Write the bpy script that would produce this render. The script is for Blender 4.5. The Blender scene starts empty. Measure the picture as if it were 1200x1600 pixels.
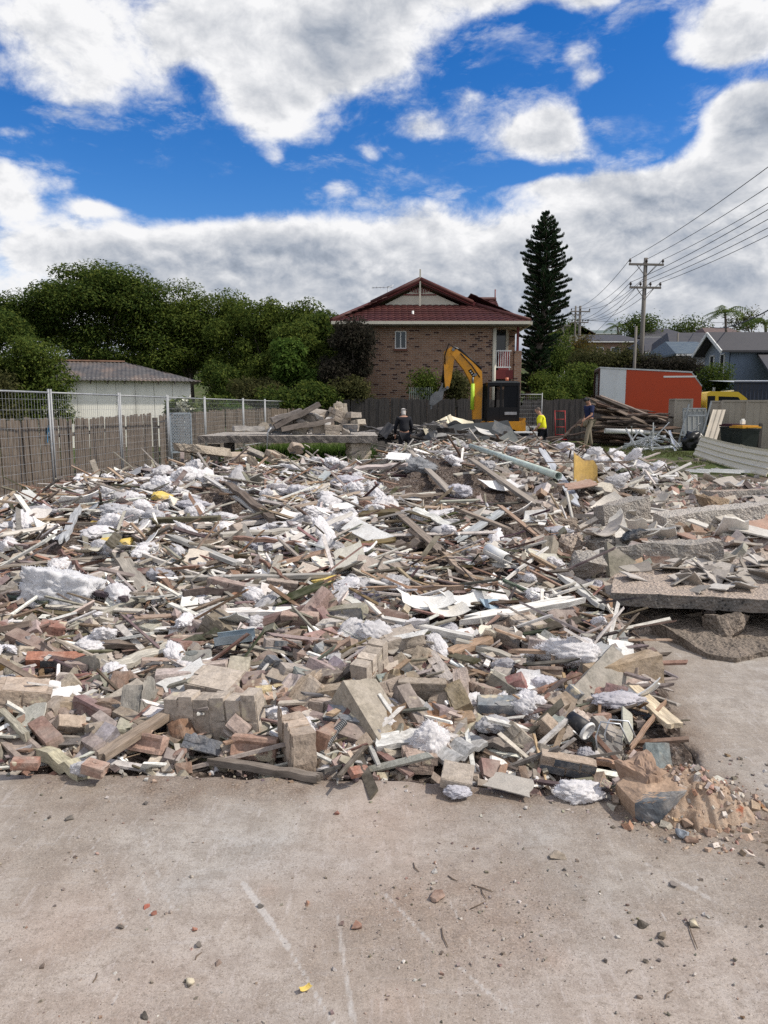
import bpy, bmesh, math, random
import numpy as np
from mathutils import Vector, Matrix, Euler, noise as mnoise

R = math.radians
scene = bpy.context.scene
COL = scene.collection
rng = np.random.default_rng(7)
random.seed(7)

# ------------------------------------------------------------------ camera
EYE = Vector((0.0, 0.0, 1.6))
PITCH = math.atan(162 / 1155.6)
F = 1155.6                                   # focal length in pixels of the 1200x1600 photograph
cam_data = bpy.data.cameras.new('camera')
cam = bpy.data.objects.new('camera', cam_data)
COL.objects.link(cam)
cam.location = EYE
cam.rotation_euler = (R(90) - PITCH, 0, 0)
cam_data.sensor_fit = 'VERTICAL'
cam_data.sensor_height = 36
cam_data.lens = 26
cam_data.clip_end = 3000
scene.camera = cam

# ------------------------------------------------------------------ light
SUN_EL, SUN_AZ = R(48), R(98)                # azimuth from +Y (ahead) towards +X (right)
SUN_STRENGTH, SUN_ANGLE = 3.9, R(2)
SKY_STRENGTH = 0.1
scene.view_settings.view_transform = 'Standard'
scene.view_settings.look = 'None'
scene.view_settings.exposure = 0.14
scene.view_settings.gamma = 1.0
sun_data = bpy.data.lights.new('sun', 'SUN')
sun_data.energy = SUN_STRENGTH
sun_data.angle = SUN_ANGLE
sun_data.color = (1.0, 0.93, 0.83)
sun = bpy.data.objects.new('sun', sun_data)
COL.objects.link(sun)
sdir = Vector((math.sin(SUN_AZ) * math.cos(SUN_EL), math.cos(SUN_AZ) * math.cos(SUN_EL), math.sin(SUN_EL)))
sun.rotation_euler = sdir.to_track_quat('Z', 'Y').to_euler()
sun.location = (20, 10, 30)
scene.cycles.max_bounces = 6
scene.cycles.diffuse_bounces = 3
scene.cycles.transparent_max_bounces = 8
scene.cycles.use_denoising = False

def ray(px, py):
	"""World direction of a photograph pixel."""
	x, y = (px - 600) / F, (800 - py) / F
	c, s = math.cos(PITCH), math.sin(PITCH)
	return Vector((x, c + y * s, -s + y * c))

def at(px, py, Y):
	"""Point at world depth Y on a pixel's line of sight."""
	d = ray(px, py)
	return EYE + d * (Y / d.y)

def on_plane(px, py, z=0.0):
	d = ray(px, py)
	return EYE + d * ((z - EYE.z) / d.z)

# ------------------------------------------------------------------ node helper
class NT:
	def __init__(s, tree):
		s.t = tree
		tree.nodes.clear()

	def n(s, typ, ins=None, **props):
		nd = s.t.nodes.new(typ)
		for k, v in props.items():
			setattr(nd, k, v)
		for k, v in (ins or {}).items():
			s.set(nd, k, v)
		return nd

	def set(s, nd, k, v):
		sock = nd.inputs[k]
		if isinstance(v, bpy.types.NodeSocket):
			s.t.links.new(v, sock)
		else:
			if hasattr(sock, 'default_value') and not isinstance(v, (int, float)) and len(v) == 3 and len(sock.default_value) == 4:
				v = (*v, 1)
			sock.default_value = v

	def math(s, op, a, b=0.0, c=0.0, clamp=False):
		nd = s.n('ShaderNodeMath', {0: a, 1: b, 2: c}, operation=op)
		nd.use_clamp = clamp
		return nd.outputs[0]

	def vmath(s, op, a, b=(0, 0, 0)):
		nd = s.n('ShaderNodeVectorMath', {0: a, 1: b}, operation=op)
		return nd.outputs['Value'] if op in ('DOT_PRODUCT', 'LENGTH', 'DISTANCE') else nd.outputs[0]

	def noise(s, vec, scale, detail=4, rough=0.55, dist=0.0, color=False):
		nd = s.n('ShaderNodeTexNoise', {'Scale': scale, 'Detail': detail, 'Roughness': rough, 'Distortion': dist})
		s.set(nd, 'Vector', vec)
		return nd.outputs['Color' if color else 'Fac']

	def voro(s, vec, scale, feature='F1', out='Distance'):
		nd = s.n('ShaderNodeTexVoronoi', {'Scale': scale, 'Vector': vec}, feature=feature)
		return nd.outputs[out]

	def ramp(s, fac, stops, interp='LINEAR'):
		nd = s.n('ShaderNodeValToRGB')
		cr = nd.color_ramp
		cr.interpolation = interp
		while len(cr.elements) < len(stops):
			cr.elements.new(0.5)
		for e, (p, c) in zip(cr.elements, stops):
			e.position = p
			if isinstance(c, (int, float)):
				c = (c, c, c)
			e.color = (*c, 1)
		s.set(nd, 'Fac', fac)
		return nd.outputs['Color']

	def mix(s, f, a, b, blend='MIX'):
		nd = s.n('ShaderNodeMix', data_type='RGBA', blend_type=blend)
		s.set(nd, 0, f)
		s.set(nd, 6, a)
		s.set(nd, 7, b)
		return nd.outputs[2]

	def map(s, vec, scale=(1, 1, 1), rot=(0, 0, 0), loc=(0, 0, 0)):
		nd = s.n('ShaderNodeMapping', {'Scale': scale, 'Rotation': rot, 'Location': loc})
		s.set(nd, 'Vector', vec)
		return nd.outputs[0]

	def bump(s, h, strength=0.4, dist=0.01):
		nd = s.n('ShaderNodeBump', {'Strength': strength, 'Distance': dist, 'Height': h})
		return nd.outputs[0]

	def mrange(s, v, a, b, c=0.0, d=1.0, smooth=True):
		nd = s.n('ShaderNodeMapRange', {'Value': v, 'From Min': a, 'From Max': b, 'To Min': c, 'To Max': d})
		nd.interpolation_type = 'SMOOTHSTEP' if smooth else 'LINEAR'
		return nd.outputs[0]

	def obj(s):
		return s.n('ShaderNodeTexCoord').outputs['Object']

	def principled(s, color, rough=0.8, normal=None, metal=0.0, spec=0.3, **kw):
		nd = s.n('ShaderNodeBsdfPrincipled', {'Base Color': color, 'Roughness': rough, 'Metallic': metal, 'Specular IOR Level': spec})
		for k, v in kw.items():
			s.set(nd, k, v)
		if normal is not None:
			s.set(nd, 'Normal', normal)
		return nd.outputs[0]

	def out(s, sh):
		nd = s.n('ShaderNodeOutputMaterial')
		s.t.links.new(sh, nd.inputs['Surface'])

def newmat(name):
	m = bpy.data.materials.new(name)
	m.use_nodes = True
	return m, NT(m.node_tree)

# ------------------------------------------------------------------ sky
world = bpy.data.worlds.new('World')
scene.world = world
world.use_nodes = True
w = NT(world.node_tree)
gen = w.n('ShaderNodeTexCoord').outputs['Generated']
sky = w.n('ShaderNodeTexSky', sky_type='NISHITA', sun_disc=False, sun_elevation=SUN_EL, sun_rotation=SUN_AZ)
sky.ozone_density = 3.0
sky.air_density = 1.0
sky.dust_density = 0.3
sep = w.n('ShaderNodeSeparateXYZ', {'Vector': gen})
az = w.math('ARCTAN2', sep.outputs[0], sep.outputs[1])
el = w.math('ARCSINE', sep.outputs[2])
azel = w.n('ShaderNodeCombineXYZ', {'X': az, 'Y': el}).outputs[0]
hs = w.n('ShaderNodeHueSaturation', {'Hue': .512, 'Saturation': 1.42, 'Value': 1.25, 'Color': sky.outputs[0]})
blue = hs.outputs[0]
# banks of cloud, as directions in the sky: photograph pixel, half sizes in pixels, weight
BANKS = [(110, 40, 190, 105, 1.25), (330, 60, 60, 90, .5), (450, 80, 120, 100, 1.2), (440, 180, 80, 36, .7), (590, 70, 105, 52, .95), (690, -5, 140, 36, 1.0), (820, -20, 60, 26, .6),
		 (930, -8, 60, 20, .9), (1140, 40, 92, 76, 1.2), (1165, 150, 50, 40, .7), (842, 205, 98, 48, 1.25), (905, 85, 40, 30, .62), (935, 125, 34, 16, .6),
		 (655, 200, 50, 22, .62), (580, 240, 24, 16, .45), (530, 292, 40, 18, .7), (850, 282, 80, 20, .8), (40, 268, 95, 28, 1.05), (25, 316, 28, 20, 1.05), (430, 250, 22, 18, .5), (120, 240, 150, 20, -.5), (300, 270, 200, 36, -.55), (690, 290, 60, 14, -.4), (760, 110, 40, 40, -.3), (1010, 190, 40, 50, -.5), (1000, 60, 40, 50, -.4), (735, 150, 36, 22, .5),
		 (150, 326, 36, 11, .75), (15, 208, 60, 14, .75), (600, 420, 560, 78, 1.5), (330, 392, 210, 32, .75), (200, 470, 120, 30, -.4), (700, 395, 90, 26, -.3), (1130, 300, 110, 105, 1.25), (1010, 350, 120, 70, .9), (1180, 190, 60, 50, .8),
		 (900, 420, 250, 90, .8), (130, 400, 110, 20, .8), (480, 560, 1200, 110, 1.5), (800, 272, 130, 13, -.9),
		 (1140, 125, 150, 22, -1.0), (1050, 215, 50, 40, -.6), (315, 130, 40, 70, -.36), (960, 165, 40, 40, -.4), (60, 175, 90, 14, -.4)]
total = None
for bx, by, rx, ry, amp in BANKS:
	d = ray(bx, by).normalized()
	a0, e0 = math.atan2(d.x, d.y), math.asin(d.z)
	v = w.vmath('SUBTRACT', azel, (a0, e0, 0))
	v = w.vmath('MULTIPLY', v, (F / rx, F / ry, 0))
	q = w.vmath('DOT_PRODUCT', v, v)
	g = w.math('POWER', 0.36, q)
	total = w.math('MULTIPLY_ADD', g, amp, total if total is not None else 0.0)
# the part of the sky behind and above: unseen cloud, thickened to neutralise the blue fill
front = w.mrange(sep.outputs[1], 0.35, 0.75)
behind = w.math('MULTIPLY', w.math('SUBTRACT', 1.0, front), 0.95)
nvec = w.map(gen, scale=(1, 1, 1.5))
warp = w.noise(nvec, 9.0, 3, .5, color=True)
nv2 = w.vmath('ADD', nvec, w.vmath('MULTIPLY', w.vmath('SUBTRACT', warp, (.5, .5, .5)), (.045, .045, .045)))
big = w.noise(nv2, 11.0, 10, 0.62)
lift = w.map(nv2, loc=(0.008, 0.0, 0.016))
big2 = w.noise(lift, 11.0, 6, 0.58)
soft = w.noise(nvec, 5.0, 3, 0.5)
dens = w.math('ADD', w.math('MAXIMUM', total, behind), w.math('MULTIPLY', w.math('SUBTRACT', big, 0.52), 1.7))
dens = w.math('ADD', dens, w.math('MULTIPLY', w.math('SUBTRACT', soft, 0.5), 0.7))
mask = w.mrange(dens, 0.46, 1.04)
mask = w.math('POWER', mask, 1.1)
wisp = w.mrange(w.noise(w.map(nv2, scale=(1, 1, 1.7), loc=(3, 1, 2)), 9.0, 9, .66), .50, .74, 0, .62)
wisp = w.math('MULTIPLY', wisp, w.mrange(dens, -.25, .4))
mask = w.math('MAXIMUM', mask, wisp)
thick = w.mrange(dens, 0.85, 2.1)
relief = w.math('MULTIPLY', w.math('SUBTRACT', big, big2), 1.9)
shade = w.math('SUBTRACT', w.math('ADD', w.math('SUBTRACT', 0.98, w.math('MULTIPLY', thick, 0.44)), relief), w.math('MULTIPLY', w.math('SUBTRACT', soft, .5), .8), clamp=True)
shade = w.math('MULTIPLY', shade, w.mrange(el, 0.0, 0.17, .62, 1.0))
K = 1 / SKY_STRENGTH
cloud = w.ramp(shade, [(0, (.17, .21, .27)), (.35, (.34, .38, .45)), (.65, (.56, .58, .62)), (1, (.86, .86, .87))])
cloud = w.vmath('MULTIPLY', cloud, (K, K, K))
skycol = w.mix(mask, blue, cloud)
bg = w.n('ShaderNodeBackground', {'Color': skycol, 'Strength': SKY_STRENGTH})
wo = w.n('ShaderNodeOutputWorld')
w.t.links.new(bg.outputs[0], wo.inputs['Surface'])

# ------------------------------------------------------------------ mesh helpers
def tag(o, label=None, cat=None, group=None, kind=None):
	if label: o['label'] = label
	if cat: o['category'] = cat
	if group: o['group'] = group
	if kind or cat: o['kind'] = kind or 'thing'
	return o

def thing(name, label, cat, loc=(0, 0, 0), rz=0.0, group=None):
	o = bpy.data.objects.new(name, None)
	COL.objects.link(o)
	o.location = loc
	o.rotation_euler = (0, 0, rz)
	o.empty_display_size = 0.2
	return tag(o, label, cat, group)

def link(name, me, parent=None):
	o = bpy.data.objects.new(name, me)
	COL.objects.link(o)
	if parent is not None:
		o.parent = parent
	return o

def np_mesh(name, verts, quads, mats, col=None, smooth=False):
	"""verts (n,3), quads (m,k) -> mesh; col (n,3) becomes the vertex colour attribute 'col'."""
	verts = np.asarray(verts, dtype=np.float32).reshape(-1, 3)
	quads = np.asarray(quads, dtype=np.int32)
	me = bpy.data.meshes.new(name)
	me.vertices.add(len(verts))
	me.vertices.foreach_set('co', verts.ravel())
	k = quads.shape[1]
	me.loops.add(quads.size)
	me.loops.foreach_set('vertex_index', quads.ravel())
	me.polygons.add(len(quads))
	me.polygons.foreach_set('loop_start', np.arange(0, quads.size, k, dtype=np.int32))
	me.polygons.foreach_set('use_smooth', np.full(len(quads), bool(smooth)))
	me.update(calc_edges=True)
	for m in (mats if isinstance(mats, (list, tuple)) else [mats]):
		me.materials.append(m)
	if col is not None:
		a = me.attributes.new('col', 'FLOAT_COLOR', 'POINT')
		c = np.ones((len(verts), 4), dtype=np.float32)
		c[:, :3] = col
		a.data.foreach_set('color', c.ravel())
	return me

class MB:
	def __init__(s):
		s.v, s.f, s.m, s.sm = [], [], [], []

	def add(s, vs, fs, m=0, smooth=False):
		b = len(s.v)
		s.v += [tuple(v) for v in vs]
		s.f += [tuple(b + i for i in f) for f in fs]
		s.m += [m] * len(fs)
		s.sm += [smooth] * len(fs)
		return s

	def box(s, c, d, rot=None, m=0, jit=0.0):
		"""box centred at c with full size d; rot a 3x3 Matrix"""
		vs = []
		for z in (-.5, .5):
			for x, y in ((-.5, -.5), (.5, -.5), (.5, .5), (-.5, .5)):
				p = Vector((x * d[0], y * d[1], z * d[2]))
				if jit:
					p += Vector([random.uniform(-jit, jit) for _ in range(3)])
				if rot is not None:
					p = rot @ p
				vs.append(p + Vector(c))
		return s.add(vs, [(3, 2, 1, 0), (4, 5, 6, 7), (0, 1, 5, 4), (1, 2, 6, 5), (2, 3, 7, 6), (3, 0, 4, 7)], m)

	def bar(s, a, b, wd, th, m=0, up=(0, 0, 1)):
		a, b = Vector(a), Vector(b)
		x = (b - a)
		L = x.length
		x.normalize()
		up = Vector(up)
		y = up.cross(x)
		if y.length < 1e-4:
			y = Vector((0, 1, 0)).cross(x)
		y.normalize()
		z = x.cross(y)
		M = Matrix((x, y, z)).transposed()
		return s.box((a + b) / 2, (L, wd, th), M, m)

	def tube(s, pts, r, n=8, m=0, caps=True, smooth=True):
		pts = [Vector(p) for p in pts]
		rs = r if isinstance(r, (list, tuple)) else [r] * len(pts)
		vs, fs = [], []
		prev = None
		for i, p in enumerate(pts):
			t = (pts[min(i + 1, len(pts) - 1)] - pts[max(i - 1, 0)]).normalized()
			if prev is None:
				u = t.orthogonal().normalized()
			else:
				u = (prev - t * prev.dot(t))
				u = u.normalized() if u.length > 1e-5 else t.orthogonal().normalized()
			prev = u
			w_ = t.cross(u)
			for k in range(n):
				a = 2 * math.pi * k / n
				vs.append(p + (u * math.cos(a) + w_ * math.sin(a)) * rs[i])
		for i in range(len(pts) - 1):
			for k in range(n):
				a, b = i * n + k, i * n + (k + 1) % n
				fs.append((a, b, b + n, a + n))
		s.add(vs, fs, m, smooth)
		if caps:
			b = len(s.v) - len(vs)
			s.f += [tuple(b + k for k in reversed(range(n))), tuple(b + (len(pts) - 1) * n + k for k in range(n))]
			s.m += [m, m]
			s.sm += [False, False]
		return s

	def prism(s, poly, thick, M=None, m=0):
		"""poly: list of (x,y) in a plane, extruded by thick along +z; M a 4x4 placing it"""
		n = len(poly)
		vs = [Vector((x, y, 0)) for x, y in poly] + [Vector((x, y, thick)) for x, y in poly]
		if M is not None:
			vs = [M @ v for v in vs]
		fs = [tuple(reversed(range(n))), tuple(range(n, 2 * n))] + [(i, (i + 1) % n, n + (i + 1) % n, n + i) for i in range(n)]
		return s.add(vs, fs, m)

	def quad(s, a, b, c, d, m=0):
		return s.add([a, b, c, d], [(0, 1, 2, 3)], m)

	def mesh(s, name, mats):
		me = bpy.data.meshes.new(name)
		me.from_pydata(s.v, [], s.f)
		for m in (mats if isinstance(mats, (list, tuple)) else [mats]):
			me.materials.append(m)
		me.polygons.foreach_set('material_index', s.m)
		me.polygons.foreach_set('use_smooth', s.sm)
		me.update()
		return me

	def build(s, name, mats, parent=None):
		return link(name, s.mesh(name, mats), parent)

def xz_prism(mb, poly, y0, y1, m=0):
	"""a polygon drawn in x,z, running from depth y0 to y1"""
	M = Matrix(((1, 0, 0, 0), (0, 0, 1, y0), (0, 1, 0, 0), (0, 0, 0, 1)))
	return mb.prism(poly, y1 - y0, M, m)

# ------------------------------------------------------------------ numpy noise
def _hash(ix, iy, seed):
	h = (ix.astype(np.int64) * 374761393 + iy.astype(np.int64) * 668265263 + seed * 974711) & 0x7fffffff
	h = ((h ^ (h >> 13)) * 1274126177) & 0x7fffffff
	return ((h ^ (h >> 16)) & 0xffff) / 65535.0

def vnoise(x, y, seed=0):
	x, y = np.asarray(x, float), np.asarray(y, float)
	ix, iy = np.floor(x), np.floor(y)
	fx, fy = x - ix, y - iy
	fx, fy = fx * fx * (3 - 2 * fx), fy * fy * (3 - 2 * fy)
	a, b = _hash(ix, iy, seed), _hash(ix + 1, iy, seed)
	c, d = _hash(ix, iy + 1, seed), _hash(ix + 1, iy + 1, seed)
	return (a * (1 - fx) + b * fx) * (1 - fy) + (c * (1 - fx) + d * fx) * fy

def fbm(x, y, octv=4, seed=0, gain=.5):
	t, amp, tot = 0, 1.0, 0.0
	for i in range(octv):
		t = t + amp * vnoise(np.asarray(x) * 2 ** i, np.asarray(y) * 2 ** i, seed + i * 17)
		tot += amp
		amp *= gain
	return t / tot

def ss(a, b, x):
	t = np.clip((np.asarray(x, float) - a) / (b - a), 0, 1)
	return t * t * (3 - 2 * t)

# ------------------------------------------------------------------ materials
def debris_mat(name, mode='obj', stretch=(1, 1, 1), nscale=22, contrast=.45, dust=.35, dscale=5, rough=.92, bump=.5, bscale=70,
			   dustcol=(.40, .355, .31), spots=None, bdist=.006):
	m, s = newmat(name)
	oc = s.obj()
	if mode == 'obj':
		inf = s.n('ShaderNodeObjectInfo')
		base, rnd = inf.outputs['Color'], inf.outputs['Random']
		oc = s.vmath('ADD', oc, s.vmath('MULTIPLY', s.n('ShaderNodeCombineXYZ', {0: rnd, 1: rnd, 2: rnd}).outputs[0], (37, 61, 23)))
	else:
		base = s.n('ShaderNodeAttribute', attribute_name='col').outputs['Color']
		rnd = s.n('ShaderNodeNewGeometry').outputs['Random Per Island']
	isl = s.mrange(s.n('ShaderNodeNewGeometry').outputs['Random Per Island'], 0, 1, .72, 1.2, False)
	v = s.map(oc, scale=stretch)
	n1 = s.noise(v, nscale, 5, .65)
	n2 = s.noise(oc, dscale, 4, .6)
	n3 = s.noise(v, bscale, 4, .7)
	f = s.mrange(n1, .25, .75, 1 - contrast, 1 + contrast * .7, False)
	f = s.math('MULTIPLY', s.math('MULTIPLY', f, isl), s.mrange(n3, .25, .75, .68, 1.22, False))
	c = s.vmath('MULTIPLY', base, s.n('ShaderNodeCombineXYZ', {0: f, 1: f, 2: f}).outputs[0])
	if dust:
		c = s.mix(s.math('MULTIPLY', s.mrange(n2, .38, .68), dust), c, dustcol)
	if spots:
		c = s.mix(s.mrange(s.noise(oc, spots[1], 3, .6), .6, .68), c, spots[0])
	s.out(s.principled(c, rough, s.bump(s.math('ADD', n1, s.math('MULTIPLY', n3, .6)), bump, bdist), spec=.2))
	return m

def plain_mat(name, color, rough=.6, metal=0.0, var=.25, nscale=6, bump=0.0, spec=.35, dirt=None, stretch=(1, 1, 1)):
	"""one colour with uneven tone; dirt=(colour, amount, scale)"""
	m, s = newmat(name)
	oc = s.map(s.obj(), scale=stretch)
	n1 = s.noise(oc, nscale, 5, .6)
	f = s.mrange(n1, .3, .7, 1 - var, 1 + var * .6, False)
	c = s.vmath('MULTIPLY', (*color,), s.n('ShaderNodeCombineXYZ', {0: f, 1: f, 2: f}).outputs[0])
	if dirt:
		c = s.mix(s.math('MULTIPLY', s.mrange(s.noise(oc, dirt[2], 6, .65), .45, .72), dirt[1]), c, dirt[0])
	s.out(s.principled(c, s.mrange(n1, .3, .7, rough * .85, min(1, rough * 1.15), False), s.bump(s.noise(oc, nscale * 8, 4, .6), bump, .01) if bump else None, metal, spec))
	return m

T = debris_mat('weathered_timber', stretch=(.25, 3, 3), nscale=14, contrast=.55, dust=.18, bscale=40, bump=.6)
T_S = debris_mat('splintered_timber', 'att', nscale=20, contrast=.4, dust=.25)
PL = debris_mat('plaster_sheet', nscale=9, contrast=.2, dust=.25, dscale=7, bump=.25)
PL_S = debris_mat('plaster_crumbs', 'att', nscale=9, contrast=.22, dust=.35, bump=.25)
BR = debris_mat('fired_brick', nscale=26, contrast=.45, dust=.36, dscale=9, bump=.7, spots=((.5, .44, .33), 7))
BR_S = debris_mat('brick_crumbs', 'att', nscale=26, contrast=.35, dust=.45, dscale=9, bump=.7)
CO = debris_mat('broken_concrete', nscale=18, contrast=.4, dust=.4, dscale=6, bump=.9, bscale=50, bdist=.012)
MO = debris_mat('old_mortar', nscale=20, contrast=.35, dust=.4, bump=.8)
SH = debris_mat('smooth_sheet', nscale=5, contrast=.18, dust=.25, dscale=9, rough=.6, bump=.1)
ME = plain_mat('zinc_steel', (.5, .52, .54), .42, .75, .3, 12)
CONST = {}

def const_obj_col(o, c):
	o.color = (*c, 1)
	return o

def fluff_mat(name, mode):
	m, s = newmat(name)
	oc = s.obj()
	inf = s.n('ShaderNodeObjectInfo')
	base = inf.outputs['Color'] if mode == 'obj' else s.n('ShaderNodeAttribute', attribute_name='col').outputs['Color']
	n1 = s.noise(oc, 9, 5, .6)
	n2 = s.noise(oc, 60, 6, .75)
	f = s.math('MULTIPLY', s.mrange(n1, .3, .7, .8, 1.08, False), s.mrange(n2, .25, .75, .82, 1.1, False))
	c = s.vmath('MULTIPLY', base, s.n('ShaderNodeCombineXYZ', {0: f, 1: f, 2: f}).outputs[0])
	c = s.mix(s.math('MULTIPLY', s.mrange(s.noise(oc, 4.5, 5, .7), .60, .78), .4), c, (.38, .35, .33))
	nrm = s.bump(n2, .3, .004)
	d = s.n('ShaderNodeBsdfDiffuse', {'Color': c, 'Normal': nrm}).outputs[0]
	t = s.n('ShaderNodeBsdfTranslucent', {'Color': c, 'Normal': nrm}).outputs[0]
	s.out(s.n('ShaderNodeMixShader', {0: .28, 1: d, 2: t}).outputs[0])
	return m

FL = fluff_mat('polyester_fluff', 'obj')
FL_S = fluff_mat('polyester_wisps', 'att')

def leaf_mat(name, a, b, c3, trans=.42):
	m, s = newmat(name)
	rnd = s.n('ShaderNodeNewGeometry').outputs['Random Per Island']
	big = s.noise(s.obj(), .8, 3, .5)
	c = s.ramp(s.math('ADD', s.math('MULTIPLY', rnd, .7), s.math('MULTIPLY', big, .35)), [(0.1, a), (.55, b), (.95, c3)])
	d = s.principled(c, .7, spec=.06)
	t = s.n('ShaderNodeBsdfTranslucent', {'Color': c}).outputs[0]
	s.out(s.n('ShaderNodeMixShader', {0: trans, 1: d, 2: t}).outputs[0])
	return m

LEAF_DARK = leaf_mat('dark_green_leaf', (.024, .046, .012), (.065, .10, .022), (.15, .175, .036))
LEAF_MID = leaf_mat('mid_green_leaf', (.034, .06, .013), (.085, .12, .025), (.175, .205, .042))
LEAF_BRIGHT = leaf_mat('bright_green_leaf', (.035, .07, .014), (.075, .13, .025), (.13, .19, .04))
LEAF_OLIVE = leaf_mat('olive_leaf', (.04, .045, .018), (.075, .08, .03), (.12, .11, .045))
LEAF_PURPLE = leaf_mat('dull_purple_leaf', (.02, .022, .016), (.04, .036, .026), (.06, .05, .04))
LEAF_AUTUMN = leaf_mat('autumn_leaf', (.05, .04, .012), (.11, .085, .02), (.16, .11, .03))
PINE = leaf_mat('pine_needle', (.012, .026, .014), (.024, .045, .022), (.042, .068, .028), .2)
BARK = plain_mat('rough_bark', (.11, .09, .075), .95, 0, .5, 5, .8)

# ------------------------------------------------------------------ the lie of the land
def front_edge(x):          # where the concrete floor ends in front of the rubble
	return 3.04 - .05 * np.asarray(x, float) - .10 * ss(.0, 1.2, x)

def right_edge(y):          # where the floor begins again on the right
	return np.interp(y, [2.6, 3.2, 4.0, 4.8, 6.0, 8.0], [1.22, 1.43, 1.56, 1.72, 1.75, 1.8])

def terrain(x, y):
	x, y = np.asarray(x, float), np.asarray(y, float)
	z = -.04 + .30 * ss(14, 27, y)
	z = z + .14 * np.clip(y - 50, 0, 62) + .05 * np.clip(y - 112, 0, 400)
	return z + .05 * (fbm(x * .8, y * .8, 3, 3) - .5) * ss(8, 12, y)

def rubble_h(x, y):
	x, y = np.asarray(x, float), np.asarray(y, float)
	p = np.interp(y, [2.5, 2.85, 3.0, 3.3, 4, 5, 7, 10, 14, 18, 21, 23.5, 26, 29], [-.3, -.2, -.09, -.02, .07, .17, .31, .42, .46, .46, .46, .34, .22, .18])
	xr = np.interp(y, [2.6, 3, 4.7, 5.2, 6, 7, 8.5, 10, 12, 13.5, 16, 20, 23, 27], [1.1, 1.36, 1.66, 1.75, 1.8, 1.95, 2.5, 3.6, 5.2, 6.3, 6.0, 5.3, 5.2, 5.0])
	xr = xr + np.interp(y, [3, 4.8, 5.4, 30], [.30, .30, .1, 0])
	wd = np.interp(y, [3, 5, 9, 20], [.3, .35, .8, 1.6])
	xl = -6.7 + .068 * y
	right = 1 - ss(-1, .15, (x - xr) / wd)
	left = .4 + .6 * ss(.1, 2.0, x - xl)
	dip = ss(13.6, 15.8, y) * (1 - ss(-.3, .5, x))
	p = p + .14 * np.exp(-((x - 4.0) / 1.5) ** 2 - ((y - 17) / 3.0) ** 2)
	p = p + .10 * np.exp(-((x - 1.2) / 1.2) ** 2 - ((y - 13) / 2.0) ** 2)
	p = p + .07 * np.exp(-((x + 2.2) / .9) ** 2 - ((y - 6.2) / 1.0) ** 2)
	p = p - .12 * np.exp(-((x - .95) / .5) ** 2 - ((y - 6.6) / .9) ** 2)
	p = p * (1 - .8 * dip)
	p = p - .14 * np.exp(-((x - .5) / .7) ** 2) * ss(16, 19, y)
	amp = np.interp(y, [2.8, 3.4, 5, 12, 25], [.02, .07, .14, .26, .34])
	p = p + amp * (fbm(x * 1.1, y * 1.1, 3, 11) - .5) * right + amp * .7 * (fbm(x * 3.7, y * 3.7, 3, 29) - .5) * right
	p = -.32 + (p + .32) * right
	return np.where(p > 0, p * left, p)

GX0, GX1, GY0, GY1, GS = -9.0, 15.0, 1.5, 34.0, 0.05
_gx = np.arange(GX0, GX1 + GS, GS)
_gy = np.arange(GY0, GY1 + GS, GS)
_X, _Y = np.meshgrid(_gx, _gy)
_onslab = (_Y < front_edge(_X)) | ((_X > right_edge(_Y)) & (_Y < 8.5) & (_X < 5.6))
_HG = np.maximum(np.maximum(rubble_h(_X, _Y), np.where(_onslab, 0.0, -9)), np.where(_Y > 9, terrain(_X, _Y), -.34))

def H(x, y):
	"""height of whatever is on top at x, y (rubble, floor or ground)"""
	x, y = np.asarray(x, float), np.asarray(y, float)
	fx = np.clip((x - GX0) / GS, 0, len(_gx) - 1.001)
	fy = np.clip((y - GY0) / GS, 0, len(_gy) - 1.001)
	ix, iy = fx.astype(int), fy.astype(int)
	u, v = fx - ix, fy - iy
	return ((_HG[iy, ix] * (1 - u) + _HG[iy, ix + 1] * u) * (1 - v) + (_HG[iy + 1, ix] * (1 - u) + _HG[iy + 1, ix + 1] * u) * v)

_TS = np.geomspace(1.7, 33, 500)

def hits(px, py, lift=0.0):
	"""where the sight lines of photograph pixels meet the surface: (n,3), nan if they miss"""
	px, py = np.atleast_1d(np.asarray(px, float)), np.atleast_1d(np.asarray(py, float))
	c, s_ = math.cos(PITCH), math.sin(PITCH)
	xs, ys = (px - 600) / F, (800 - py) / F
	dx, dy, dz = xs / (c + ys * s_), np.ones_like(xs), (-s_ + ys * c) / (c + ys * s_)
	X = dx[:, None] * _TS
	Z = 1.6 + dz[:, None] * _TS
	below = Z < H(X, np.broadcast_to(_TS, X.shape)) + lift
	i = np.argmax(below, axis=1)
	ok = below.any(axis=1) & (i > 0)
	t = _TS[i]
	out = np.stack([dx * t, t, H(dx * t, t) + lift], 1)
	out[~ok] = np.nan
	return out

def hit(px, py, lift=0.0):
	p = hits(px, py, lift)[0]
	return Vector(p) if not np.isnan(p[0]) else on_plane(px, py, 0)

def normal_at(x, y, e=.12):
	gx = (H(x + e, y) - H(x - e, y)) / (2 * e)
	gy = (H(x, y + e) - H(x, y - e)) / (2 * e)
	n = np.stack([-gx, -gy, np.ones_like(gx)], -1)
	return n / np.linalg.norm(n, axis=-1, keepdims=True)

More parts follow.
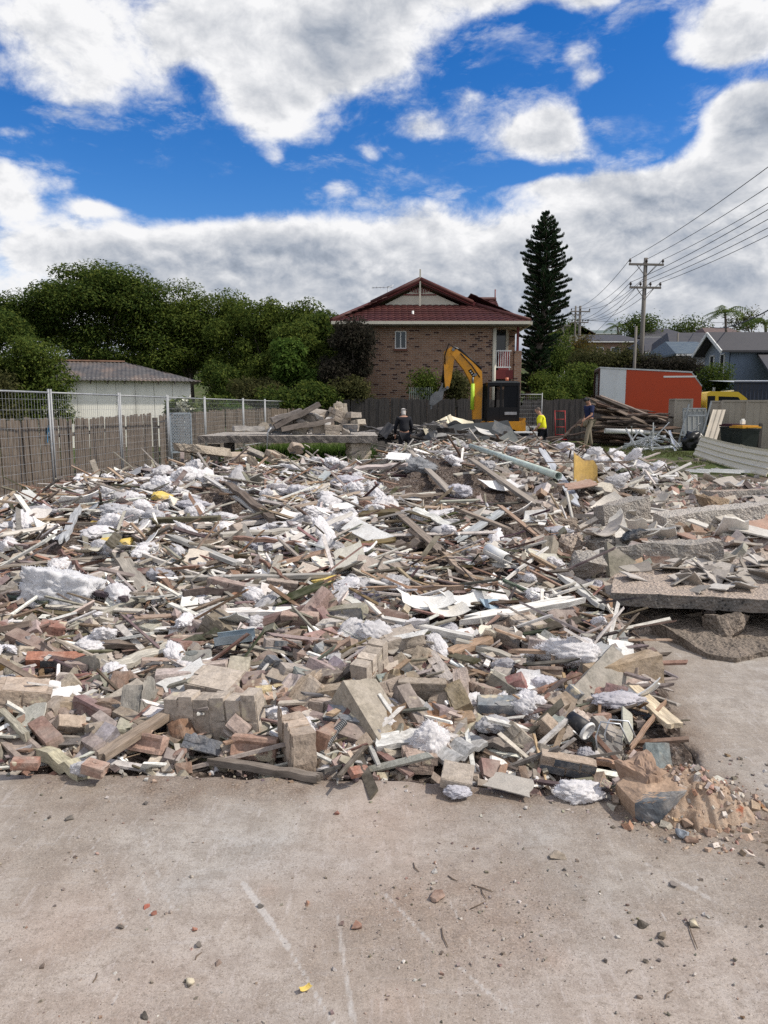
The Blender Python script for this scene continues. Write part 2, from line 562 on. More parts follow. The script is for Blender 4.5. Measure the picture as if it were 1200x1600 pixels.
# ground sheet to the horizon
def ground_mat():
	m, s = newmat('ground_soil_and_grass')
	oc = s.obj()
	n1, n2, n3 = s.noise(oc, .55, 5, .6), s.noise(oc, 14, 6, .7), s.noise(oc, 2.2, 4, .6)
	soil = s.ramp(n2, [(.3, (.07, .055, .045)), (.55, (.15, .12, .10)), (.72, (.30, .26, .23))])
	grass = s.ramp(n2, [(.3, (.03, .045, .015)), (.6, (.075, .095, .03)), (.8, (.14, .14, .06))])
	sep = s.n('ShaderNodeSeparateXYZ', {'Vector': oc})
	far = s.mrange(sep.outputs[1], 15.5, 18.5)
	g = s.mrange(s.math('ADD', s.math('MULTIPLY', far, .3), s.math('MULTIPLY', s.math('ADD', n1, n3), .5)), .62, .8)
	s.out(s.principled(s.mix(g, soil, grass), .95, s.bump(n2, .6, .03), spec=.1))
	return m

ys = np.concatenate([np.linspace(-30, 8, 20), np.linspace(9, 50, 110), np.linspace(52, 130, 40), np.array([150, 200, 300, 500, 800, 1400])])
xs = np.concatenate([np.array([-900, -400, -200, -100, -50, -30]), np.linspace(-20, 30, 100), np.array([40, 60, 90, 150, 250, 500, 900])])
gx, gy = np.meshgrid(xs, ys)
gz = terrain(gx, gy)
gz = np.where(gy < 9, -.36, gz)
idx = np.arange(gx.size).reshape(gx.shape)
quads = np.stack([idx[:-1, :-1], idx[:-1, 1:], idx[1:, 1:], idx[1:, :-1]], -1).reshape(-1, 4)
ground = link('ground', np_mesh('ground', np.stack([gx, gy, gz], -1), quads, ground_mat(), smooth=True))
tag(ground, kind='structure')

# the concrete floor in front and on the right
def slab_mat():
	m, s = newmat('dusty_concrete_floor')
	oc = s.obj()
	att = s.n('ShaderNodeAttribute', attribute_name='col').outputs['Color']
	sp = s.n('ShaderNodeSeparateColor', {'Color': att})
	n1, n2, n3 = s.noise(oc, 1.3, 5, .62), s.noise(oc, 9, 7, .72), s.noise(oc, 120, 4, .7)
	streak = s.noise(s.map(oc, scale=(10, 1.6, 1), rot=(0, 0, .45)), 4, 5, .7)
	c = s.ramp(n1, [(.28, (.31, .29, .27)), (.5, (.365, .333, .30)), (.72, (.42, .378, .335))])
	n6 = s.noise(oc, .9, 7, .68)
	c = s.mix(s.mrange(n6, .44, .6, 0, .75), c, (.29, .248, .208))
	c = s.mix(s.mrange(n6, .46, .36, 0, .7), c, (.385, .37, .352))
	smear = s.noise(s.map(oc, scale=(1.2, 9, 1), rot=(0, 0, -.5)), 3, 6, .72)
	c = s.mix(s.mrange(smear, .54, .68, 0, .5), c, (.42, .405, .39))
	c = s.mix(s.mrange(smear, .44, .32, 0, .5), c, (.22, .185, .155))
	c = s.mix(s.mrange(n2, .42, .62, 0, .6), c, (.225, .195, .168))
	c = s.mix(s.mrange(streak, .53, .68, 0, .5), c, (.44, .41, .39))
	c = s.mix(s.math('MULTIPLY', sp.outputs[1], .9), c, s.ramp(n3, [(.35, (.10, .07, .052)), (.6, (.215, .16, .12)), (.75, (.34, .27, .215))]))
	c = s.mix(s.math('MULTIPLY', sp.outputs[2], .35), c, (.40, .28, .22))
	n4, n5 = s.noise(oc, 260, 3, .7), s.noise(oc, 38, 5, .75)
	c = s.mix(s.mrange(n5, .52, .64, 0, .55), c, (.20, .165, .135))
	c = s.mix(s.mrange(n4, .58, .66, 0, .85), c, (.12, .095, .08))
	c = s.mix(s.mrange(n4, .40, .33, 0, .6), c, (.56, .52, .48))
	scr = s.mrange(s.math('ADD', sp.outputs[0], s.math('MULTIPLY', s.math('SUBTRACT', n2, .5), .9)), .35, .7)
	c = s.mix(s.math('MULTIPLY', scr, .5), c, (.50, .485, .47))
	vf = s.mrange(n3, .25, .75, .8, 1.16, False)
	c = s.vmath('MULTIPLY', c, s.n('ShaderNodeCombineXYZ', {0: vf, 1: vf, 2: vf}).outputs[0])
	h = s.math('ADD', s.math('MULTIPLY', n2, .6), s.math('MULTIPLY', n3, .35))
	s.out(s.principled(c, .9, s.bump(h, .5, .006), spec=.2))
	return m

def seg_dist(x, y, a, b):
	ax, ay, bx, by = a[0], a[1], b[0], b[1]
	L2 = (bx - ax) ** 2 + (by - ay) ** 2
	t = np.clip(((x - ax) * (bx - ax) + (y - ay) * (by - ay)) / L2, 0, 1)
	return np.hypot(x - ax - t * (bx - ax), y - ay - t * (by - ay)), t

sx = np.concatenate([np.arange(-5, -2.4, .06), np.arange(-2.4, 2.4, .014), np.arange(2.4, 5.6, .05)])
sy = np.concatenate([np.arange(-3, 1.4, .2), np.arange(1.4, 3.5, .013), np.arange(3.5, 8.6, .03)])
fx, fy = np.meshgrid(sx, sy)
rag = .10 * (fbm(fx * 5, fy * 5, 4, 5) - .5)
d_front = front_edge(fx) + rag - fy               # > 0 on the front floor
d_right = fx - right_edge(fy) + rag
on = np.maximum(d_front, d_right)
fz = np.where(on > 0, 0.0, -.33) + .010 * (fbm(fx * 2, fy * 2, 3, 8) - .5)
fz = fz - .02 * np.exp(-np.abs(on) / .02) * (on > 0)
grit = np.clip(fbm(fx * 30, fy * 30, 2, 61) - .55, 0, 1)
near = np.exp(-np.clip(on, 0, 9) / .16)
dirt = np.clip(near * 1.2 + 2.6 * (fbm(fx * 2.3, fy * 2.3, 5, 71) - .49) + .6 * np.exp(-((fx - 1.15) / .35) ** 2 - ((fy - 2.75) / .25) ** 2), 0, 1) * (on > 0)
dirt *= .35 + .8 * fbm(fx * 14, fy * 14, 3, 5)
fz = fz + grit * dirt * .03
scr = np.zeros_like(fx)
SCR = [((380, 1380), (450, 1480), .016, 1.1), ((450, 1480), (522, 1602), .013, .8), ((300, 1262), (372, 1362), .012, .5), ((232, 1300), (160, 1450), .035, .45),
	   ((502, 1375), (497, 1482), .012, .55), ((528, 1430), (552, 1602), .018, .75), ((600, 1395), (690, 1490), .016, .75), ((720, 1512), (800, 1582), .016, .8),
	   ((730, 1268), (768, 1305), .010, .6), ((950, 1312), (1010, 1350), .016, .6), ((1010, 1350), (1125, 1412), .022, .7), ((1125, 1412), (1215, 1460), .014, .5),
	   ((1060, 1163), (1190, 1200), .012, .5), ((1040, 1095), (1160, 1120), .012, .35), ((335, 1245), (365, 1262), .008, .8), ((455, 1250), (470, 1262), .008, .8),
	   ((1100, 1500), (1150, 1540), .03, .4), ((70, 1310), (180, 1260), .03, .25)]
rs = random.Random(4)
for k in range(34):
	a = Vector((rs.uniform(-100, 1250), rs.uniform(1260, 1560)))
	L = rs.uniform(60, 260)
	th = rs.gauss(.95, .28) if rs.random() < .75 else rs.gauss(1.9, .2)
	SCR.append(((a.x, a.y), (a.x + math.cos(th) * L, a.y + math.sin(th) * L), rs.uniform(.004, .016), rs.uniform(.35, .75)))
for p, q, wdt, amp in SCR:
	a, b = on_plane(*p), on_plane(*q)
	d, t = seg_dist(fx, fy, a, b)
	wdt, amp = wdt * .8, amp * .98
	scr = np.maximum(scr, amp * np.exp(-(d / wdt) ** 2) * (.55 + .6 * fbm(fx * 22, fy * 22, 2, 91)))
pink = np.clip(2.2 * (fbm(fx * 1.1 + 9, fy * 1.1, 4, 33) - .5), 0, 1)
for (px, py, r) in ((420, 1392, .05), (870, 1500, .09), (100, 1450, .25), (640, 1345, .05), (620, 1570, .12), (480, 1412, .03)):
	q = on_plane(px, py)
	pink = np.maximum(pink, np.exp(-((fx - q.x) ** 2 + (fy - q.y) ** 2) / r ** 2) * .9)
idx = np.arange(fx.size).reshape(fx.shape)
quads = np.stack([idx[:-1, :-1], idx[:-1, 1:], idx[1:, 1:], idx[1:, :-1]], -1).reshape(-1, 4)
slab = link('concrete_floor', np_mesh('concrete_floor', np.stack([fx, fy, fz], -1), quads, slab_mat(),
									  np.stack([scr, dirt, pink], -1).reshape(-1, 3), smooth=True))
tag(slab, kind='structure')

# bed of fine rubble
def bed_mat():
	m, s = newmat('rubble_fines')
	oc = s.obj()
	n1, n2, n3 = s.noise(oc, 1.1, 4, .6), s.noise(oc, 18, 7, .75), s.noise(oc, 70, 5, .7)
	vor = s.n('ShaderNodeTexVoronoi', {'Scale': 38.0, 'Vector': oc})
	chips = s.ramp(s.n('ShaderNodeSeparateColor', {'Color': vor.outputs['Color']}).outputs[0],
				   [(0, (.10, .075, .06)), (.35, (.2, .155, .13)), (.6, (.3, .25, .215)), (.85, (.38, .33, .3)), (1, (.55, .53, .5))], 'CONSTANT')
	soil = s.ramp(n2, [(.3, (.022, .017, .014)), (.5, (.06, .046, .038)), (.7, (.16, .125, .105))])  # real soil, its colour darkened further to put shade in the gaps
	c = s.mix(s.mrange(n3, .42, .6, .1, .6), soil, chips)
	c = s.mix(s.mrange(n1, .55, .75, 0, .35), c, (.24, .13, .09))
	s.out(s.principled(c, .95, s.bump(s.math('ADD', n2, vor.outputs['Distance']), 1.0, .03), spec=.1))
	return m

by = np.geomspace(2.75, 29, 420)
bu = np.linspace(0, 1, 430)
BU, BY = np.meshgrid(bu, by)
xl_ = np.minimum(-6.55 + .068 * BY, -.58 * BY - .6) * 0 + np.maximum(-6.6 + .068 * BY, -.62 * BY - .4)
xr_ = np.minimum(.62 * BY + .4, np.interp(BY, [2.6, 5, 6, 8, 13, 20, 29], [1.8, 2.6, 4.4, 6, 7.6, 6.6, 6.4]))
BX = xl_ + (xr_ - xl_) * BU
BZ = rubble_h(BX, BY)
sc = np.interp(BY, [3, 8, 25], [1, .6, .35])
BZ = BZ + (fbm(BX * 12 * sc, BY * 12 * sc, 4, 44, .6) - .5) * np.interp(BY, [2.8, 3.3, 8, 25], [.015, .05, .11, .2])
idx = np.arange(BX.size).reshape(BX.shape)
quads = np.stack([idx[:-1, :-1], idx[:-1, 1:], idx[1:, 1:], idx[1:, :-1]], -1).reshape(-1, 4)
bed = link('rubble_bed', np_mesh('rubble_bed', np.stack([BX, BY, BZ], -1), quads, bed_mat()))
tag(bed, 'fine brown rubble and dirt filling the demolition heap', 'rubble', kind='stuff')

HERO = []                                    # footprints kept clear of random pieces

# ------------------------------------------------------------------ small litter, by the thousand
def frames(n, yaw, tilt=.3, nrm=None):
	"""n rotation matrices (n,3,3): x along yaw, z near nrm, with random tilt"""
	z = np.tile([0, 0, 1.0], (n, 1)) if nrm is None else nrm.copy()
	z = z + rng.normal(0, tilt, (n, 3)) * [1, 1, .3]
	z /= np.linalg.norm(z, axis=1, keepdims=True)
	x = np.stack([np.cos(yaw), np.sin(yaw), np.zeros(n)], 1)
	x -= z * (x * z).sum(1, keepdims=True)
	x /= np.linalg.norm(x, axis=1, keepdims=True)
	y = np.cross(z, x)
	return np.stack([x, y, z], 2)

CORN = np.array([[-.5, -.5, -.5], [.5, -.5, -.5], [.5, .5, -.5], [-.5, .5, -.5], [-.5, -.5, .5], [.5, -.5, .5], [.5, .5, .5], [-.5, .5, .5]])
BOXF = np.array([[3, 2, 1, 0], [4, 5, 6, 7], [0, 1, 5, 4], [1, 2, 6, 5], [2, 3, 7, 6], [3, 0, 4, 7]])

def frag_mesh(name, ctr, rot, dims, cols, mat, jit=(.1, .15, .1), bend=0.0):
	n = len(ctr)
	v = np.tile(CORN, (n, 1, 1))
	j = rng.uniform(-1, 1, (n, 4, 3)) * np.array(jit)
	v += np.concatenate([j, j + rng.uniform(-.3, .3, (n, 4, 3)) * np.array(jit)], 1)
	v *= dims[:, None, :]
	v = np.einsum('nij,nkj->nki', rot, v) + ctr[:, None, :]
	f = (BOXF[None] + 8 * np.arange(n)[:, None, None]).reshape(-1, 4)
	return np_mesh(name, v.reshape(-1, 3), f, mat, np.repeat(cols, 8, 0))

def scatter(n, y_lo=690, y_hi=1262, x_lo=-60, x_hi=1260, wfun=None, area=.35):
	"""points over the heap, partly even over the view and partly even over the ground"""
	out = []
	got = 0
	while got < n:
		k = n * 2
		a = int(k * area)
		P = hits(rng.uniform(x_lo, x_hi, k - a), rng.uniform(y_lo, y_hi, k - a))
		yy = rng.uniform(3, 24, a) ** 1.0
		xx = rng.uniform(-6.6, 6.6, a)
		P = np.concatenate([P, np.stack([xx, yy, H(xx, yy)], 1)])
		P = P[~np.isnan(P[:, 0])]
		r = rubble_h(P[:, 0], P[:, 1])
		keep = (r > P[:, 2] - .02) & (r > -.12) & ~((P[:, 0] > 1.75 + .22 * (P[:, 1] - 5)) & (P[:, 1] < 10.5) & (P[:, 1] > 4.9)) & ((P[:, 0] < right_edge(P[:, 1]) - .16) | (P[:, 1] > 5)) & (P[:, 0] > -6.45 + .068 * P[:, 1]) & (P[:, 1] < 26)
		if HERO:
			ha = np.array(HERO)
			dy_ = P[:, None, 1] - ha[None, :, 1]
			keep &= (np.hypot(P[:, None, 0] - ha[None, :, 0], np.where(dy_ < 0, dy_ * .45, dy_)) > ha[None, :, 2] * .95).all(1)
		if wfun is not None:
			keep &= rng.uniform(0, 1, len(P)) < wfun(P[:, 0], P[:, 1])
		P = P[keep]
		rng.shuffle(P)
		out.append(P)
		got += len(P)
	return np.concatenate(out)[:n]

def pick(pal, n):
	pal = np.array(pal)
	return np.clip(pal[rng.integers(0, len(pal), n)] * rng.uniform(.75, 1.25, (n, 1)) + rng.normal(0, .012, (n, 3)), .01, .9)

TIMBER_PAL = [(.25, .215, .185), (.32, .285, .25), (.16, .13, .11), (.44, .40, .355), (.06, .047, .038), (.30, .185, .13), (.36, .265, .19), (.66, .63, .58), (.21, .125, .09), (.09, .075, .065), (.74, .72, .68)]
PLASTER_PAL = [(.68, .66, .63), (.76, .75, .73), (.55, .52, .47), (.58, .52, .45), (.42, .39, .36), (.80, .79, .78), (.48, .49, .50), (.36, .33, .30), (.74, .72, .68)]
BRICK_PAL = [(.28, .215, .175), (.335, .275, .235), (.20, .14, .112), (.36, .315, .275), (.26, .19, .15), (.31, .26, .222), (.385, .335, .275), (.25, .145, .108), (.22, .195, .17), (.42, .36, .29), (.30, .25, .21)]

def zone_brick(x, y):
	w_ = np.interp(y, [3, 4.5, 6, 9, 20], [1, .9, .4, .15, .08])
	return w_

def zone_mid(x, y):
	return np.interp(y, [3, 4, 5.5, 8, 20], [.5, .7, 1, 1, .9])

def litter(name, n, dims_lo, dims_hi, pal, mat, wfun, tilt, jit, label, cat, along=None, up=.4, grow=.6, follow=1.0):
	P = scatter(n, wfun=wfun)
	N = normal_at(P[:, 0], P[:, 1]) * follow + np.array([0, 0, 1 - follow])
	yaw = rng.normal(0, .8, n) if along is None else rng.uniform(0, 6.28, n)
	rot = frames(n, yaw, tilt, N)
	u = rng.uniform(0, 1, (n, 1)) ** 2.0
	dims = (np.array(dims_lo) * (1 - u) + np.array(dims_hi) * u) * rng.uniform(.7, 1.3, (n, 3))
	k = np.interp(P[:, 1], [3, 10, 25], [1, 1 + grow, 1 + 2 * grow])[:, None]
	dims = dims * k
	P[:, 2] += rng.uniform(0, up, n) * dims.min(1) + rng.uniform(0, 1, n) ** 2 * np.interp(P[:, 1], [3, 6, 20], [.03, .08, .12])
	o = link(name, frag_mesh(name, P, rot, dims, pick(pal, n), mat, jit))
	return tag(o, label, cat, kind='stuff')

# ------------------------------------------------------------------ single pieces: shapes shared by many
def plank_mesh(seed, wdt=.09, th=.03, split=.05, bend=.02, lanes=5, st=7):
	r = random.Random(seed)
	ends = [[r.uniform(-split, split * .4) for _ in range(lanes)] for _ in (0, 1)]
	bz = [bend * math.sin(r.uniform(0, 1) * 3 + 3 * i / (st - 1)) for i in range(st)]
	top, bot, vs, fs = [], [], [], []
	for i in range(st):
		for k in range(lanes):
			t = i / (st - 1)
			x = t - .5
			if i == 0: x += -ends[0][k]
			if i == st - 1: x += ends[1][k]
			y = (k / (lanes - 1) - .5) * wdt
			for z in (th / 2, -th / 2):
				vs.append((x, y + r.uniform(-.002, .002), z + bz[i] + r.uniform(-.0012, .0012)))
	g = lambda i, k, b: (i * lanes + k) * 2 + b
	for i in range(st - 1):
		for k in range(lanes - 1):
			fs.append((g(i, k, 0), g(i + 1, k, 0), g(i + 1, k + 1, 0), g(i, k + 1, 0)))
			fs.append((g(i, k + 1, 1), g(i + 1, k + 1, 1), g(i + 1, k, 1), g(i, k, 1)))
		fs.append((g(i, 0, 1), g(i + 1, 0, 1), g(i + 1, 0, 0), g(i, 0, 0)))
		fs.append((g(i, lanes - 1, 0), g(i + 1, lanes - 1, 0), g(i + 1, lanes - 1, 1), g(i, lanes - 1, 1)))
	for k in range(lanes - 1):
		fs.append((g(0, k, 0), g(0, k + 1, 0), g(0, k + 1, 1), g(0, k, 1)))
		fs.append((g(st - 1, k + 1, 0), g(st - 1, k, 0), g(st - 1, k, 1), g(st - 1, k + 1, 1)))
	return MB().add(vs, fs).mesh('timber_plank', T)

PLANKS = [plank_mesh(i, .09, .03, (.03, .09, .02, .16, .06)[i % 5], (.002, .012, .006, .02)[i % 4], st=9) for i in range(9)]

def rough(me_bm, amp, freq, seed):
	for v in me_bm.verts:
		p = v.co * freq + Vector((seed * 7.3, seed * 1.7, 3.1))
		v.co += v.normal * (mnoise.noise(p) * amp + mnoise.noise(p * 2.7) * amp * .5)

def bm_mesh(bm, name, mats, smooth=False):
	me = bpy.data.meshes.new(name)
	bm.normal_update()
	bm.to_mesh(me)
	bm.free()
	for m in (mats if isinstance(mats, (list, tuple)) else [mats]):
		me.materials.append(m)
	if smooth:
		me.polygons.foreach_set('use_smooth', [True] * len(me.polygons))
	return me

PAINT = plain_mat('slate_grey_paint', (.115, .13, .15), .7, 0, .3, 12, .2, dirt=((.40, .36, .32), .75, 7))
RENDER = debris_mat('lime_plaster_skin', nscale=12, contrast=.25, dust=.4)

def brick_mesh(seed, L=.23, Wd=.11, Ht=.076, frog=False, paint=False, broken=0.0, lumps=True):
	"""a fired brick with worn edges, some with a frog, a painted face, a broken end or mortar still on"""
	r = random.Random(seed)
	bm = bmesh.new()
	bmesh.ops.create_cube(bm, size=1)
	for v in bm.verts:
		v.co = Vector((v.co.x * L, v.co.y * Wd, v.co.z * Ht))
	bmesh.ops.subdivide_edges(bm, edges=bm.edges[:], cuts=5, use_grid_fill=True)
	for v in bm.verts:
		c = v.co
		# soften arrises
		ex = [abs(c.x) / (L / 2), abs(c.y) / (Wd / 2), abs(c.z) / (Ht / 2)]
		if sum(e > .99 for e in ex) >= 2:
			c *= .965
		if frog and c.z > Ht * .49 and abs(c.x) < L * .36 and abs(c.y) < Wd * .26:
			c.z -= .016
		if broken and c.x > L * (.5 - broken):
			c.x = L * (.5 - broken) + .03 * mnoise.noise(Vector((seed, c.y * 20, c.z * 20))) + .35 * c.z
	bm.normal_update()
	rough(bm, .0035, 16, seed)
	rough(bm, .0016, 55, seed)
	if paint:
		for f in bm.faces:
			if f.normal.y < -.8:
				f.material_index = 1
	if lumps:
		for _ in range(r.randint(1, 3)):
			q = Vector((r.uniform(-.4, .4) * L, r.uniform(-.4, .4) * Wd, r.choice((-.5, .5)) * Ht))
			ret = bmesh.ops.create_icosphere(bm, subdivisions=2, radius=1)
			k = (r.uniform(.02, .05), r.uniform(.02, .04), r.uniform(.006, .012))
			for v in ret['verts']:
				nz = 1 + .4 * mnoise.noise(v.co * 2 + q * 40)
				v.co = q + Vector((v.co.x * k[0], v.co.y * k[1], v.co.z * k[2])) * nz
			for v in ret['verts']:
				for f in v.link_faces:
					f.material_index = 2
	return bm_mesh(bm, 'brick', [BR, PAINT, MO])

BRICKS = [brick_mesh(1), brick_mesh(2, frog=True), brick_mesh(3, paint=True), brick_mesh(4, broken=.3), brick_mesh(5, frog=True, lumps=False),
		  brick_mesh(6, broken=.45), brick_mesh(7, paint=True, broken=.2), brick_mesh(8, broken=.15)]

def masonry_mesh(seed, nx=2, ny=1, nz=2, paint=False, skin=False, ragged=.5):
	"""a lump of brickwork still bonded by its mortar; bricks lie along x, courses along z"""
	r = random.Random(seed)
	bm = bmesh.new()
	L, Wd, Ht, J = .23, .11, .076, .011
	cx, cy, cz = (nx * (L + J)) / 2, ny * (Wd + J) / 2, nz * (Ht + J) / 2
	for k in range(nz):
		off = (L + J) / 2 if k % 2 else 0
		for j in range(ny):
			for i in range(nx + (1 if off else 0)):
				x0 = i * (L + J) - off
				x1 = x0 + L
				x0, x1 = max(x0, -r.uniform(0, .03)), min(x1, nx * (L + J) + r.uniform(-.01, .03))
				if x1 - x0 < .05 or ((i == 0 or i >= nx - 1) and nx > 1 and r.random() < ragged * .3):
					continue
				sub = bmesh.new()
				bmesh.ops.create_cube(sub, size=1)
				d = (x1 - x0, Wd, Ht)
				for v in sub.verts:
					v.co = Vector((v.co.x * d[0], v.co.y * d[1], v.co.z * d[2]))
				bmesh.ops.subdivide_edges(sub, edges=sub.edges[:], cuts=4, use_grid_fill=True)
				for v in sub.verts:
					e = sum(abs(v.co[a]) > d[a] * .49 for a in range(3))
					if e >= 2:
						v.co *= .982
				sub.normal_update()
				rough(sub, .005, 13, seed + i * 3 + k * 7 + j)
				rough(sub, .002, 50, seed + i)
				ctr = Vector(((x0 + x1) / 2 - cx, j * (Wd + J) + Wd / 2 - cy + r.uniform(-.002, .002), k * (Ht + J) + Ht / 2 - cz))
				tone = r.random()
				vm = {v: bm.verts.new(v.co + ctr) for v in sub.verts}
				for f in sub.faces:
					nf = bm.faces.new([vm[v] for v in f.verts])
					nf.material_index = 1 if (paint and f.normal.y < -.8) else 0
				sub.free()
	# mortar core
	sub = bmesh.new()
	bmesh.ops.create_cube(sub, size=1)
	d = (nx * (L + J) - .010, ny * (Wd + J) - .013, nz * (Ht + J) - .013)
	for v in sub.verts:
		v.co = Vector((v.co.x * d[0], v.co.y * d[1], v.co.z * d[2]))
	bmesh.ops.subdivide_edges(sub, edges=sub.edges[:], cuts=7, use_grid_fill=True)
	sub.normal_update()
	rough(sub, .008, 14, seed)
	vm = {v: bm.verts.new(v.co) for v in sub.verts}
	for f in sub.faces:
		bm.faces.new([vm[v] for v in f.verts]).material_index = 2
	sub.free()
	if skin:                                 # patches of plaster left on one face
		for _ in range(3):
			q = Vector((r.uniform(-.45, .45) * d[0], -d[1] / 2 - .008, r.uniform(-.4, .4) * d[2]))
			ret = bmesh.ops.create_icosphere(bm, subdivisions=3, radius=1)
			kk = (r.uniform(.05, .11), .008, r.uniform(.03, .07))
			for v in ret['verts']:
				n_ = 1 + .55 * mnoise.noise(v.co * 1.7 + q * 30)
				v.co = q + Vector((v.co.x * kk[0], v.co.y * kk[1], v.co.z * kk[2])) * n_
				for f in v.link_faces:
					f.material_index = 3
	return bm_mesh(bm, 'masonry_lump', [BR, PAINT, MO, RENDER])

LUMPS = [masonry_mesh(11, 1, 2, 2), masonry_mesh(12, 2, 1, 2, True), masonry_mesh(13, 1, 1, 3, skin=True), masonry_mesh(14, 2, 1, 3),
		 masonry_mesh(15, 1, 2, 1), masonry_mesh(16, 1, 1, 2, True, True), masonry_mesh(17, 2, 2, 2, skin=True)]

def chunk_mesh(seed, dims=(.3, .22, .16), sub=2, amp=.012, mats=None, npts=16, flat=None, name='concrete_chunk'):
	r = random.Random(seed)
	bm = bmesh.new()
	for _ in range(npts):
		p = Vector([r.uniform(-1, 1) for _ in range(3)])
		m_ = max(abs(p.x), abs(p.y), abs(p.z))
		p = p / m_ * r.uniform(.8, 1)
		if flat:
			p.z = flat if p.z > 0 else -flat * r.uniform(.6, 1)
		bm.verts.new((p.x * dims[0] / 2, p.y * dims[1] / 2, p.z * dims[2] / 2))
	bmesh.ops.convex_hull(bm, input=bm.verts[:])
	bmesh.ops.delete(bm, geom=[v for v in bm.verts if not v.link_faces], context='VERTS')
	bmesh.ops.triangulate(bm, faces=bm.faces[:])
	for _ in range(sub):
		bmesh.ops.subdivide_edges(bm, edges=bm.edges[:], cuts=1, use_grid_fill=True)
		bmesh.ops.triangulate(bm, faces=bm.faces[:])
	bm.normal_update()
	rough(bm, amp, 14, seed)
	rough(bm, amp * .4, 50, seed + 5)
	return bm_mesh(bm, name, mats or [CO])

CHUNKS = [chunk_mesh(21 + i, (.26, .2, .13 + .02 * i), 3) for i in range(5)]

def sheet_mesh(seed, dims=(.4, .3), th=.01, curl=0.0, jag=.18, n=9, mat=None, name='plaster_sheet'):
	"""a snapped piece of sheet: jagged outline, real thickness, perhaps curled"""
	r = random.Random(seed)
	out = []
	base = [(-.5, -.5), (.5, -.5), (.5, .5), (-.5, .5)]
	for i in range(4):
		a, b = base[i], base[(i + 1) % 4]
		straight = r.random() < .45
		out.append((a[0] + r.uniform(-jag, jag) * .8, a[1] + r.uniform(-jag, jag) * .8))
		for k in range(1, 4):
			t = k / 4 + r.uniform(-.08, .08)
			jj = 0 if straight else jag * .45
			out.append((a[0] + (b[0] - a[0]) * t + r.uniform(-jj, jj), a[1] + (b[1] - a[1]) * t + r.uniform(-jj, jj)))
	bm = bmesh.new()
	vs = [bm.verts.new((x * dims[0], y * dims[1], 0)) for x, y in out]
	bm.faces.new(vs)
	if curl:
		for t in np.linspace(-.5, .5, 10)[1:-1]:
			bmesh.ops.bisect_plane(bm, geom=bm.verts[:] + bm.edges[:] + bm.faces[:], plane_co=(t * dims[0], 0, 0), plane_no=(1, 0, 0))
		for v in bm.verts:
			v.co.z = curl * (v.co.x / dims[0] * 2) ** 2 + .15 * curl * v.co.y / dims[1]
	ret = bmesh.ops.extrude_face_region(bm, geom=bm.faces[:])
	for g in ret['geom']:
		if isinstance(g, bmesh.types.BMVert):
			g.co.z += th
	bmesh.ops.recalc_face_normals(bm, faces=bm.faces[:])
	return bm_mesh(bm, name, [mat or PL])

SHEETS = [sheet_mesh(31, (.4, .26)), sheet_mesh(32, (.3, .3)), sheet_mesh(33, (.5, .22), .008), sheet_mesh(34, (.36, .3), .012, .05), sheet_mesh(35, (.55, .28), .007, .07),
		  sheet_mesh(36, (.28, .2), .014), sheet_mesh(37, (.45, .16), .01), sheet_mesh(38, (.34, .34), .006, .03)]

def fluff_mesh(seed, dims=(.2, .17, .13), sub=5, blocky=0.0, strands=900, name='insulation_tuft'):
	bm = bmesh.new()
	bmesh.ops.create_icosphere(bm, subdivisions=sub, radius=1)
	g = np.random.default_rng(seed)
	n1, n2 = 16, 150
	c1 = g.normal(0, 1, (n1, 3)); c1 *= (g.uniform(.25, .62, n1) / np.linalg.norm(c1, axis=1))[:, None]
	R1 = g.uniform(.34, .56, n1)
	P = np.array([v.co.normalized() for v in bm.verts])
	if blocky:
		P0 = P / np.abs(P).max(1, keepdims=True)
		P = P * (1 - blocky) + P0 * blocky

	def reach(C_, R_, Q):
		d = Q @ C_.T
		q = R_ ** 2 - (C_ ** 2).sum(1) + d ** 2
		return np.where(q > 0, d + np.sqrt(np.maximum(q, 0)), 0).max(1)

	u = P / np.linalg.norm(P, axis=1, keepdims=True)
	k = reach(c1, R1, u) if not blocky else np.full(len(u), .95)
	c2 = g.normal(0, 1, (n2, 3)); c2 /= np.linalg.norm(c2, axis=1)[:, None]
	c2 *= ((reach(c1, R1, c2) if not blocky else .95) * g.uniform(.82, .97, n2))[:, None]
	k = np.maximum(k, reach(c2, g.uniform(.10, .24, n2), u))
	for v, p, kk in zip(bm.verts, P, k):
		o = Vector(p) + Vector((seed, seed * 2, 0))
		kk *= 1 + .10 * mnoise.noise(o * 7) + .06 * mnoise.noise(o * 15) + .04 * mnoise.noise(o * 31)
		v.co = Vector((p[0] * dims[0] * kk, p[1] * dims[1] * kk, p[2] * dims[2] * kk))
	bm.normal_update()
	r = random.Random(seed)
	base = [(v.co.copy(), v.normal.copy()) for v in r.sample(bm.verts[:], min(strands, len(bm.verts)))]
	for c, nn in base:
		L = r.uniform(.10, .38) * min(dims)
		d = (nn + Vector([r.uniform(-.9, .9) for _ in range(3)])).normalized()
		side = d.orthogonal().normalized() * .0010 * (max(dims) / .12)
		a = c - nn * .008
		mid = a + d * L * .6 + Vector([r.uniform(-.2, .2) * L for _ in range(3)])
		v0, v1, v2, v3 = bm.verts.new(a - side), bm.verts.new(a + side), bm.verts.new(mid + side * .6), bm.verts.new(a + d * L + Vector((0, 0, r.uniform(-.3, .1) * L)))
		v4 = bm.verts.new(mid - side * .6)
		bm.faces.new((v0, v1, v2, v4))
		bm.faces.new((v4, v2, v3))
	return bm_mesh(bm, name, [FL], True)

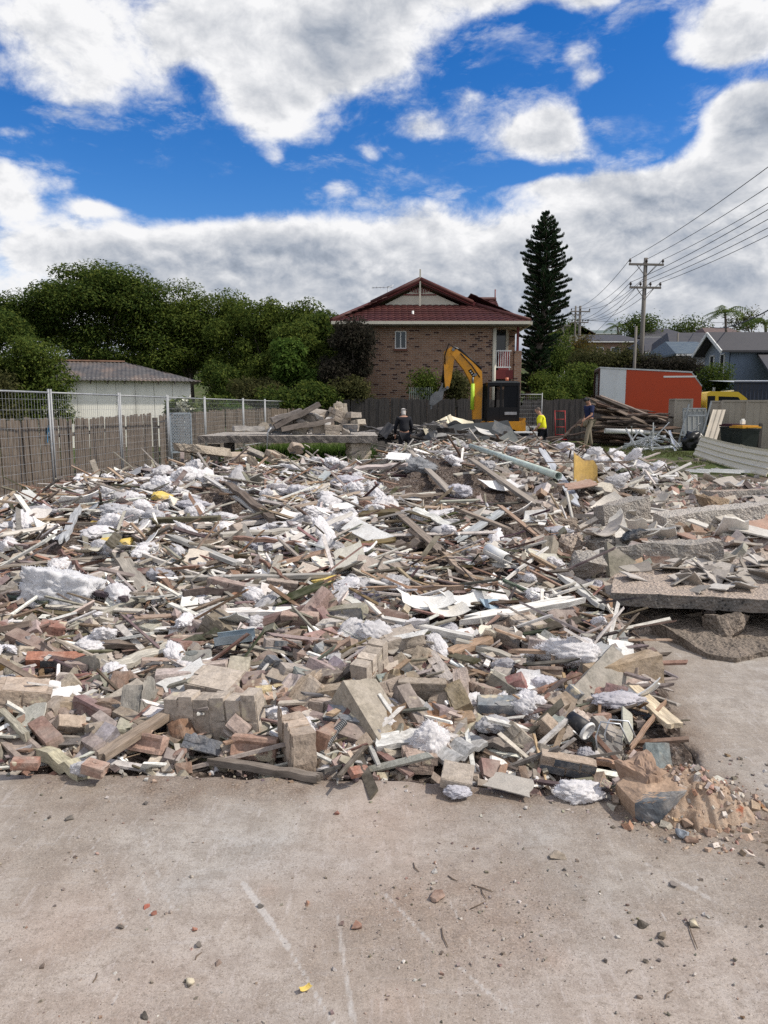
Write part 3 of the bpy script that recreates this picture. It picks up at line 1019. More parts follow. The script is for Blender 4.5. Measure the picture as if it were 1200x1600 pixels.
TUFTS = [fluff_mesh(41, (.2, .16, .13)), fluff_mesh(42, (.24, .15, .10)), fluff_mesh(43, (.17, .17, .15)), fluff_mesh(44, (.28, .14, .09)), fluff_mesh(45, (.2, .2, .09)),
		 fluff_mesh(46, (.15, .13, .16)), fluff_mesh(47, (.22, .13, .14))]

# wisps too many to count
def wisps(n):
	P = scatter(n, wfun=lambda x, y: np.interp(y, [3, 5, 7, 20], [.25, .5, .8, 1]) * (1 - .6 * ss(-1, 2, x) * (y < 5)) * (fbm(x * .9, y * .9, 2, 77) > .42))
	bm = bmesh.new()
	bmesh.ops.create_icosphere(bm, subdivisions=2, radius=1)
	bv = np.array([v.co for v in bm.verts])
	bf = np.array([[v.index for v in f.verts] for f in bm.faces])
	bm.free()
	vs, cs = [], []
	for i, p in enumerate(P):
		k = np.interp(p[1], [3, 8, 25], [.022, .045, .08]) * rng.uniform(.5, 1.6)
		d = np.array([rng.uniform(.8, 1.8), rng.uniform(.7, 1.3), rng.uniform(.5, 1.0)]) * k
		nz = 1 + rng.uniform(-.38, .38, len(bv))[:, None]
		vs.append(bv * d * nz + p + [0, 0, k * .4])
		g = rng.uniform(.55, .88)
		cs.append(np.tile([g, g * .98, g], (len(bv), 1)))
	f = (bf[None] + len(bv) * np.arange(n)[:, None, None]).reshape(-1, 3)
	return np_mesh('insulation_wisps', np.concatenate(vs), f, FL_S, np.concatenate(cs), True)

# ------------------------------------------------------------------ landmarks, for saying which piece is which
MARKS = []

def mark(text, px, py):
	p = hit(px, py)
	MARKS.append((p.x, p.y, text))

for t_, a_, b_ in (('the paper cup', 905, 1133), ('the dust mound', 1060, 1240), ('the insulation block', 95, 920), ('the long brick lump', 335, 1115),
				   ('the insulation ball', 672, 1160), ('the snowy drift', 890, 1010), ('the standing lump', 580, 1045), ('the white board', 570, 830),
				   ('the curved sheets', 690, 940), ('the green pipe', 815, 740), ('the yellow foam', 180, 848), ('the mesh fence', 130, 775),
				   ('the raised slab', 430, 715), ('the brick pier', 560, 705), ('the dark worker', 640, 700), ('the yellow worker', 850, 695), ('the grass edge', 1000, 735),
				   ('the upper kerb', 980, 805), ('the middle kerb', 1040, 870), ('the overhanging slab', 960, 930), ('the floor corner', 30, 1215),
				   ('the gutter piece', 365, 1000), ('the red lump', 85, 1035), ('the frogged brick', 240, 1165), ('the mortared lump', 465, 1165),
				   ('the middle hollow', 720, 870), ('the floor edge', 640, 1230), ('the side floor edge', 1040, 1120), ('the leaning board', 870, 735),
				   ('the foam wedge', 505, 905), ('the buff slab', 320, 705), ('the paling fence', 40, 800), ('the fallen brickwork', 380, 720),
				   ('the tan stone', 430, 1080), ('the grey fluff', 650, 735), ('the pipe stub', 778, 868), ('the glass sheet', 840, 1075), ('the splintered plank', 330, 860)):
	mark(t_, a_, b_)

def near_list(x, y):
	return sorted(MARKS, key=lambda m: math.hypot((m[0] - x) * 1.3, m[1] - y) / (1 + .12 * m[1]))[:6]

def near_mark(x, y):
	m = near_list(x, y)[0]
	dx, dy = x - m[0], y - m[1]
	return (('left of ' if dx < 0 else 'right of ') if abs(dx) > abs(dy) * .6 else ('in front of ' if dy < 0 else 'behind ')) + m[2]

def more_marks(x, y):
	"""true additions that set one piece apart: the next landmarks along"""
	return ['towards ' + m[2] for m in near_list(x, y)[1:]]

USED = {}

def unique(lab, extras):
	for e in [''] + extras:
		t = (lab + ' ' + e).strip()
		if len(t.replace('-', ' ').split()) > 16 and e:
			continue
		if t not in USED:
			USED[t] = 1
			return t
	USED[lab] = USED.get(lab, 0) + 1
	return lab

def facing(x, y):
	return 'left of' if x < 0 else 'right of'

def put(name, me, loc, rot, color, label, cat, group=None, scale=(1, 1, 1), tweak=.0):
	o = bpy.data.objects.new(name, me)
	COL.objects.link(o)
	M = rot.to_4x4() if isinstance(rot, Matrix) else Euler(rot).to_matrix().to_4x4()
	o.matrix_world = Matrix.Translation(loc) @ M @ Matrix.Diagonal((*scale, 1))
	o.color = (*color, 1)
	return tag(o, label, cat, group)

def surf_rot(x, y, yaw, tilt=(0, 0), follow=1.0):
	n = normal_at(np.array([x]), np.array([y]), .15)[0]
	z = Vector((n[0] * follow, n[1] * follow, 1)).normalized()
	X = Vector((math.cos(yaw), math.sin(yaw), 0))
	X = (X - z * X.dot(z)).normalized()
	Y = z.cross(X)
	return Matrix((X, Y, z)).transposed() @ Euler((tilt[0], tilt[1], 0)).to_matrix()

def depth_of(p):
	return (Vector(p) - EYE).dot(Vector((0, math.cos(PITCH), -math.sin(PITCH))))

def hero(name, me, px, py, rot=(0, 0, 0), wpx=None, size=1.0, color=(.5, .5, .5), label='', cat='', lift=0.0, scale=None, clear=.8, base=None, tilt_to_surface=False):
	"""one piece the photograph shows clearly, set on the surface where its sight line meets it"""
	p = hit(px, py, lift + .025)
	if wpx:
		size = wpx * depth_of(p) / F / (base or me_len(me))
	sc_ = tuple(size * k for k in (scale or (1, 1, 1)))
	if tilt_to_surface:
		rot = surf_rot(p.x, p.y, rot[2], (rot[0], rot[1]))
	HERO.append((p.x, p.y, me_len(me) * sc_[0] * .5 * clear))
	return put(name, me, p, rot, color, label, cat, scale=sc_)

def me_len(me):
	xs_ = [v.co.x for v in me.vertices]
	return max(xs_) - min(xs_)

# ------------------------------------------------------------------ pieces one can point to
WHITE_FL, GREY_FL = (.84, .82, .83), (.54, .53, .54)
BIGTUFT = fluff_mesh(51, (.27, .2, .17), 5, strands=1900)
BALL = fluff_mesh(52, (.15, .14, .17), 5, strands=1900)
DRIFT = fluff_mesh(53, (.32, .17, .14), 5, strands=1900)
BLOCK = fluff_mesh(54, (.33, .2, .17), 5, blocky=.92, strands=700, name='insulation_block')

hero('insulation_block', BLOCK, 100, 925, (R(-12), R(8), R(-12)), wpx=140, color=(.80, .80, .82), label='big torn block of grey insulation batt with one flat cut end', cat='insulation', lift=.05)
FLUFFS = [
	(888, 1020, 118, DRIFT, WHITE_FL, 'largest snowy drift of insulation behind the paper cup', -25), (672, 1168, 78, BALL, WHITE_FL, 'round white ball of insulation at the front of the heap', 10),
	(905, 1240, 84, TUFTS[1], WHITE_FL, 'white insulation tuft lying against the front floor edge', 0), (770, 1132, 62, TUFTS[4], GREY_FL, 'flat grey insulation pad between two grey planks', 0),
	(965, 1098, 95, TUFTS[3], (.62, .60, .64), 'wide grey white insulation strip above the paper cup', 5), (418, 853, 76, TUFTS[1], (.7, .69, .75), 'lilac white insulation clump among the middle planks', 0),
	(600, 797, 55, TUFTS[5], WHITE_FL, 'upright white insulation tuft above the snapped white board', 0), (655, 733, 66, BIGTUFT, (.36, .37, .39), 'dark grey fluff mound at the back of the heap', 0),
	(720, 770, 44, TUFTS[0], (.66, .65, .7), 'lilac insulation puff near the pale green pipe', 0), (640, 990, 58, TUFTS[4], (.6, .59, .63), 'grey white insulation pad under the curved sheets', 0),
	(868, 832, 62, TUFTS[3], (.52, .52, .56), 'grey insulation roll beside the broken kerbs', 8), (930, 922, 62, TUFTS[2], (.6, .59, .65), 'insulation clump touching the overhanging slab', 0),
	(138, 1012, 56, TUFTS[1], WHITE_FL, 'white tuft below the big insulation block', 0), (285, 1042, 34, TUFTS[2], WHITE_FL, 'small bright tuft between the red bricks', 0),
	(130, 1203, 40, TUFTS[6], (.7, .69, .71), 'shaggy tuft on the front left floor edge', 0), (190, 1132, 30, TUFTS[2], WHITE_FL, 'small round tuft above the frogged brick', 0),
	(432, 1118, 46, TUFTS[0], WHITE_FL, 'white tuft behind the tall mortar faced lump', 0), (600, 1132, 52, TUFTS[3], WHITE_FL, 'white wispy tuft left of the round ball', 0),
	(300, 790, 60, TUFTS[3], (.63, .62, .67), 'lilac insulation mat near the left fence', 0), (180, 800, 66, TUFTS[1], (.62, .62, .65), 'pale mat of insulation along the mesh fence', 0),
	(60, 800, 62, TUFTS[3], (.55, .54, .57), 'dusty insulation mat in the fence corner', 0), (252, 902, 52, TUFTS[0], (.45, .45, .49), 'dark grey tuft right of the insulation block', 0),
	(790, 1046, 46, TUFTS[6], (.5, .49, .52), 'grey shredded tuft beside the snowy drift', 0), (715, 1240, 48, TUFTS[1], (.62, .61, .66), 'low grey tuft at the front below the round ball', 0),
	(850, 1072, 52, TUFTS[0], (.66, .65, .7), 'tuft beside the green glass sheet', 0), (915, 1185, 34, TUFTS[5], (.5, .49, .52), 'grey tuft under the paper cup', 0),
	(545, 755, 60, TUFTS[1], (.66, .65, .7), 'insulation mat in front of the brick pier', 0), (470, 770, 44, TUFTS[0], (.68, .67, .71), 'puff of insulation below the raised slab', 0),
	(600, 1100, 50, TUFTS[4], (.6, .59, .63), 'thin insulation pad in front of the standing brick lump', 0), (1010, 733, 60, TUFTS[3], WHITE_FL, 'insulation mat at the edge of the grass', 0),
	(950, 728, 52, TUFTS[0], WHITE_FL, 'bright puff behind the yellow cardboard', 0), (700, 985, 44, TUFTS[2], (.63, .62, .66), 'puff of insulation in front of the curved sheets', 0),
	(240, 815, 52, TUFTS[6], (.6, .6, .63), 'shaggy insulation clump near the yellow foam', 0), (300, 1000, 40, TUFTS[4], (.64, .63, .67), 'pad of insulation left of the gutter piece', 0)]
for px, py, wpx, me, c, lab, yaw in FLUFFS:
	hero('insulation_tuft', me, px, py, (0, 0, R(yaw)), wpx=wpx, color=c, label=lab, cat='insulation', lift=.035 * wpx / 60 if py < 1220 else .004, clear=.6)['group'] = 'torn tufts of insulation'

# brickwork lumps
LONG = masonry_mesh(61, 1, 2, 1)
LONGCOL = masonry_mesh(62, 1, 1, 6)
UPR = masonry_mesh(63, 1, 1, 4)
TALL = masonry_mesh(64, 1, 1, 3, skin=True)
DB, TB, RB, GB = (.32, .245, .2), (.42, .335, .265), (.30, .185, .145), (.43, .37, .31)

def lump(me, px, py, rot, wpx, c, lab, base=None, lift=.03, cat='brickwork', name='masonry_lump', clear=.8):
	hero(name, me, px, py, tuple(R(a) for a in rot), wpx=wpx, color=c, label=lab, cat=cat, lift=lift, base=base, clear=clear)

lump(LONGCOL, 338, 1122, (0, 86, -12), 155, GB, 'long lump of six bonded bricks lying on its side', base=.52, lift=.05)
lump(TALL, 465, 1170, (80, 90, 12), 36, TB, 'tall mortar faced brick lump at the front floor edge', base=.11, lift=.06)
lump(LUMPS[0], 340, 1078, (8, 5, -15), 82, GB, 'mortar topped pair of bricks above the long lump')
lump(LUMPS[0], 38, 1090, (0, 12, 20), 80, TB, 'squat brick lump at the left edge of the view')
lump(LUMPS[2], 105, 1142, (40, 20, 38), 62, TB, 'brick lump tipped on its corner in the front left')
lump(LUMPS[5], 175, 1108, (10, -8, -8), 66, (.30, .21, .15), 'brown brick pair with yellow mortar end')
lump(UPR, 578, 1045, (15, 78, 82), 80, GB, 'standing brick lump with flat mortared face', base=.33, lift=.07)
lump(LUMPS[0], 628, 1008, (0, -10, 15), 66, GB, 'brick pair behind the standing lump')
lump(LUMPS[1], 88, 1035, (25, 5, 15), 90, (.36, .17, .12), 'red brick lump showing raw broken faces')
lump(LUMPS[3], 660, 1082, (10, 0, -5), 76, (.3, .25, .2), 'flat brown lump of bricks right of the standing lump')
lump(LUMPS[0], 822, 980, (15, 0, 30), 50, GB, 'brick pair left of the snowy drift')
lump(LUMPS[4], 700, 1092, (45, 10, -35), 48, TB, 'tilted brick pair behind the round insulation ball')
lump(LUMPS[1], 440, 1010, (0, 10, 25), 60, (.38, .33, .3), 'grey brick lump near the zinc gutter piece')
lump(LUMPS[2], 420, 1042, (30, 20, 70), 44, (.15, .16, .18), 'dark painted brick lump leaning on its end')
lump(LUMPS[6], 320, 1168, (-35, 0, -25), 66, (.20, .21, .23), 'slate painted brick pair with a mortar line')
lump(LUMPS[3], 470, 975, (20, 0, -8), 60, (.4, .29, .24), 'pink brick slab near the yellow foam wedge')
lump(LUMPS[1], 885, 1198, (10, 8, -8), 86, TB, 'brick lump resting at the front near the dust mound')
lump(LUMPS[0], 755, 1085, (0, 20, 40), 46, DB, 'brown brick pair beside the shredded tuft')
lump(LUMPS[2], 855, 1145, (20, 40, -30), 58, TB, 'tan brick lump left of the paper cup')
lump(LUMPS[0], 655, 1190, (0, 5, 8), 52, (.38, .29, .24), 'square brick end below the round insulation ball')
lump(LUMPS[5], 790, 1000, (25, 10, -20), 70, (.35, .3, .26), 'mottled lump near the blue painted chip')
lump(LUMPS[4], 715, 1215, (10, 8, -10), 50, GB, 'flat brick pair half buried at the front edge')
lump(LUMPS[1], 250, 1040, (5, 8, 22), 60, (.4, .3, .25), 'rosy lump left of the mortar topped pair')
lump(LUMPS[3], 440, 920, (10, 8, 5), 50, (.33, .27, .23), 'brown lump beside the foam wedge')
# single bricks
BK = [(232, 1165, 62, 1, (62, 0, -20), (.38, .25, .2), 'frogged brick facing the front floor'), (398, 1168, 74, 1, (78, 4, -4), (.34, .22, .17), 'frogged brick stood on edge beside the tall lump'),
	  (540, 1122, 66, 2, (20, 0, -18), (.19, .21, .24), 'slate grey painted brick in the front middle'), (780, 1104, 70, 2, (8, 0, -4), (.2, .22, .235), 'long slate grey brick beside the flat grey pad'),
	  (40, 1195, 42, 0, (5, 5, 10), (.29, .16, .12), 'dark red brick on the front left edge'), (275, 1058, 56, 7, (0, 0, 12), (.45, .38, .35), 'pale dusty brick above the frogged bricks'),
	  (560, 1208, 34, 5, (30, 10, 40), (.3, .15, .11), 'rounded red half brick at the front'), (155, 1205, 40, 3, (0, 10, -10), (.36, .24, .19), 'brick half near the shaggy tuft'),
	  (900, 1085, 48, 6, (30, 20, 60), (.2, .215, .23), 'slate painted brick tipped beside the snowy drift'), (945, 1125, 28, 3, (85, 0, 20), (.33, .2, .15), 'holed brown brick right of the paper cup'),
	  (948, 1225, 24, 3, (20, 30, 70), (.42, .3, .27), 'pinkish brick half beside the dust mound'), (420, 1080, 44, 5, (0, 0, 15), (.52, .42, .24), 'yellow tan stone in the front middle'),
	  (505, 1060, 60, 0, (5, 0, 30), (.15, .125, .11), 'blackened brick left of the standing lump'), (440, 1062, 44, 6, (20, 10, -20), (.3, .25, .2), 'brown brick with grey painted end'),
	  (330, 1045, 58, 0, (0, -6, -4), (.4, .33, .29), 'dusty brick behind the mortar topped pair'), (90, 985, 40, 3, (10, 10, 15), (.27, .14, .11), 'dark red brick below the insulation block'),
	  (505, 1012, 36, 2, (40, 0, 60), (.24, .25, .26), 'small grey painted brick near the gutter piece')]
for px, py, wpx, i, rot, c, lab in BK:
	hero('brick', BRICKS[i], px, py, tuple(R(a) for a in rot), wpx=wpx, color=c, label=lab, cat='brick', lift=.04, clear=.7)['group'] = 'loose bricks in the heap'

# boards and sheets
WB = sheet_mesh(71, (.62, .22), .014, .0, .12)
hero('white_board', WB, 572, 832, (R(28), R(12), R(-48)), wpx=98, color=(.78, .78, .77), label='snapped white board with one ragged end in mid heap', cat='board', lift=.10)
CURL = sheet_mesh(72, (.5, .24), .008, .07, .14)
for px, py, wpx, yaw, c, lab in ((668, 945, 92, 4, (.66, .65, .62), 'upper curved white sheet in the middle of the heap'), (728, 940, 80, 22, (.7, .69, .66), 'narrow curved white sheet leaning on its neighbour'),
								 (700, 958, 70, 12, (.6, .58, .54), 'lower curved sheet half hidden below the others')):
	hero('curved_sheet', CURL, px, py, (R(14), 0, R(yaw)), wpx=wpx, color=c, label=lab, cat='sheet', lift=.05)['group'] = 'curved white sheets'
SHH = [(532, 790, 56, 3, (12, 0, 8), (.8, .8, .79), 'bright white sheet piece above the snapped board'), (455, 742, 34, 0, (8, 4, 10), (.8, .8, .8), 'small white sheet below the raised slab'),
	   (100, 1085, 56, 1, (18, 10, 20), (.78, .78, .79), 'bright white panel piece in the front left'), (845, 872, 62, 4, (18, 10, -12), (.50, .48, .41), 'mossy fibro sheet bowed over the broken block'),
	   (510, 880, 50, 3, (8, 0, 0), (.66, .62, .54), 'cream rounded sheet above the foam wedge'), (840, 1072, 40, 1, (40, 10, -40), (.60, .70, .57), 'pale green glass sheet near the snowy drift'),
	   (768, 945, 34, 5, (30, 5, 30), (.33, .45, .55), 'light blue painted chip right of the curved sheets'), (845, 1050, 20, 5, (50, 0, 20), (.30, .45, .68), 'small sky blue chip behind the green glass'),
	   (780, 760, 60, 7, (10, 0, 15), (.74, .73, .72), 'wide white sheet lying under the pale green pipe'), (632, 715, 60, 0, (15, 5, 5), (.8, .8, .8), 'white board crossing the back of the heap'),
	   (970, 1015, 44, 7, (25, 5, -10), (.72, .71, .68), 'white torn sheet at the corner of the path'), (640, 780, 46, 2, (8, 8, 20), (.7, .69, .68), 'pale sheet near the middle back'),
	   (790, 885, 44, 2, (12, 0, -8), (.62, .6, .56), 'pale sheet right of the middle hollow'), (335, 940, 24, 0, (60, 0, 0), (.63, .6, .57), 'upright pale sheet near the insulation block'),
	   (255, 760, 36, 0, (20, 0, 10), (.6, .6, .6), 'grey white sheet by the broken slab end'), (800, 1228, 74, 0, (6, 4, -22), (.42, .39, .35), 'dull fibro sheet sloping to the front edge'),
	   (560, 960, 60, 6, (15, 0, 35), (.55, .52, .48), 'ribbed pale sheet left of the curved sheets'), (870, 905, 50, 1, (20, 10, 20), (.58, .57, .55), 'white tile sheet below the broken block'),
	   (1085, 840, 44, 1, (55, 0, 10), (.72, .70, .66), 'white plaster sheet standing among the concrete kerbs'), (795, 935, 40, 5, (50, 20, 30), (.30, .29, .27), 'dark grey tile leaning near the blue chip')]
for px, py, wpx, i, rot, c, lab in SHH:
	hero('plaster_sheet', SHEETS[i], px, py, tuple(R(a) for a in rot), wpx=wpx, color=c, label=lab, cat='sheet', lift=.04 if py < 1200 else .01, clear=.6)['group'] = 'broken sheets in the heap'

# planks: pixel of both ends
def span(name, me, a, b, wdt, th, color, label, cat, group=None, lift=(.03, .03), unit_w=.09, unit_t=.03, roll=0.0):
	p, q = hit(*a, lift[0]), hit(*b, lift[1])
	X = (q - p)
	L = X.length
	X.normalize()
	n = normal_at(np.array([(p.x + q.x) / 2]), np.array([(p.y + q.y) / 2]), .2)[0]
	Z = Vector(n)
	Z = (Z - X * Z.dot(X)).normalized()
	Yv = Z.cross(X)
	M = Matrix((X, Yv, Z)).transposed() @ Matrix.Rotation(roll, 3, 'X')
	for t in (.2, .5, .8):
		HERO.append((p.x + (q.x - p.x) * t, p.y + (q.y - p.y) * t, max(.07, L * .12)))
	return put(name, me, (p + q) / 2, M, color, label, cat, group, (L, wdt / unit_w, th / unit_t))

GP = 'planks lying in the heap'
PK = [((265, 838), (372, 882), .09, .03, (.40, .39, .37), 'long splintered grey plank left of the middle', .12), ((355, 758), (430, 812), .09, .05, (.13, .10, .08), 'dark plank sloping across the back left', .14),
	  ((180, 860), (228, 925), .11, .04, (.33, .30, .26), 'grey plank running down beside the foam bits', .08), ((98, 850), (125, 790), .07, .03, (.42, .43, .44), 'thin grey board standing near the left fence', .14),
	  ((270, 905), (520, 900), .06, .03, (.38, .36, .33), 'long narrow plank across the left middle', .07), ((345, 838), (470, 828), .1, .03, (.46, .43, .38), 'pale plank laid level left of the white board', .08),
	  ((620, 800), (690, 862), .07, .03, (.27, .22, .18), 'brown plank dropping into the middle hollow', .10), ((610, 858), (690, 850), .11, .06, (.15, .12, .10), 'black beam end above the middle hollow', .06),
	  ((715, 845), (790, 795), .12, .02, (.42, .44, .45), 'grey board leaning by the pale green pipe', .10), ((735, 720), (840, 790), .1, .04, (.30, .26, .22), 'long beam descending right of the back mound', .16),
	  ((845, 702), (905, 790), .13, .02, (.47, .49, .52), 'long leaning grey board above the concrete kerbs', .22), ((640, 705), (705, 770), .12, .04, (.34, .3, .26), 'wide weathered board at the back of the heap', .14),
	  ((215, 1078), (285, 1030), .07, .03, (.20, .17, .14), 'dark stick slanting behind the frogged brick', .06), ((150, 1190), (290, 1100), .06, .035, (.28, .22, .17), 'brown splintered beam beside the long lump', .07),
	  ((140, 1012), (268, 1004), .07, .03, (.16, .125, .1), 'dark split plank below the insulation block', .05), ((585, 1165), (665, 1150), .09, .03, (.62, .61, .58), 'white painted board left of the round ball', .06),
	  ((690, 1195), (750, 1150), .10, .025, (.36, .36, .36), 'grey plank right of the round insulation ball', .07), ((600, 1080), (730, 1072), .05, .03, (.38, .33, .27), 'thin plank behind the round ball', .05),
	  ((985, 1075), (1055, 1135), .09, .025, (.62, .52, .38), 'fresh split pine plank at the floor edge', .06), ((985, 1175), (1040, 1095), .02, .015, (.34, .22, .15), 'thin stick crossing the split pine plank', .08),
	  ((400, 1010), (475, 985), .06, .03, (.33, .25, .2), 'brown board right of the gutter piece', .05), ((470, 1080), (590, 1040), .05, .04, (.12, .1, .085), 'black charred stick near the standing lump', .06),
	  ((650, 1010), (700, 1035), .04, .02, (.44, .37, .3), 'splintered pale lath beside the standing lump', .06), ((530, 1215), (575, 1165), .02, .012, (.13, .11, .09), 'dark strip at the front edge left of the red half brick', .05),
	  ((880, 905), (945, 950), .11, .03, (.57, .56, .53), 'white moulded board below the broken block', .09), ((905, 1010), (914, 950), .02, .012, (.45, .33, .24), 'upright thin stick in front of the overhanging slab', .02),
	  ((800, 1018), (915, 1020), .03, .02, (.40, .28, .2), 'reddish stick across the snowy drift', .10), ((0, 865), (200, 885), .07, .03, (.43, .38, .33), 'long pale batten at the left edge', .06),
	  ((0, 930), (60, 905), .09, .06, (.30, .27, .24), 'grey beam end left of the insulation block', .03), ((430, 905), (610, 905), .07, .03, (.5, .46, .42), 'pale batten in the middle near the foam wedge', .06),
	  ((500, 985), (600, 935), .10, .03, (.46, .43, .40), 'pale ridged plank left of the curved sheets', .06), ((280, 985), (165, 990), .05, .02, (.68, .67, .65), 'thin white batten below the grey tuft', .04),
	  ((60, 1180), (130, 1210), .06, .05, (.46, .42, .3), 'yellowish broken stick on the front left edge', .03), ((330, 1190), (500, 1215), .045, .03, (.20, .17, .145), 'knotty dark branch along the front edge', .03),
	  ((640, 830), (745, 905), .06, .03, (.37, .29, .23), 'brown lath slanting into the hollow', .08), ((700, 790), (800, 830), .06, .03, (.31, .25, .2), 'brown lath below the pale green pipe', .10),
	  ((780, 790), (880, 870), .05, .02, (.36, .25, .18), 'reddish lath running to the broken block', .12), ((745, 1160), (815, 1170), .05, .03, (.22, .19, .17), 'dark lath near the tan brick lump', .03),
	  ((930, 1190), (985, 1198), .03, .025, (.42, .27, .19), 'red brown stick pointing at the dust mound', .05), ((560, 785), (690, 770), .07, .03, (.27, .22, .18), 'dark plank above the upright tuft', .12),
	  ((430, 800), (560, 770), .06, .03, (.4, .33, .27), 'tan plank in the back middle', .10), ((320, 745), (400, 800), .05, .03, (.62, .6, .57), 'white plank left of the dark sloping plank', .12)]
for i, (a, b, wd, th, c, lab, lf) in enumerate(PK):
	span('timber_plank', PLANKS[i % 9], a, b, wd, th, c, lab, 'plank', GP, (lf, lf))

# pipes, gutter, cup and other oddments
PVC = plain_mat('pale_green_plastic', (.55, .64, .58), .35, 0, .12, 5, dirt=((.35, .32, .28), .5, 9))
PVCW = plain_mat('white_plastic', (.75, .75, .73), .4, 0, .1, 5, dirt=((.4, .36, .32), .5, 8))
BLACKP = plain_mat('black_card', (.022, .022, .025), .5, 0, .2, 8, dirt=((.2, .18, .16), .4, 30))
FOAM = plain_mat('yellow_foam', (.68, .50, .13), .95, 0, .3, 14, .6, dirt=((.4, .36, .32), .6, 9))
CARD = plain_mat('stained_yellow_board', (.50, .33, .10), .8, 0, .35, 7, .3, dirt=((.2, .15, .1), .6, 5))

def hollow_pipe(name, a, b, r, wall, mat, label, cat, parent=None):
	a, b = Vector(a), Vector(b)
	d = (b - a).normalized()
	mb = MB()
	n = 20
	u = d.orthogonal().normalized()
	w_ = d.cross(u)
	ring = lambda c, rr: [c + (u * math.cos(2 * math.pi * k / n) + w_ * math.sin(2 * math.pi * k / n)) * rr for k in range(n)]
	vs = ring(a, r) + ring(b, r) + ring(b, r - wall) + ring(a, r - wall)
	fs = []
	for s0 in range(4):
		s1 = (s0 + 1) % 4
		for k in range(n):
			fs.append((s0 * n + k, s0 * n + (k + 1) % n, s1 * n + (k + 1) % n, s1 * n + k))
	mb.add(vs, fs, 0, True)
	o = mb.build(name, mat, parent)
	if label:
		tag(o, label, cat)
	return o

hollow_pipe('drain_pipe', hit(735, 712) + Vector((0, 0, .22)), hit(872, 762) + Vector((0, 0, .16)), .055, .006, PVC, 'long pale green drain pipe lying on the right of the heap', 'pipe')
p = hit(778, 872, .12)
HERO.append((p.x, p.y, .16))
pipe = hollow_pipe('pipe_stub', p + Vector((-.07, .12, .04)), p + Vector((.06, -.12, 0)), .052, .006, PVCW, 'short white pipe stub with a joint collar near the middle', 'pipe')
p = hit(905, 1133, .13)
HERO.append((p.x, p.y, .13))
cup = thing('paper_cup', 'black paper cup with a white rim dropped in the front right', 'cup', p)
M = Vector((.55, -.75, -.32)).to_track_quat('Z', 'Y').to_matrix()
mb = MB()
n = 28
prof = [(.0, -.06), (.031, -.06), (.036, -.02), (.043, .05), (.041, .05), (.034, -.02), (.0, -.052)]
vs = [M @ Vector((r_ * math.cos(2 * math.pi * k / n), r_ * math.sin(2 * math.pi * k / n), z_)) for r_, z_ in prof for k in range(n)]
fs = [(i * n + k, i * n + (k + 1) % n, (i + 1) * n + (k + 1) % n, (i + 1) * n + k) for i in range(len(prof) - 1) for k in range(n)]
mb.add(vs, fs, 0, True)
mb.build('cup_wall', BLACKP, cup)
mb = MB()
prof = [(.0405, .048), (.047, .046), (.0475, .054), (.044, .060), (.038, .060), (.036, .054), (.0, .052)]
vs = [M @ Vector((r_ * math.cos(2 * math.pi * k / n), r_ * math.sin(2 * math.pi * k / n), z_)) for r_, z_ in prof for k in range(n)]
mb.add(vs, fs[:n * (len(prof) - 1)], 0, True)
mb.build('lid', PVCW, cup)
# gutter length
p, q = hit(338, 1006, .1), hit(396, 999, .11)
HERO.append(((p.x + q.x) / 2, (p.y + q.y) / 2, .15))
mb = MB()
d = (q - p).normalized()
sd = Vector((0, 0, 1)).cross(d).normalized()
up = Vector((0, 0, 1))
pr = [(-.05, .05), (-.05, 0), (.05, 0), (.05, .05), (.04, .055)]
th = .004
for (y0, z0), (y1, z1) in zip(pr, pr[1:]):
	mb.bar(p + sd * (y0 + y1) / 2 + up * (z0 + z1) / 2 - d * .0, q + sd * (y0 + y1) / 2 + up * (z0 + z1) / 2, math.hypot(y1 - y0, z1 - z0) + th, th, up=(sd * -(z1 - z0) + up * (y1 - y0)))
tag(mb.build('gutter_piece', plain_mat('blue_grey_zinc', (.34, .40, .44), .4, .5, .2, 9)), 'short blue grey zinc gutter piece lying in the left middle', 'gutter')
# foam, stained board and flexible conduit
for px, py, wpx, yaw, lab in ((255, 776, 36, 0, 'yellow foam scrap close to the broken slab end'), (166, 846, 24, 0, 'small bright yellow foam bit of the left group'), (192, 850, 36, 20, 'larger torn yellow foam bit of the left group'),
							  (505, 908, 38, -30, 'yellow foam wedge in the middle of the heap'), (152, 815, 24, 10, 'flat yellow foam bit nearest the fence')):
	hero('foam_scrap', chunk_mesh(81 + px, (.2, .13, .07), 2, .012, [FOAM], name='foam_scrap'), px, py, (R(12), 0, R(yaw)), wpx=wpx, label=lab, cat='foam', lift=.05)
CARDM = sheet_mesh(85, (.4, .34), .012, .09, .2, mat=CARD, name='stained_board')
hero('stained_board', CARDM, 906, 738, (R(75), R(10), R(30)), wpx=56, label='stained yellow board curling up at the right of the heap', cat='board', lift=.15)
hero('white_box', chunk_mesh(86, (.2, .12, .2), 0, .0, [PVCW], 8, name='white_box'), 917, 716, (0, 0, 0), wpx=14, label='small white box standing behind the stained board', cat='box', lift=.1)
p = hit(502, 1195)
mb = MB()
pts = [p + Vector((0, 0, .03)), p + Vector((.03, .05, .07)), p + Vector((.06, .11, .10)), p + Vector((.10, .15, .13))]
mb.tube(pts, .014, 10)
for i in range(22):
	t = i / 21 * 3
	k = min(int(t), 2)
	c = pts[k].lerp(pts[k + 1], t - k)
	mb.tube([c, c + (pts[k + 1] - pts[k]).normalized() * .004], .0175, 10)
tag(mb.build('conduit_hose', plain_mat('grey_conduit', (.20, .205, .21), .5, 0, .2, 9, dirt=((.4, .36, .32), .5, 8))), 'short ribbed grey conduit hose poking up at the front', 'hose')
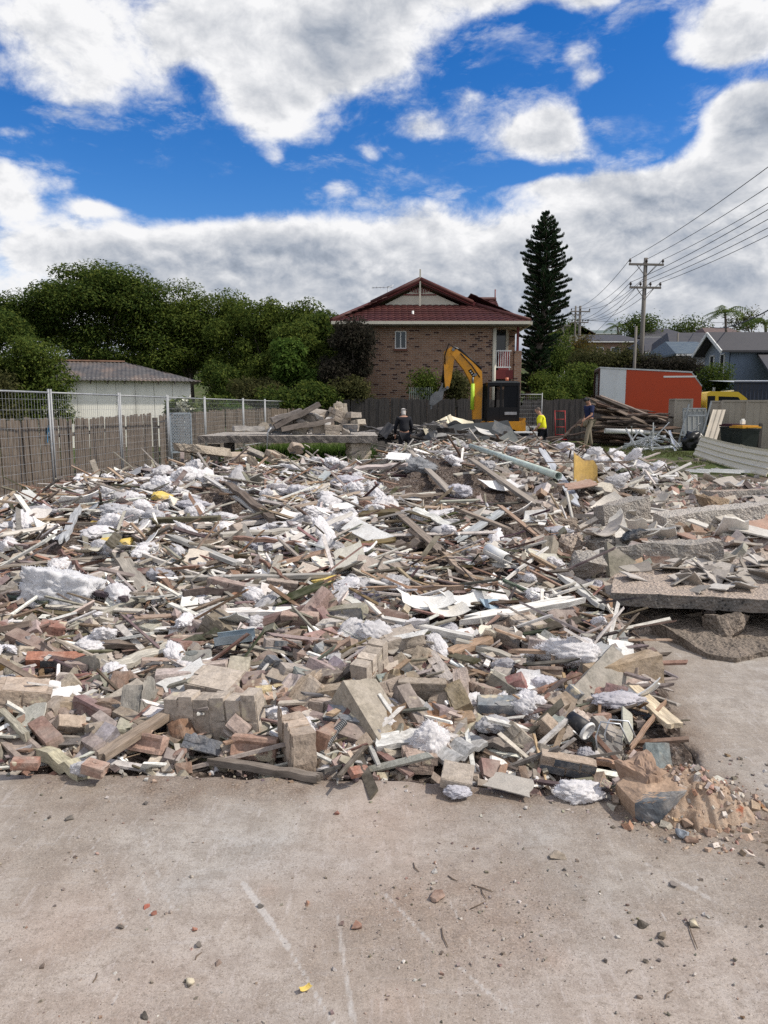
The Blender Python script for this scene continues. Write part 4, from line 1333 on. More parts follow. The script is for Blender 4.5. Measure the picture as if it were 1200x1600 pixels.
# old wire frame with loops right of the cup
p = hit(968, 1190, .02)
mb = MB()
for k in range(2):
	o_ = Vector((.05 * k - .05, .03 * k, 0))
	mb.tube([p + o_ + Vector((-.05, 0, .0)), p + o_ + Vector((-.06, .02, .1)), p + o_ + Vector((-.03, .05, .16)), p + o_ + Vector((.06, .05, .15)), p + o_ + Vector((.10, .03, .06))], .0045, 7)
tag(mb.build('bent_wire', ME), 'bent grey wire hoops beside the mound of brick dust', 'wire')

# ------------------------------------------------------------------ broken concrete on the right
AGG = None

def agg_mat(name, base, stone, sand):
	m, s = newmat(name)
	oc = s.obj()
	v = s.n('ShaderNodeTexVoronoi', {'Scale': 46.0, 'Vector': oc})
	cell = s.n('ShaderNodeSeparateColor', {'Color': v.outputs['Color']}).outputs[0]
	n1, n2 = s.noise(oc, 5, 5, .6), s.noise(oc, 60, 5, .7)
	c = s.ramp(cell, [(0, stone), (.4, base), (.75, tuple(k * 1.5 for k in base)), (1, stone)], 'CONSTANT')
	c = s.mix(s.mrange(v.outputs['Distance'], .25, .5), c, base)
	c = s.mix(s.mrange(n1, .42, .62, 0, .8), c, sand)
	f = s.mrange(n2, .25, .75, .7, 1.2, False)
	c = s.vmath('MULTIPLY', c, s.n('ShaderNodeCombineXYZ', {0: f, 1: f, 2: f}).outputs[0])
	s.out(s.principled(c, .95, s.bump(s.math('ADD', v.outputs['Distance'], n2), .9, .02), spec=.15))
	return m

AGG = agg_mat('exposed_aggregate', (.17, .16, .15), (.05, .05, .052), (.28, .245, .215))
SANDT = agg_mat('sandy_concrete_top', (.42, .35, .295), (.33, .285, .25), (.50, .41, .34))
CONC = agg_mat('grey_cast_concrete', (.36, .335, .305), (.28, .26, .24), (.42, .375, .33))
SOILY = agg_mat('soil_caked_concrete', (.22, .185, .155), (.12, .105, .09), (.31, .255, .21))

def grid_block(name, outline, z0, z1, mats, amp=.01, step=.04, parent=None, freq=9, seed=0, topamp=None):
	"""a slab with a given plan outline (list of x,y,zbottom,ztop), rough faces; mats = (side, top)"""
	bm = bmesh.new()
	n = len(outline)
	bot = [bm.verts.new((x, y, z0(x, y) if callable(z0) else z0)) for x, y in outline]
	top = [bm.verts.new((x, y, z1(x, y) if callable(z1) else z1)) for x, y in outline]
	bm.faces.new(list(reversed(bot))).material_index = 0
	bm.faces.new(top).material_index = 1
	for i in range(n):
		bm.faces.new((bot[i], bot[(i + 1) % n], top[(i + 1) % n], top[i])).material_index = 0
	bmesh.ops.recalc_face_normals(bm, faces=bm.faces[:])
	xs_, ys_ = [o[0] for o in outline], [o[1] for o in outline]
	for lo, hi, no in ((min(xs_), max(xs_), (1, 0, 0)), (min(ys_), max(ys_), (0, 1, 0))):
		k = int((hi - lo) / step)
		for i in range(1, k):
			t = lo + (hi - lo) * i / k
			bmesh.ops.bisect_plane(bm, geom=bm.verts[:] + bm.edges[:] + bm.faces[:], plane_co=(t * no[0], t * no[1], 0), plane_no=no)
	zs = [v.co.z for v in bm.verts]
	k = max(2, int((max(zs) - min(zs)) / step))
	for i in range(1, k):
		bmesh.ops.bisect_plane(bm, geom=bm.verts[:] + bm.edges[:] + bm.faces[:], plane_co=(0, 0, min(zs) + (max(zs) - min(zs)) * i / k), plane_no=(0, 0, 1))
	bmesh.ops.triangulate(bm, faces=bm.faces[:])
	bm.normal_update()
	rough(bm, amp, freq, seed)
	rough(bm, amp * .5, freq * 4, seed + 3)
	me = bm_mesh(bm, name, list(mats))
	return link(name, me, parent)

def plan(pts, z):
	return [(on_plane(px, py, z).x, on_plane(px, py, z).y) for px, py in pts]

# overhanging slab, its top 0.31 m up
o = grid_block('concrete_slab', plan([(955, 926), (1060, 930), (1215, 938), (1330, 946), (1300, 872), (1190, 868), (1080, 884), (960, 898)], .31), .215, .31, (AGG, SANDT), .011, .035, seed=4)
tag(o, 'overhanging slab with a dark pebbly edge and sandy pink top', 'concrete slab')
o = grid_block('concrete_slab', [(p.x, p.y) for p in (on_plane(985, 958, .1), on_plane(1045, 1003), on_plane(1105, 1030), on_plane(1150, 1036), on_plane(1230, 1020), on_plane(1330, 1000), on_plane(1300, 930, .1), on_plane(1080, 925, .1))],
			   -.02, lambda x, y: .03 + .11 * max(0, min(1, (y - 4.55) / .7)), (SOILY, SOILY), .028, .045, seed=9, freq=6)
tag(o, 'soil caked slab lying flat beneath the overhanging slab', 'concrete slab')
o = tag(put('concrete_lump', chunk_mesh(101, (.3, .26, .2), 3, .02, [SOILY], name='concrete_lump'), on_plane(1135, 975, .12), (0, 0, .4), (1, 1, 1), 'round soil caked lump wedged under the overhanging slab', 'concrete'))

def kerb(px, py, wpx, hpx, yaw, dep, z, mats, lab, seed, tiltz=0.0, jag=.12):
	"""a broken length of cast concrete; px, py is the middle of its near face"""
	P = on_plane(px, py, z)
	k = depth_of(P) / F
	L, hh = wpx * k, hpx * k
	r = random.Random(seed)
	pts = [(-L / 2 + r.uniform(-jag, jag) * .5, 0), (-L / 6, r.uniform(-.01, .01)), (L / 5, r.uniform(-.01, .01)), (L / 2 + r.uniform(-jag, jag) * .5, 0), (L / 2 + r.uniform(-jag, jag) * .3, dep), (0, dep + .02), (-L / 2 + r.uniform(-jag, jag), dep)]
	o_ = grid_block('concrete_kerb', pts, -hh * .8, lambda x, y: hh / 2 + .02 * math.sin(x * 9 + seed) - (.3 * hh if x < -L * .3 else 0) * r.random(), mats, .012, .035, seed=seed)
	o_.location = P + Vector((0, 0, 0))
	o_.rotation_euler = (R(-4), R(tiltz), R(yaw))
	HERO.append((P.x, P.y + dep / 2, L * .4))
	return tag(o_, lab, 'concrete', 'broken lengths of concrete kerb')

kerb(1045, 866, 160, 32, -6, .24, .30, (CONC, CONC), 'middle length of grey kerb with crumbled left end', 3, -3)
kerb(978, 806, 86, 42, 22, .3, .36, (CONC, CONC), 'upper grey kerb stub tilted towards the heap', 5, -6)
kerb(1130, 810, 180, 30, 8, .25, .36, (agg_mat('pale_cast_concrete', (.48, .445, .40), (.4, .37, .34), (.54, .49, .44)),) * 2, 'long pale kerb lying behind the middle one', 8, -4)
kerb(1190, 775, 150, 20, 3, .4, .32, (CONC, SANDT), 'far flat kerb slab close to the metal sheets', 12)
kerb(1170, 850, 130, 16, -4, .2, .22, (plain_mat('rust_brown_beam', (.20, .11, .07), .9, 0, .4, 8, .6),) * 2, 'rust brown beam under the pale kerb', 14)
o = put('concrete_lump', chunk_mesh(103, (.55, .4, .34), 3, .025, [agg_mat('tan_rubble_stone', (.30, .22, .15), (.2, .15, .1), (.36, .28, .2))], 12, name='concrete_lump'), on_plane(1118, 790, .32), (0, 0, .5), (1, 1, 1), 'tan triangular lump standing behind the kerbs', 'concrete')
o = put('concrete_lump', chunk_mesh(104, (.36, .3, .34), 3, .02, [CONC], 14, name='concrete_lump'), on_plane(915, 890, .22), (0, 0, .2), (1, 1, 1), 'grey upright block at the left end of the slabs', 'concrete')
o = put('concrete_lump', chunk_mesh(105, (.3, .2, .16), 3, .02, [agg_mat('blue_black_concrete', (.06, .07, .085), (.04, .045, .05), (.2, .18, .16))], 14, name='concrete_lump'), on_plane(990, 840, .34), (0, 0, .2), (1.6, .9, 1), 'blue black painted block between two kerbs', 'concrete')
KL = ['left of the upper kerb stub', 'left of the middle kerb', 'behind the upper kerb stub', 'between the middle and the pale kerb', 'farther behind the upper kerb stub', 'left of the tan lump', 'in front of the middle kerb', 'at the far end of the tile spill',
	  'beside the upright block', 'right of the tan lump', 'between the upper stub and the tan lump', 'on the pale kerb at the right edge']
for i, (a, b, sz) in enumerate(((870, 818, .5), (940, 850, .45), (905, 800, .5), (1020, 830, .45), (960, 770, .5), (1090, 770, .6), (1010, 880, .35), (1180, 895, .3), (890, 850, .35), (1150, 760, .6), (1065, 790, .4), (1210, 830, .5))):
	put('concrete_lump', chunk_mesh(110 + i, (sz, sz * .7, sz * .45), 3, .03, [(SOILY, CONC, SANDT)[i % 3]], 15, name='concrete_lump'), on_plane(a, b, .16 if a > 955 else .24), (R(rng.uniform(-15, 15)), R(rng.uniform(-15, 15)), i * 1.3), (1, 1, 1),
		('soil caked', 'grey', 'sandy')[i % 3] + ' concrete lump ' + KL[i], 'concrete', 'concrete lumps among the kerbs')

# soil and sand under the concrete on the right
ux, uy = np.meshgrid(np.linspace(1.5, 9, 170), np.geomspace(4.7, 16, 190))
uz = .02 + .17 * ss(5.3, 6.3, uy) * ss(0, .5, ux - (1.55 + .12 * (uy - 5))) + .06 * ss(7, 9, uy) - .30 * ss(12, 16, uy) + .10 * (fbm(ux * 2.5, uy * 2.5, 4, 201) - .5) + .07 * (fbm(ux * 11, uy * 11, 3, 202) - .5)
uz = np.where(uy < 5.1, uz - .2, uz) - .25 * ss(0, .5, 1.75 - ux)
idx = np.arange(ux.size).reshape(ux.shape)
tag(link('sandy_dirt', np_mesh('sandy_dirt', np.stack([ux, uy, uz], -1), np.stack([idx[:-1, :-1], idx[:-1, 1:], idx[1:, 1:], idx[1:, :-1]], -1).reshape(-1, 4), SANDT)), 'sandy pink dirt under the broken concrete', 'dirt', kind='stuff')

def UZ(x, y):
	return float(max(.02 + .17 * ss(5.3, 6.3, y) * ss(0, .5, x - (1.55 + .12 * (y - 5))) + .06 * ss(7, 9, y) - .30 * ss(12, 16, y), H(x, y)))

TILES = [sheet_mesh(120 + i, (.16, .13), .009, 0, .2, name='tile_shard') for i in range(6)]
for i in range(64):
	px, py = random.gauss(1110, 55), random.gauss(893, 16)
	if i > 44: px, py = random.uniform(930, 1200), random.uniform(770, 905)
	P = on_plane(px, py, .33 if 868 < py < 925 and px > 960 else .24)
	if px < 950: P = hit(px, py) + Vector((0, 0, .04))
	c = random.choice(((.42, .38, .34), (.36, .33, .29), (.5, .46, .42), (.28, .25, .22), (.58, .55, .51)))
	kx, ky, tl = random.uniform(.7, 1.5), random.uniform(.7, 1.4), random.gauss(0, 22)
	put('tile_shard', TILES[i % 6], P, Euler((R(tl), R(random.gauss(0, 22)), random.uniform(0, 6))).to_matrix(), c,
		unique(f"{'small' if kx + ky < 1.9 else 'broad' if kx + ky > 2.4 else 'medium'} {'pale' if c[0] > .45 else 'dark brown' if c[0] < .3 else 'grey brown'} floor tile shard {'tilted' if abs(tl) > 20 else 'flat'} {'in the spill' if i < 45 else 'away from the spill'} {'at the right edge' if px > 1150 else 'above the overhanging slab' if px > 1060 else 'left of most others'}", []),
		'tile', 'floor tile shards on the slab', (kx, ky, 1))

for i in range(58):
	px, py = random.uniform(905, 1215), random.uniform(762, 862)
	P = on_plane(px, py, .2)
	P.z = UZ(P.x, P.y) + random.uniform(.02, .16)
	c = random.choice(((.62, .59, .54), (.70, .68, .64), (.50, .46, .40), (.42, .38, .34), (.34, .22, .17), (.56, .52, .46)))
	k = random.uniform(.5, 1.5)
	put('plaster_sheet', SHEETS[i % 8], P, Euler((R(random.gauss(8, 18)), R(random.gauss(0, 15)), random.uniform(0, 6))).to_matrix(), c,
		unique(f"{'white' if min(c) > .6 else 'brown' if c[0] > .3 and c[2] < .2 else 'pale' if c[0] > .48 else 'grey'} {'curled' if i % 8 in (3, 4, 7) else 'flat'} sheet {'by the upper kerb stub' if px < 1010 else 'left of the pale kerb' if px < 1090 else 'around the pale kerb'} {'on the grass side' if py < 795 else 'on the tile side' if py > 830 else 'in the middle'}", []), 'sheet', 'broken sheets in the heap', (k, k * .8, 1.6))

# rubble spread over that ground
n = 4200
xx, yy = rng.uniform(1.8, 8, n), rng.uniform(5.3, 15.5, n)
zz = np.array([UZ(a, b) for a, b in zip(xx, yy)])
u = rng.uniform(0, 1, (n, 1)) ** 2.5
tag(link('concrete_crumbs', frag_mesh('concrete_crumbs', np.stack([xx, yy, zz + .02], 1), frames(n, rng.uniform(0, 6, n), .5), (np.array((.03, .03, .02)) * (1 - u) + np.array((.28, .22, .07)) * u) * rng.uniform(.6, 1.3, (n, 3)),
	pick([(.36, .32, .28), (.42, .37, .33), (.3, .26, .22), (.5, .47, .43), (.34, .22, .17)], n), BR_S, (.25, .25, .25))), 'crumbs of concrete and tile around the kerbs', 'crumbs', kind='stuff')

# ------------------------------------------------------------------ mound of brick dust with its painted stone
P = on_plane(1078, 1262, 0)
mx, my = np.meshgrid(np.linspace(-.25, .25, 120), np.linspace(-.22, .26, 110))
ang = np.arctan2(my, mx)
rr = np.hypot(mx / .205, my / .18) / (1 + .4 * (fbm(np.cos(ang) * 2 + 4, np.sin(ang) * 2, 3, 5) - .5) * 2)
mz = .155 * np.clip(1 - np.clip(rr, 0, 3) ** 2.0, -.25, 1) * (1 + .45 * (fbm(mx * 9, my * 9, 4, 3) - .5)) + .045 * (fbm(mx * 34, my * 34, 4, 8) - .5) * (rr < 1.25)
mz = np.where(rr > 1.3, -.06, mz)

def dust_mat():
	m, s = newmat('orange_brick_dust')
	oc = s.obj()
	n1, n2 = s.noise(oc, 4.5, 5, .65), s.noise(oc, 45, 6, .7)
	c = s.ramp(n1, [(.3, (.25, .19, .15)), (.5, (.36, .26, .19)), (.7, (.42, .33, .26))])
	c = s.mix(s.mrange(s.noise(oc, 9, 3, .5), .66, .72), c, (.32, .12, .07))
	c = s.mix(s.mrange(n2, .5, .7, 0, .6), c, (.48, .41, .33))
	s.out(s.principled(c, .97, s.bump(n2, .8, .012), spec=.1))
	return m

DUST = dust_mat()
idx = np.arange(mx.size).reshape(mx.shape)
mound = thing('dust_mound', 'mound of orange brick dust and mortar with a slate painted stone face', 'mound', P)
HERO.append((P.x - .05, P.y, .30))
link('dust_heap', np_mesh('dust_heap', np.stack([mx, my, mz], -1), np.stack([idx[:-1, :-1], idx[:-1, 1:], idx[1:, 1:], idx[1:, :-1]], -1).reshape(-1, 4), DUST, smooth=True), mound)
st = link('painted_stone', chunk_mesh(131, (.235, .24, .15), 3, .006, [debris_mat('sandstone_block', nscale=14, contrast=.35, dust=.4, dustcol=(.45, .33, .24)), PAINT], 40, name='painted_stone'), mound)
q = on_plane(1030, 1262, .06) - P
st.location = (q.x, q.y + .10, .058)
st.rotation_euler = (R(4), R(-3), R(6))
st.color = (.44, .31, .22, 1)
for f in st.data.polygons:
	if f.normal.y < -.55:
		f.material_index = 1
bk = link('side_stone', chunk_mesh(133, (.17, .24, .22), 3, .022, [debris_mat('rough_sandstone', nscale=12, contrast=.4, dust=.4, dustcol=(.43, .31, .23))], 18, name='side_stone'), mound)
bk.location = (-.19, .08, .06)
bk.color = (.38, .26, .19, 1)
n = 900
a, r_ = rng.uniform(0, 6.28, n), rng.uniform(0, 1, n) ** .6 * .34
cx, cy = r_ * np.cos(a) * 1.1 + .05, r_ * np.sin(a) * .9 - .03
ii, jj = np.clip(((cx + .25) / .5 * 119).astype(int), 0, 119), np.clip(((cy + .22) / .48 * 109).astype(int), 0, 109)
cz = np.maximum(0, mz[jj, ii]) + .003
u = rng.uniform(0, 1, (n, 1)) ** 2.5
o = link('mound_crumbs', frag_mesh('mound_crumbs', np.stack([cx, cy, cz], 1), frames(n, rng.uniform(0, 6, n), .8), (.003 + .028 * u ** 1.5) * rng.uniform(.5, 1.2, (n, 3)),
		 pick([(.42, .31, .23), (.36, .26, .2), (.45, .38, .32), (.33, .18, .13), (.5, .45, .4)], n), BR_S, (.3, .3, .3)), mound)
o['kind'] = 'stuff'
for i, (px, py, sz, c, lab) in enumerate(((1110, 1300, .05, (.38, .27, .21), 'brown stone'), (1075, 1285, .06, (.4, .29, .22), 'round tan stone'), (1065, 1302, .055, (.30, .33, .37), 'slate painted chip'), (1080, 1310, .05, (.3, .2, .15), 'dark brick chip'),
										 (1092, 1288, .05, (.42, .34, .27), 'sandy stone'), (1130, 1245, .05, (.38, .28, .22), 'pink stone'))):
	put('stone_chip', chunk_mesh(140 + i, (sz, sz * .8, sz * .6), 2, .004, [BR], name='stone_chip'), on_plane(px, py, sz * .25), (.2, .1, i), c, lab + ' at the foot of the dust mound', 'stone', 'stones fallen from the dust mound')

# ------------------------------------------------------------------ stones and twigs on the bare floor
FLOOR = [(557, 1446, .05, (.36, .15, .09), 'broken orange brick bit in the floor middle'), (311, 1477, .034, (.1, .085, .075), 'dark clod near the long scratch'), (298, 1536, .04, (.07, .06, .05), 'dark clod on the lower left floor'),
		 (190, 1448, .036, (.12, .1, .085), 'dark clod left of the red brick chips'), (241, 1428, .03, (.26, .09, .06), 'dark red chip beside another'), (230, 1417, .04, (.30, .1, .07), 'flat red chip lying on the floor'),
		 (304, 1453, .028, (.45, .16, .09), 'bright orange chip lying alone'), (340, 1505, .03, (.22, .15, .12), 'brown bit right of the clod'), (66, 1510, .03, (.2, .15, .12), 'brown bit near the left frame edge'),
		 (227, 1588, .034, (.09, .08, .07), 'clod at the bottom of the view'), (108, 1278, .05, (.11, .1, .09), 'dark clod behind on the left floor'), (77, 1277, .03, (.12, .1, .09), 'smaller clod left of another one'),
		 (228, 1255, .032, (.1, .09, .085), 'dark stone near the floor edge'), (407, 1416, .032, (.09, .085, .08), 'dark stone lying on the long scratch'), (480, 1412, .028, (.42, .2, .12), 'orange chip lying on a stain'),
		 (680, 1362, .034, (.62, .59, .55), 'white mortar bit lying in the open'), (870, 1338, .09, (.25, .205, .155), 'flat round mud pat below the dust mound'), (685, 1400, .085, (.26, .17, .13), 'flat brown shard in the floor middle'),
		 (1052, 1382, .05, (.22, .19, .17), 'flat grey brown stone in the right floor'), (1005, 1445, .05, (.08, .068, .055), 'dark crumbly clod on the right'), (1032, 1460, .055, (.13, .10, .07), 'brown crumbly clod with dry leaves'),
		 (1036, 1474, .034, (.06, .05, .045), 'black clod in front of the brown one'), (1085, 1442, .055, (.10, .085, .07), 'crumbly clod beside a twig'), (946, 1500, .022, (.06, .045, .04), 'tiny dark pebble on the lower right'),
		 (1118, 1320, .05, (.42, .33, .26), 'sandy shard behind the right scratch'), (526, 1270, .034, (.28, .1, .07), 'red chip near the front edge'), (822, 1263, .03, (.6, .57, .54), 'white chip at the front edge'),
		 (1190, 1350, .03, (.16, .13, .11), 'dark pebble near the right frame edge'), (1000, 1556, .03, (.2, .15, .12), 'brown splinter chip at the bottom right'), (590, 1330, .02, (.15, .13, .11), 'little grey pebble in the floor middle')]
for i, (px, py, sz, c, lab) in enumerate(FLOOR):
	flat = .3 if 'flat' in lab else .6
	sz *= .7
	put('floor_pebble', chunk_mesh(160 + i, (sz, sz * .75, sz * flat), 2, sz * .10, [BR], 14, name='floor_pebble'), on_plane(px, py, sz * flat * .3), (0, 0, i), c, lab, 'pebble', 'pebbles on the concrete floor')
TW = [((737, 1382), (770, 1393)), ((752, 1388), (760, 1404)), ((646, 1348), (655, 1362)), ((700, 1368), (715, 1376)), ((1074, 1440), (1090, 1482)), ((1040, 1560), (1052, 1547)), ((980, 1520), (990, 1515)), ((145, 1535), (152, 1520)), ((305, 1500), (315, 1488)),
	  ((470, 1545), (480, 1550)), ((690, 1450), (700, 1480)), ((735, 1420), (760, 1408))]
TWL = ['long dry twig crossing another below the mud pat', 'short dry twig under the crossing twig', 'short twig left of the white mortar bit', 'curved twig beside the flat brown shard', 'thick twig beside the crumbly clods', 'twig near the bottom right corner', 'tiny twig at the lower right', 'tiny twig on the lower left floor', 'tiny twig beside the dark clods',
	   'tiny twig next to the curled yellow leaf', 'thin twig below the flat brown shard', 'thin twig in front of the crossing twigs']
for i, (a, b) in enumerate(TW):
	mb = MB()
	p, q = on_plane(*a, .002), on_plane(*b, .003)
	mid = (p + q) / 2 + Vector((random.uniform(-.006, .006), random.uniform(-.006, .006), .0005))
	mb.tube([p, mid, q], [.0016, .002, .0012], 6)
	o = mb.build('twig', plain_mat('dry_twig', (.15, .11, .08), .9, 0, .3, 20) if i == 0 else bpy.data.materials['dry_twig'])
	tag(o, TWL[i], 'twig', 'twigs on the concrete floor')
o = put('dry_leaf', sheet_mesh(199, (.035, .014), .001, .008, .2, mat=FOAM, name='dry_leaf'), on_plane(476, 1545, .006), (.2, .1, .6), (.6, .5, .2), 'small curled yellow leaf near the lower scratch', 'leaf')

n = 13000
px, py = rng.uniform(-60, 1260, n), rng.uniform(1180, 1640, n)
xy = np.array([on_plane(a, b)[:2] for a, b in zip(px, py)])
dens = fbm(xy[:, 0] * 2.3, xy[:, 1] * 2.3, 5, 71)
edge = front_edge(xy[:, 0]) - xy[:, 1]
ok = (np.maximum(edge, xy[:, 0] - right_edge(xy[:, 1])) > .0) & (rng.uniform(0, 1, n) < np.clip((dens - .40) * 2.2, .05, 1) + 1.2 * np.exp(-np.clip(edge, 0, 9) / .12))
xy = xy[ok]
n = len(xy)
u = rng.uniform(0, 1, (n, 1)) ** 9
dims = (.0015 + .008 * u + .012 * u * np.exp(-np.clip(edge[ok][:, None], 0, 9) / .12)) * rng.uniform(.6, 1.3, (n, 3)) * [1, 1, .7]
tag(link('floor_grit', frag_mesh('floor_grit', np.column_stack([xy, dims[:, 2] * .3]), frames(n, rng.uniform(0, 6, n), .3), dims,
	pick([(.28, .23, .19), (.22, .18, .15), (.4, .35, .31), (.52, .49, .46), (.12, .10, .085), (.32, .21, .16)], n), BR_S, (.3, .3, .3))), 'grit and tiny crumbs scattered over the concrete floor', 'grit', kind='stuff')

litter('timber_splinters', 8500, (.07, .004, .004), (.75, .028, .012), TIMBER_PAL, T_S, zone_mid, .28, (.04, .35, .3), 'thin timber splinters and battens strewn through the heap', 'splinters')
litter('plaster_shards', 3600, (.02, .018, .005), (.16, .12, .011), PLASTER_PAL, PL_S, zone_mid, .4, (.25, .25, .2), 'pale plaster and fibro shards strewn through the heap', 'shards', along=1)
litter('brick_crumbs', 8000, (.007, .007, .006), (.075, .055, .042), BRICK_PAL, BR_S, zone_brick, .8, (.2, .2, .2), 'crumbs of broken brick and mortar along the front of the heap', 'crumbs', along=1)
tag(link('insulation_wisps', wisps(1500)), 'small white wisps of torn insulation caught all over the heap', 'insulation', kind='stuff')

# ------------------------------------------------------------------ the many: planks, bricks, sheets and tufts, each a piece of its own
COLW = lambda c: ('whitish' if min(c) > .52 else 'pale grey' if sum(c) / 3 > .38 and max(c) - min(c) < .09 else 'reddish brown' if c[0] > 1.5 * c[2] and c[0] > .2 else 'blackened' if max(c) < .15 else 'grey brown' if sum(c) / 3 < .26 else 'weathered grey' if max(c) - min(c) < .08 else 'tan')
POSE = lambda yaw: ('lying across' if abs(math.sin(yaw)) < .35 else 'pointing away' if abs(math.sin(yaw)) > .85 else 'slanting right' if math.tan(yaw) > 0 else 'slanting left')

def clear_of_heroes(x, y, k=1.0):
	return all((x - a) ** 2 + (y - b) ** 2 > (r * k) ** 2 for a, b, r in HERO)

def many(n, wfun, area=.3, k=1.0, ymin=3.3, **kw):
	P = scatter(n * 4, wfun=wfun, area=area, **kw)
	return [p for p in P if p[1] > ymin - .05 * p[0] and clear_of_heroes(p[0], p[1], k)][:n]

NOM = len(HERO)
for i, p in enumerate(many(290, lambda x, y: np.interp(y, [3, 4, 5.5, 8, 20], [.15, .35, .9, 1, 1]) , .35, .8)):
	L = random.uniform(.25, 1.0) * np.interp(p[1], [3, 6, 12, 22], [.6, 1.0, 1.9, 2.6])
	wd = random.choice((.02, .03, .045, .07, .09)) * random.uniform(.85, 1.2)
	th = random.choice((.012, .02, .035, .045))
	yaw = random.gauss(0, .65) if random.random() < .75 else random.uniform(-1.6, 1.6)
	x0, y0 = p[0] - math.cos(yaw) * L / 2, p[1] - math.sin(yaw) * L / 2
	x1, y1 = p[0] + math.cos(yaw) * L / 2, p[1] + math.sin(yaw) * L / 2
	if max(x0, x1) > right_edge(p[1]) - .05 and p[1] < 8: continue
	if y0 < 3.15 or y1 < 3.15:
		sh = 3.15 - min(y0, y1); y0 += sh; y1 += sh
	lift = random.random() ** 1.6 * float(np.interp(p[1], [3, 6, 20], [.05, .12, .13])) + th / 2
	a, b = Vector((x0, y0, float(H(x0, y0)) + lift)), Vector((x1, y1, float(H(x1, y1)) + lift + random.gauss(0, .10 if p[1] < 9 else .045) * L))
	mz_ = float(H((x0 + x1) / 2, (y0 + y1) / 2)) + th / 2 - (a.z + b.z) / 2
	if mz_ > 0: a.z += mz_ * .7; b.z += mz_ * .7
	X = (b - a); LL = X.length; X.normalize()
	Z = Vector((random.gauss(0, .35), random.gauss(0, .35) - .15, 1)); Z = (Z - X * Z.dot(X)).normalized()
	c = pick(TIMBER_PAL, 1)[0]
	put('timber_plank', PLANKS[i % 9], (a + b) / 2, Matrix((X, Z.cross(X), Z)).transposed(), c,
		unique(f"{'long' if L > 1.2 else 'short' if L < .5 else 'broken'} {COLW(c)} {'batten' if wd < .05 else 'plank'} {POSE(yaw)} {near_mark(p[0], p[1])}", more_marks(p[0], p[1])), 'plank', GP, (LL, wd / .09, th / .03))
for i, p in enumerate(many(200, lambda x, y: np.interp(y, [3, 4.2, 5.2, 9, 20], [1, .8, .2, .05, .03]), .15, .85, 3.2)):
	s_ = random.uniform(.8, 1.08)
	c = pick(BRICK_PAL + [(.2, .21, .225)], 1)[0]
	me = BRICKS[i % 8]
	yaw = random.uniform(-3.1, 3.1)
	rl = random.choice((0, 0, 1.57, 1.2))
	rot = surf_rot(p[0], p[1], yaw, (rl + random.gauss(0, .25), random.gauss(0, .3)))
	put('brick', me, (p[0], p[1], p[2] + random.uniform(.0, .05)), rot, c,
		unique(f"{'dusty' if c[2] > .28 else 'slate grey' if c[2] > c[0] else 'dark red' if c[0] > 1.7 * c[2] else 'brown'} {'half brick' if i % 8 in (3, 5) else 'brick'} {'lying flat' if rl == 0 else 'on edge' if rl > 1.3 else 'tipped over'} {near_mark(p[0], p[1])}", more_marks(p[0], p[1])), 'brick', 'loose bricks in the heap', (s_, s_, s_))
for i, p in enumerate(many(56, lambda x, y: np.interp(y, [3, 4.5, 6, 9, 20], [.9, 1, .25, .1, .05]), .2, 1.1, 3.42)):
	s_ = random.uniform(.55, 1.0)
	c = pick(BRICK_PAL, 1)[0]
	rot = surf_rot(p[0], p[1], random.uniform(-3, 3), (random.gauss(0, .5), random.gauss(0, .5)))
	put('masonry_lump', LUMPS[i % 7], (p[0], p[1], p[2] + .02), rot, c, unique(f"{random.choice(('small', 'cracked', 'dusty', 'mortared'))} {COLW(c)} brickwork lump {near_mark(p[0], p[1])}", more_marks(p[0], p[1])), 'brickwork', 'lumps of bonded brickwork', (s_,) * 3)
for i, p in enumerate(many(60, lambda x, y: np.interp(y, [3, 5, 8, 20], [.6, .7, .3, .2]), .2, 1.1, 3.4)):
	s_ = random.uniform(.4, 1.0) * np.interp(p[1], [3, 8, 20], [.7, 1, 1.5])
	c = pick([(.36, .33, .3), (.42, .38, .34), (.3, .26, .23), (.24, .2, .17)], 1)[0]
	put('concrete_chunk', CHUNKS[i % 5], (p[0], p[1], p[2]), surf_rot(p[0], p[1], random.uniform(-3, 3), (random.gauss(0, .4), random.gauss(0, .4))), c,
		unique(f"{random.choice(('rough', 'angular', 'dusty'))} {COLW(c)} concrete chunk {near_mark(p[0], p[1])}", more_marks(p[0], p[1])), 'concrete', 'concrete chunks in the heap', (s_,) * 3)
for i, p in enumerate(many(240, lambda x, y: np.interp(y, [3, 4.2, 5.5, 8, 20], [.06, .3, 1, .9, .8]), .3, .9)):
	s_ = random.uniform(.35, .95) * np.interp(p[1], [3, 8, 20], [.75, 1, 1.7])
	c = pick(PLASTER_PAL + [(.74, .74, .73)], 1)[0]
	yaw = random.uniform(-3, 3)
	put('plaster_sheet', SHEETS[i % 8], (p[0], p[1], p[2] + random.random() ** 2 * .10 + .015), surf_rot(p[0], p[1], yaw, (random.gauss(.12, .3), random.gauss(0, .22))), c,
		unique(f"{random.choice(('jagged', 'snapped', 'torn', 'chipped'))} {COLW(c)} {'curled' if i % 8 in (3, 4, 7) else 'flat'} sheet piece {near_mark(p[0], p[1])}", more_marks(p[0], p[1])), 'sheet', 'broken sheets in the heap', (s_, s_ * random.uniform(.6, 1.2), 1))
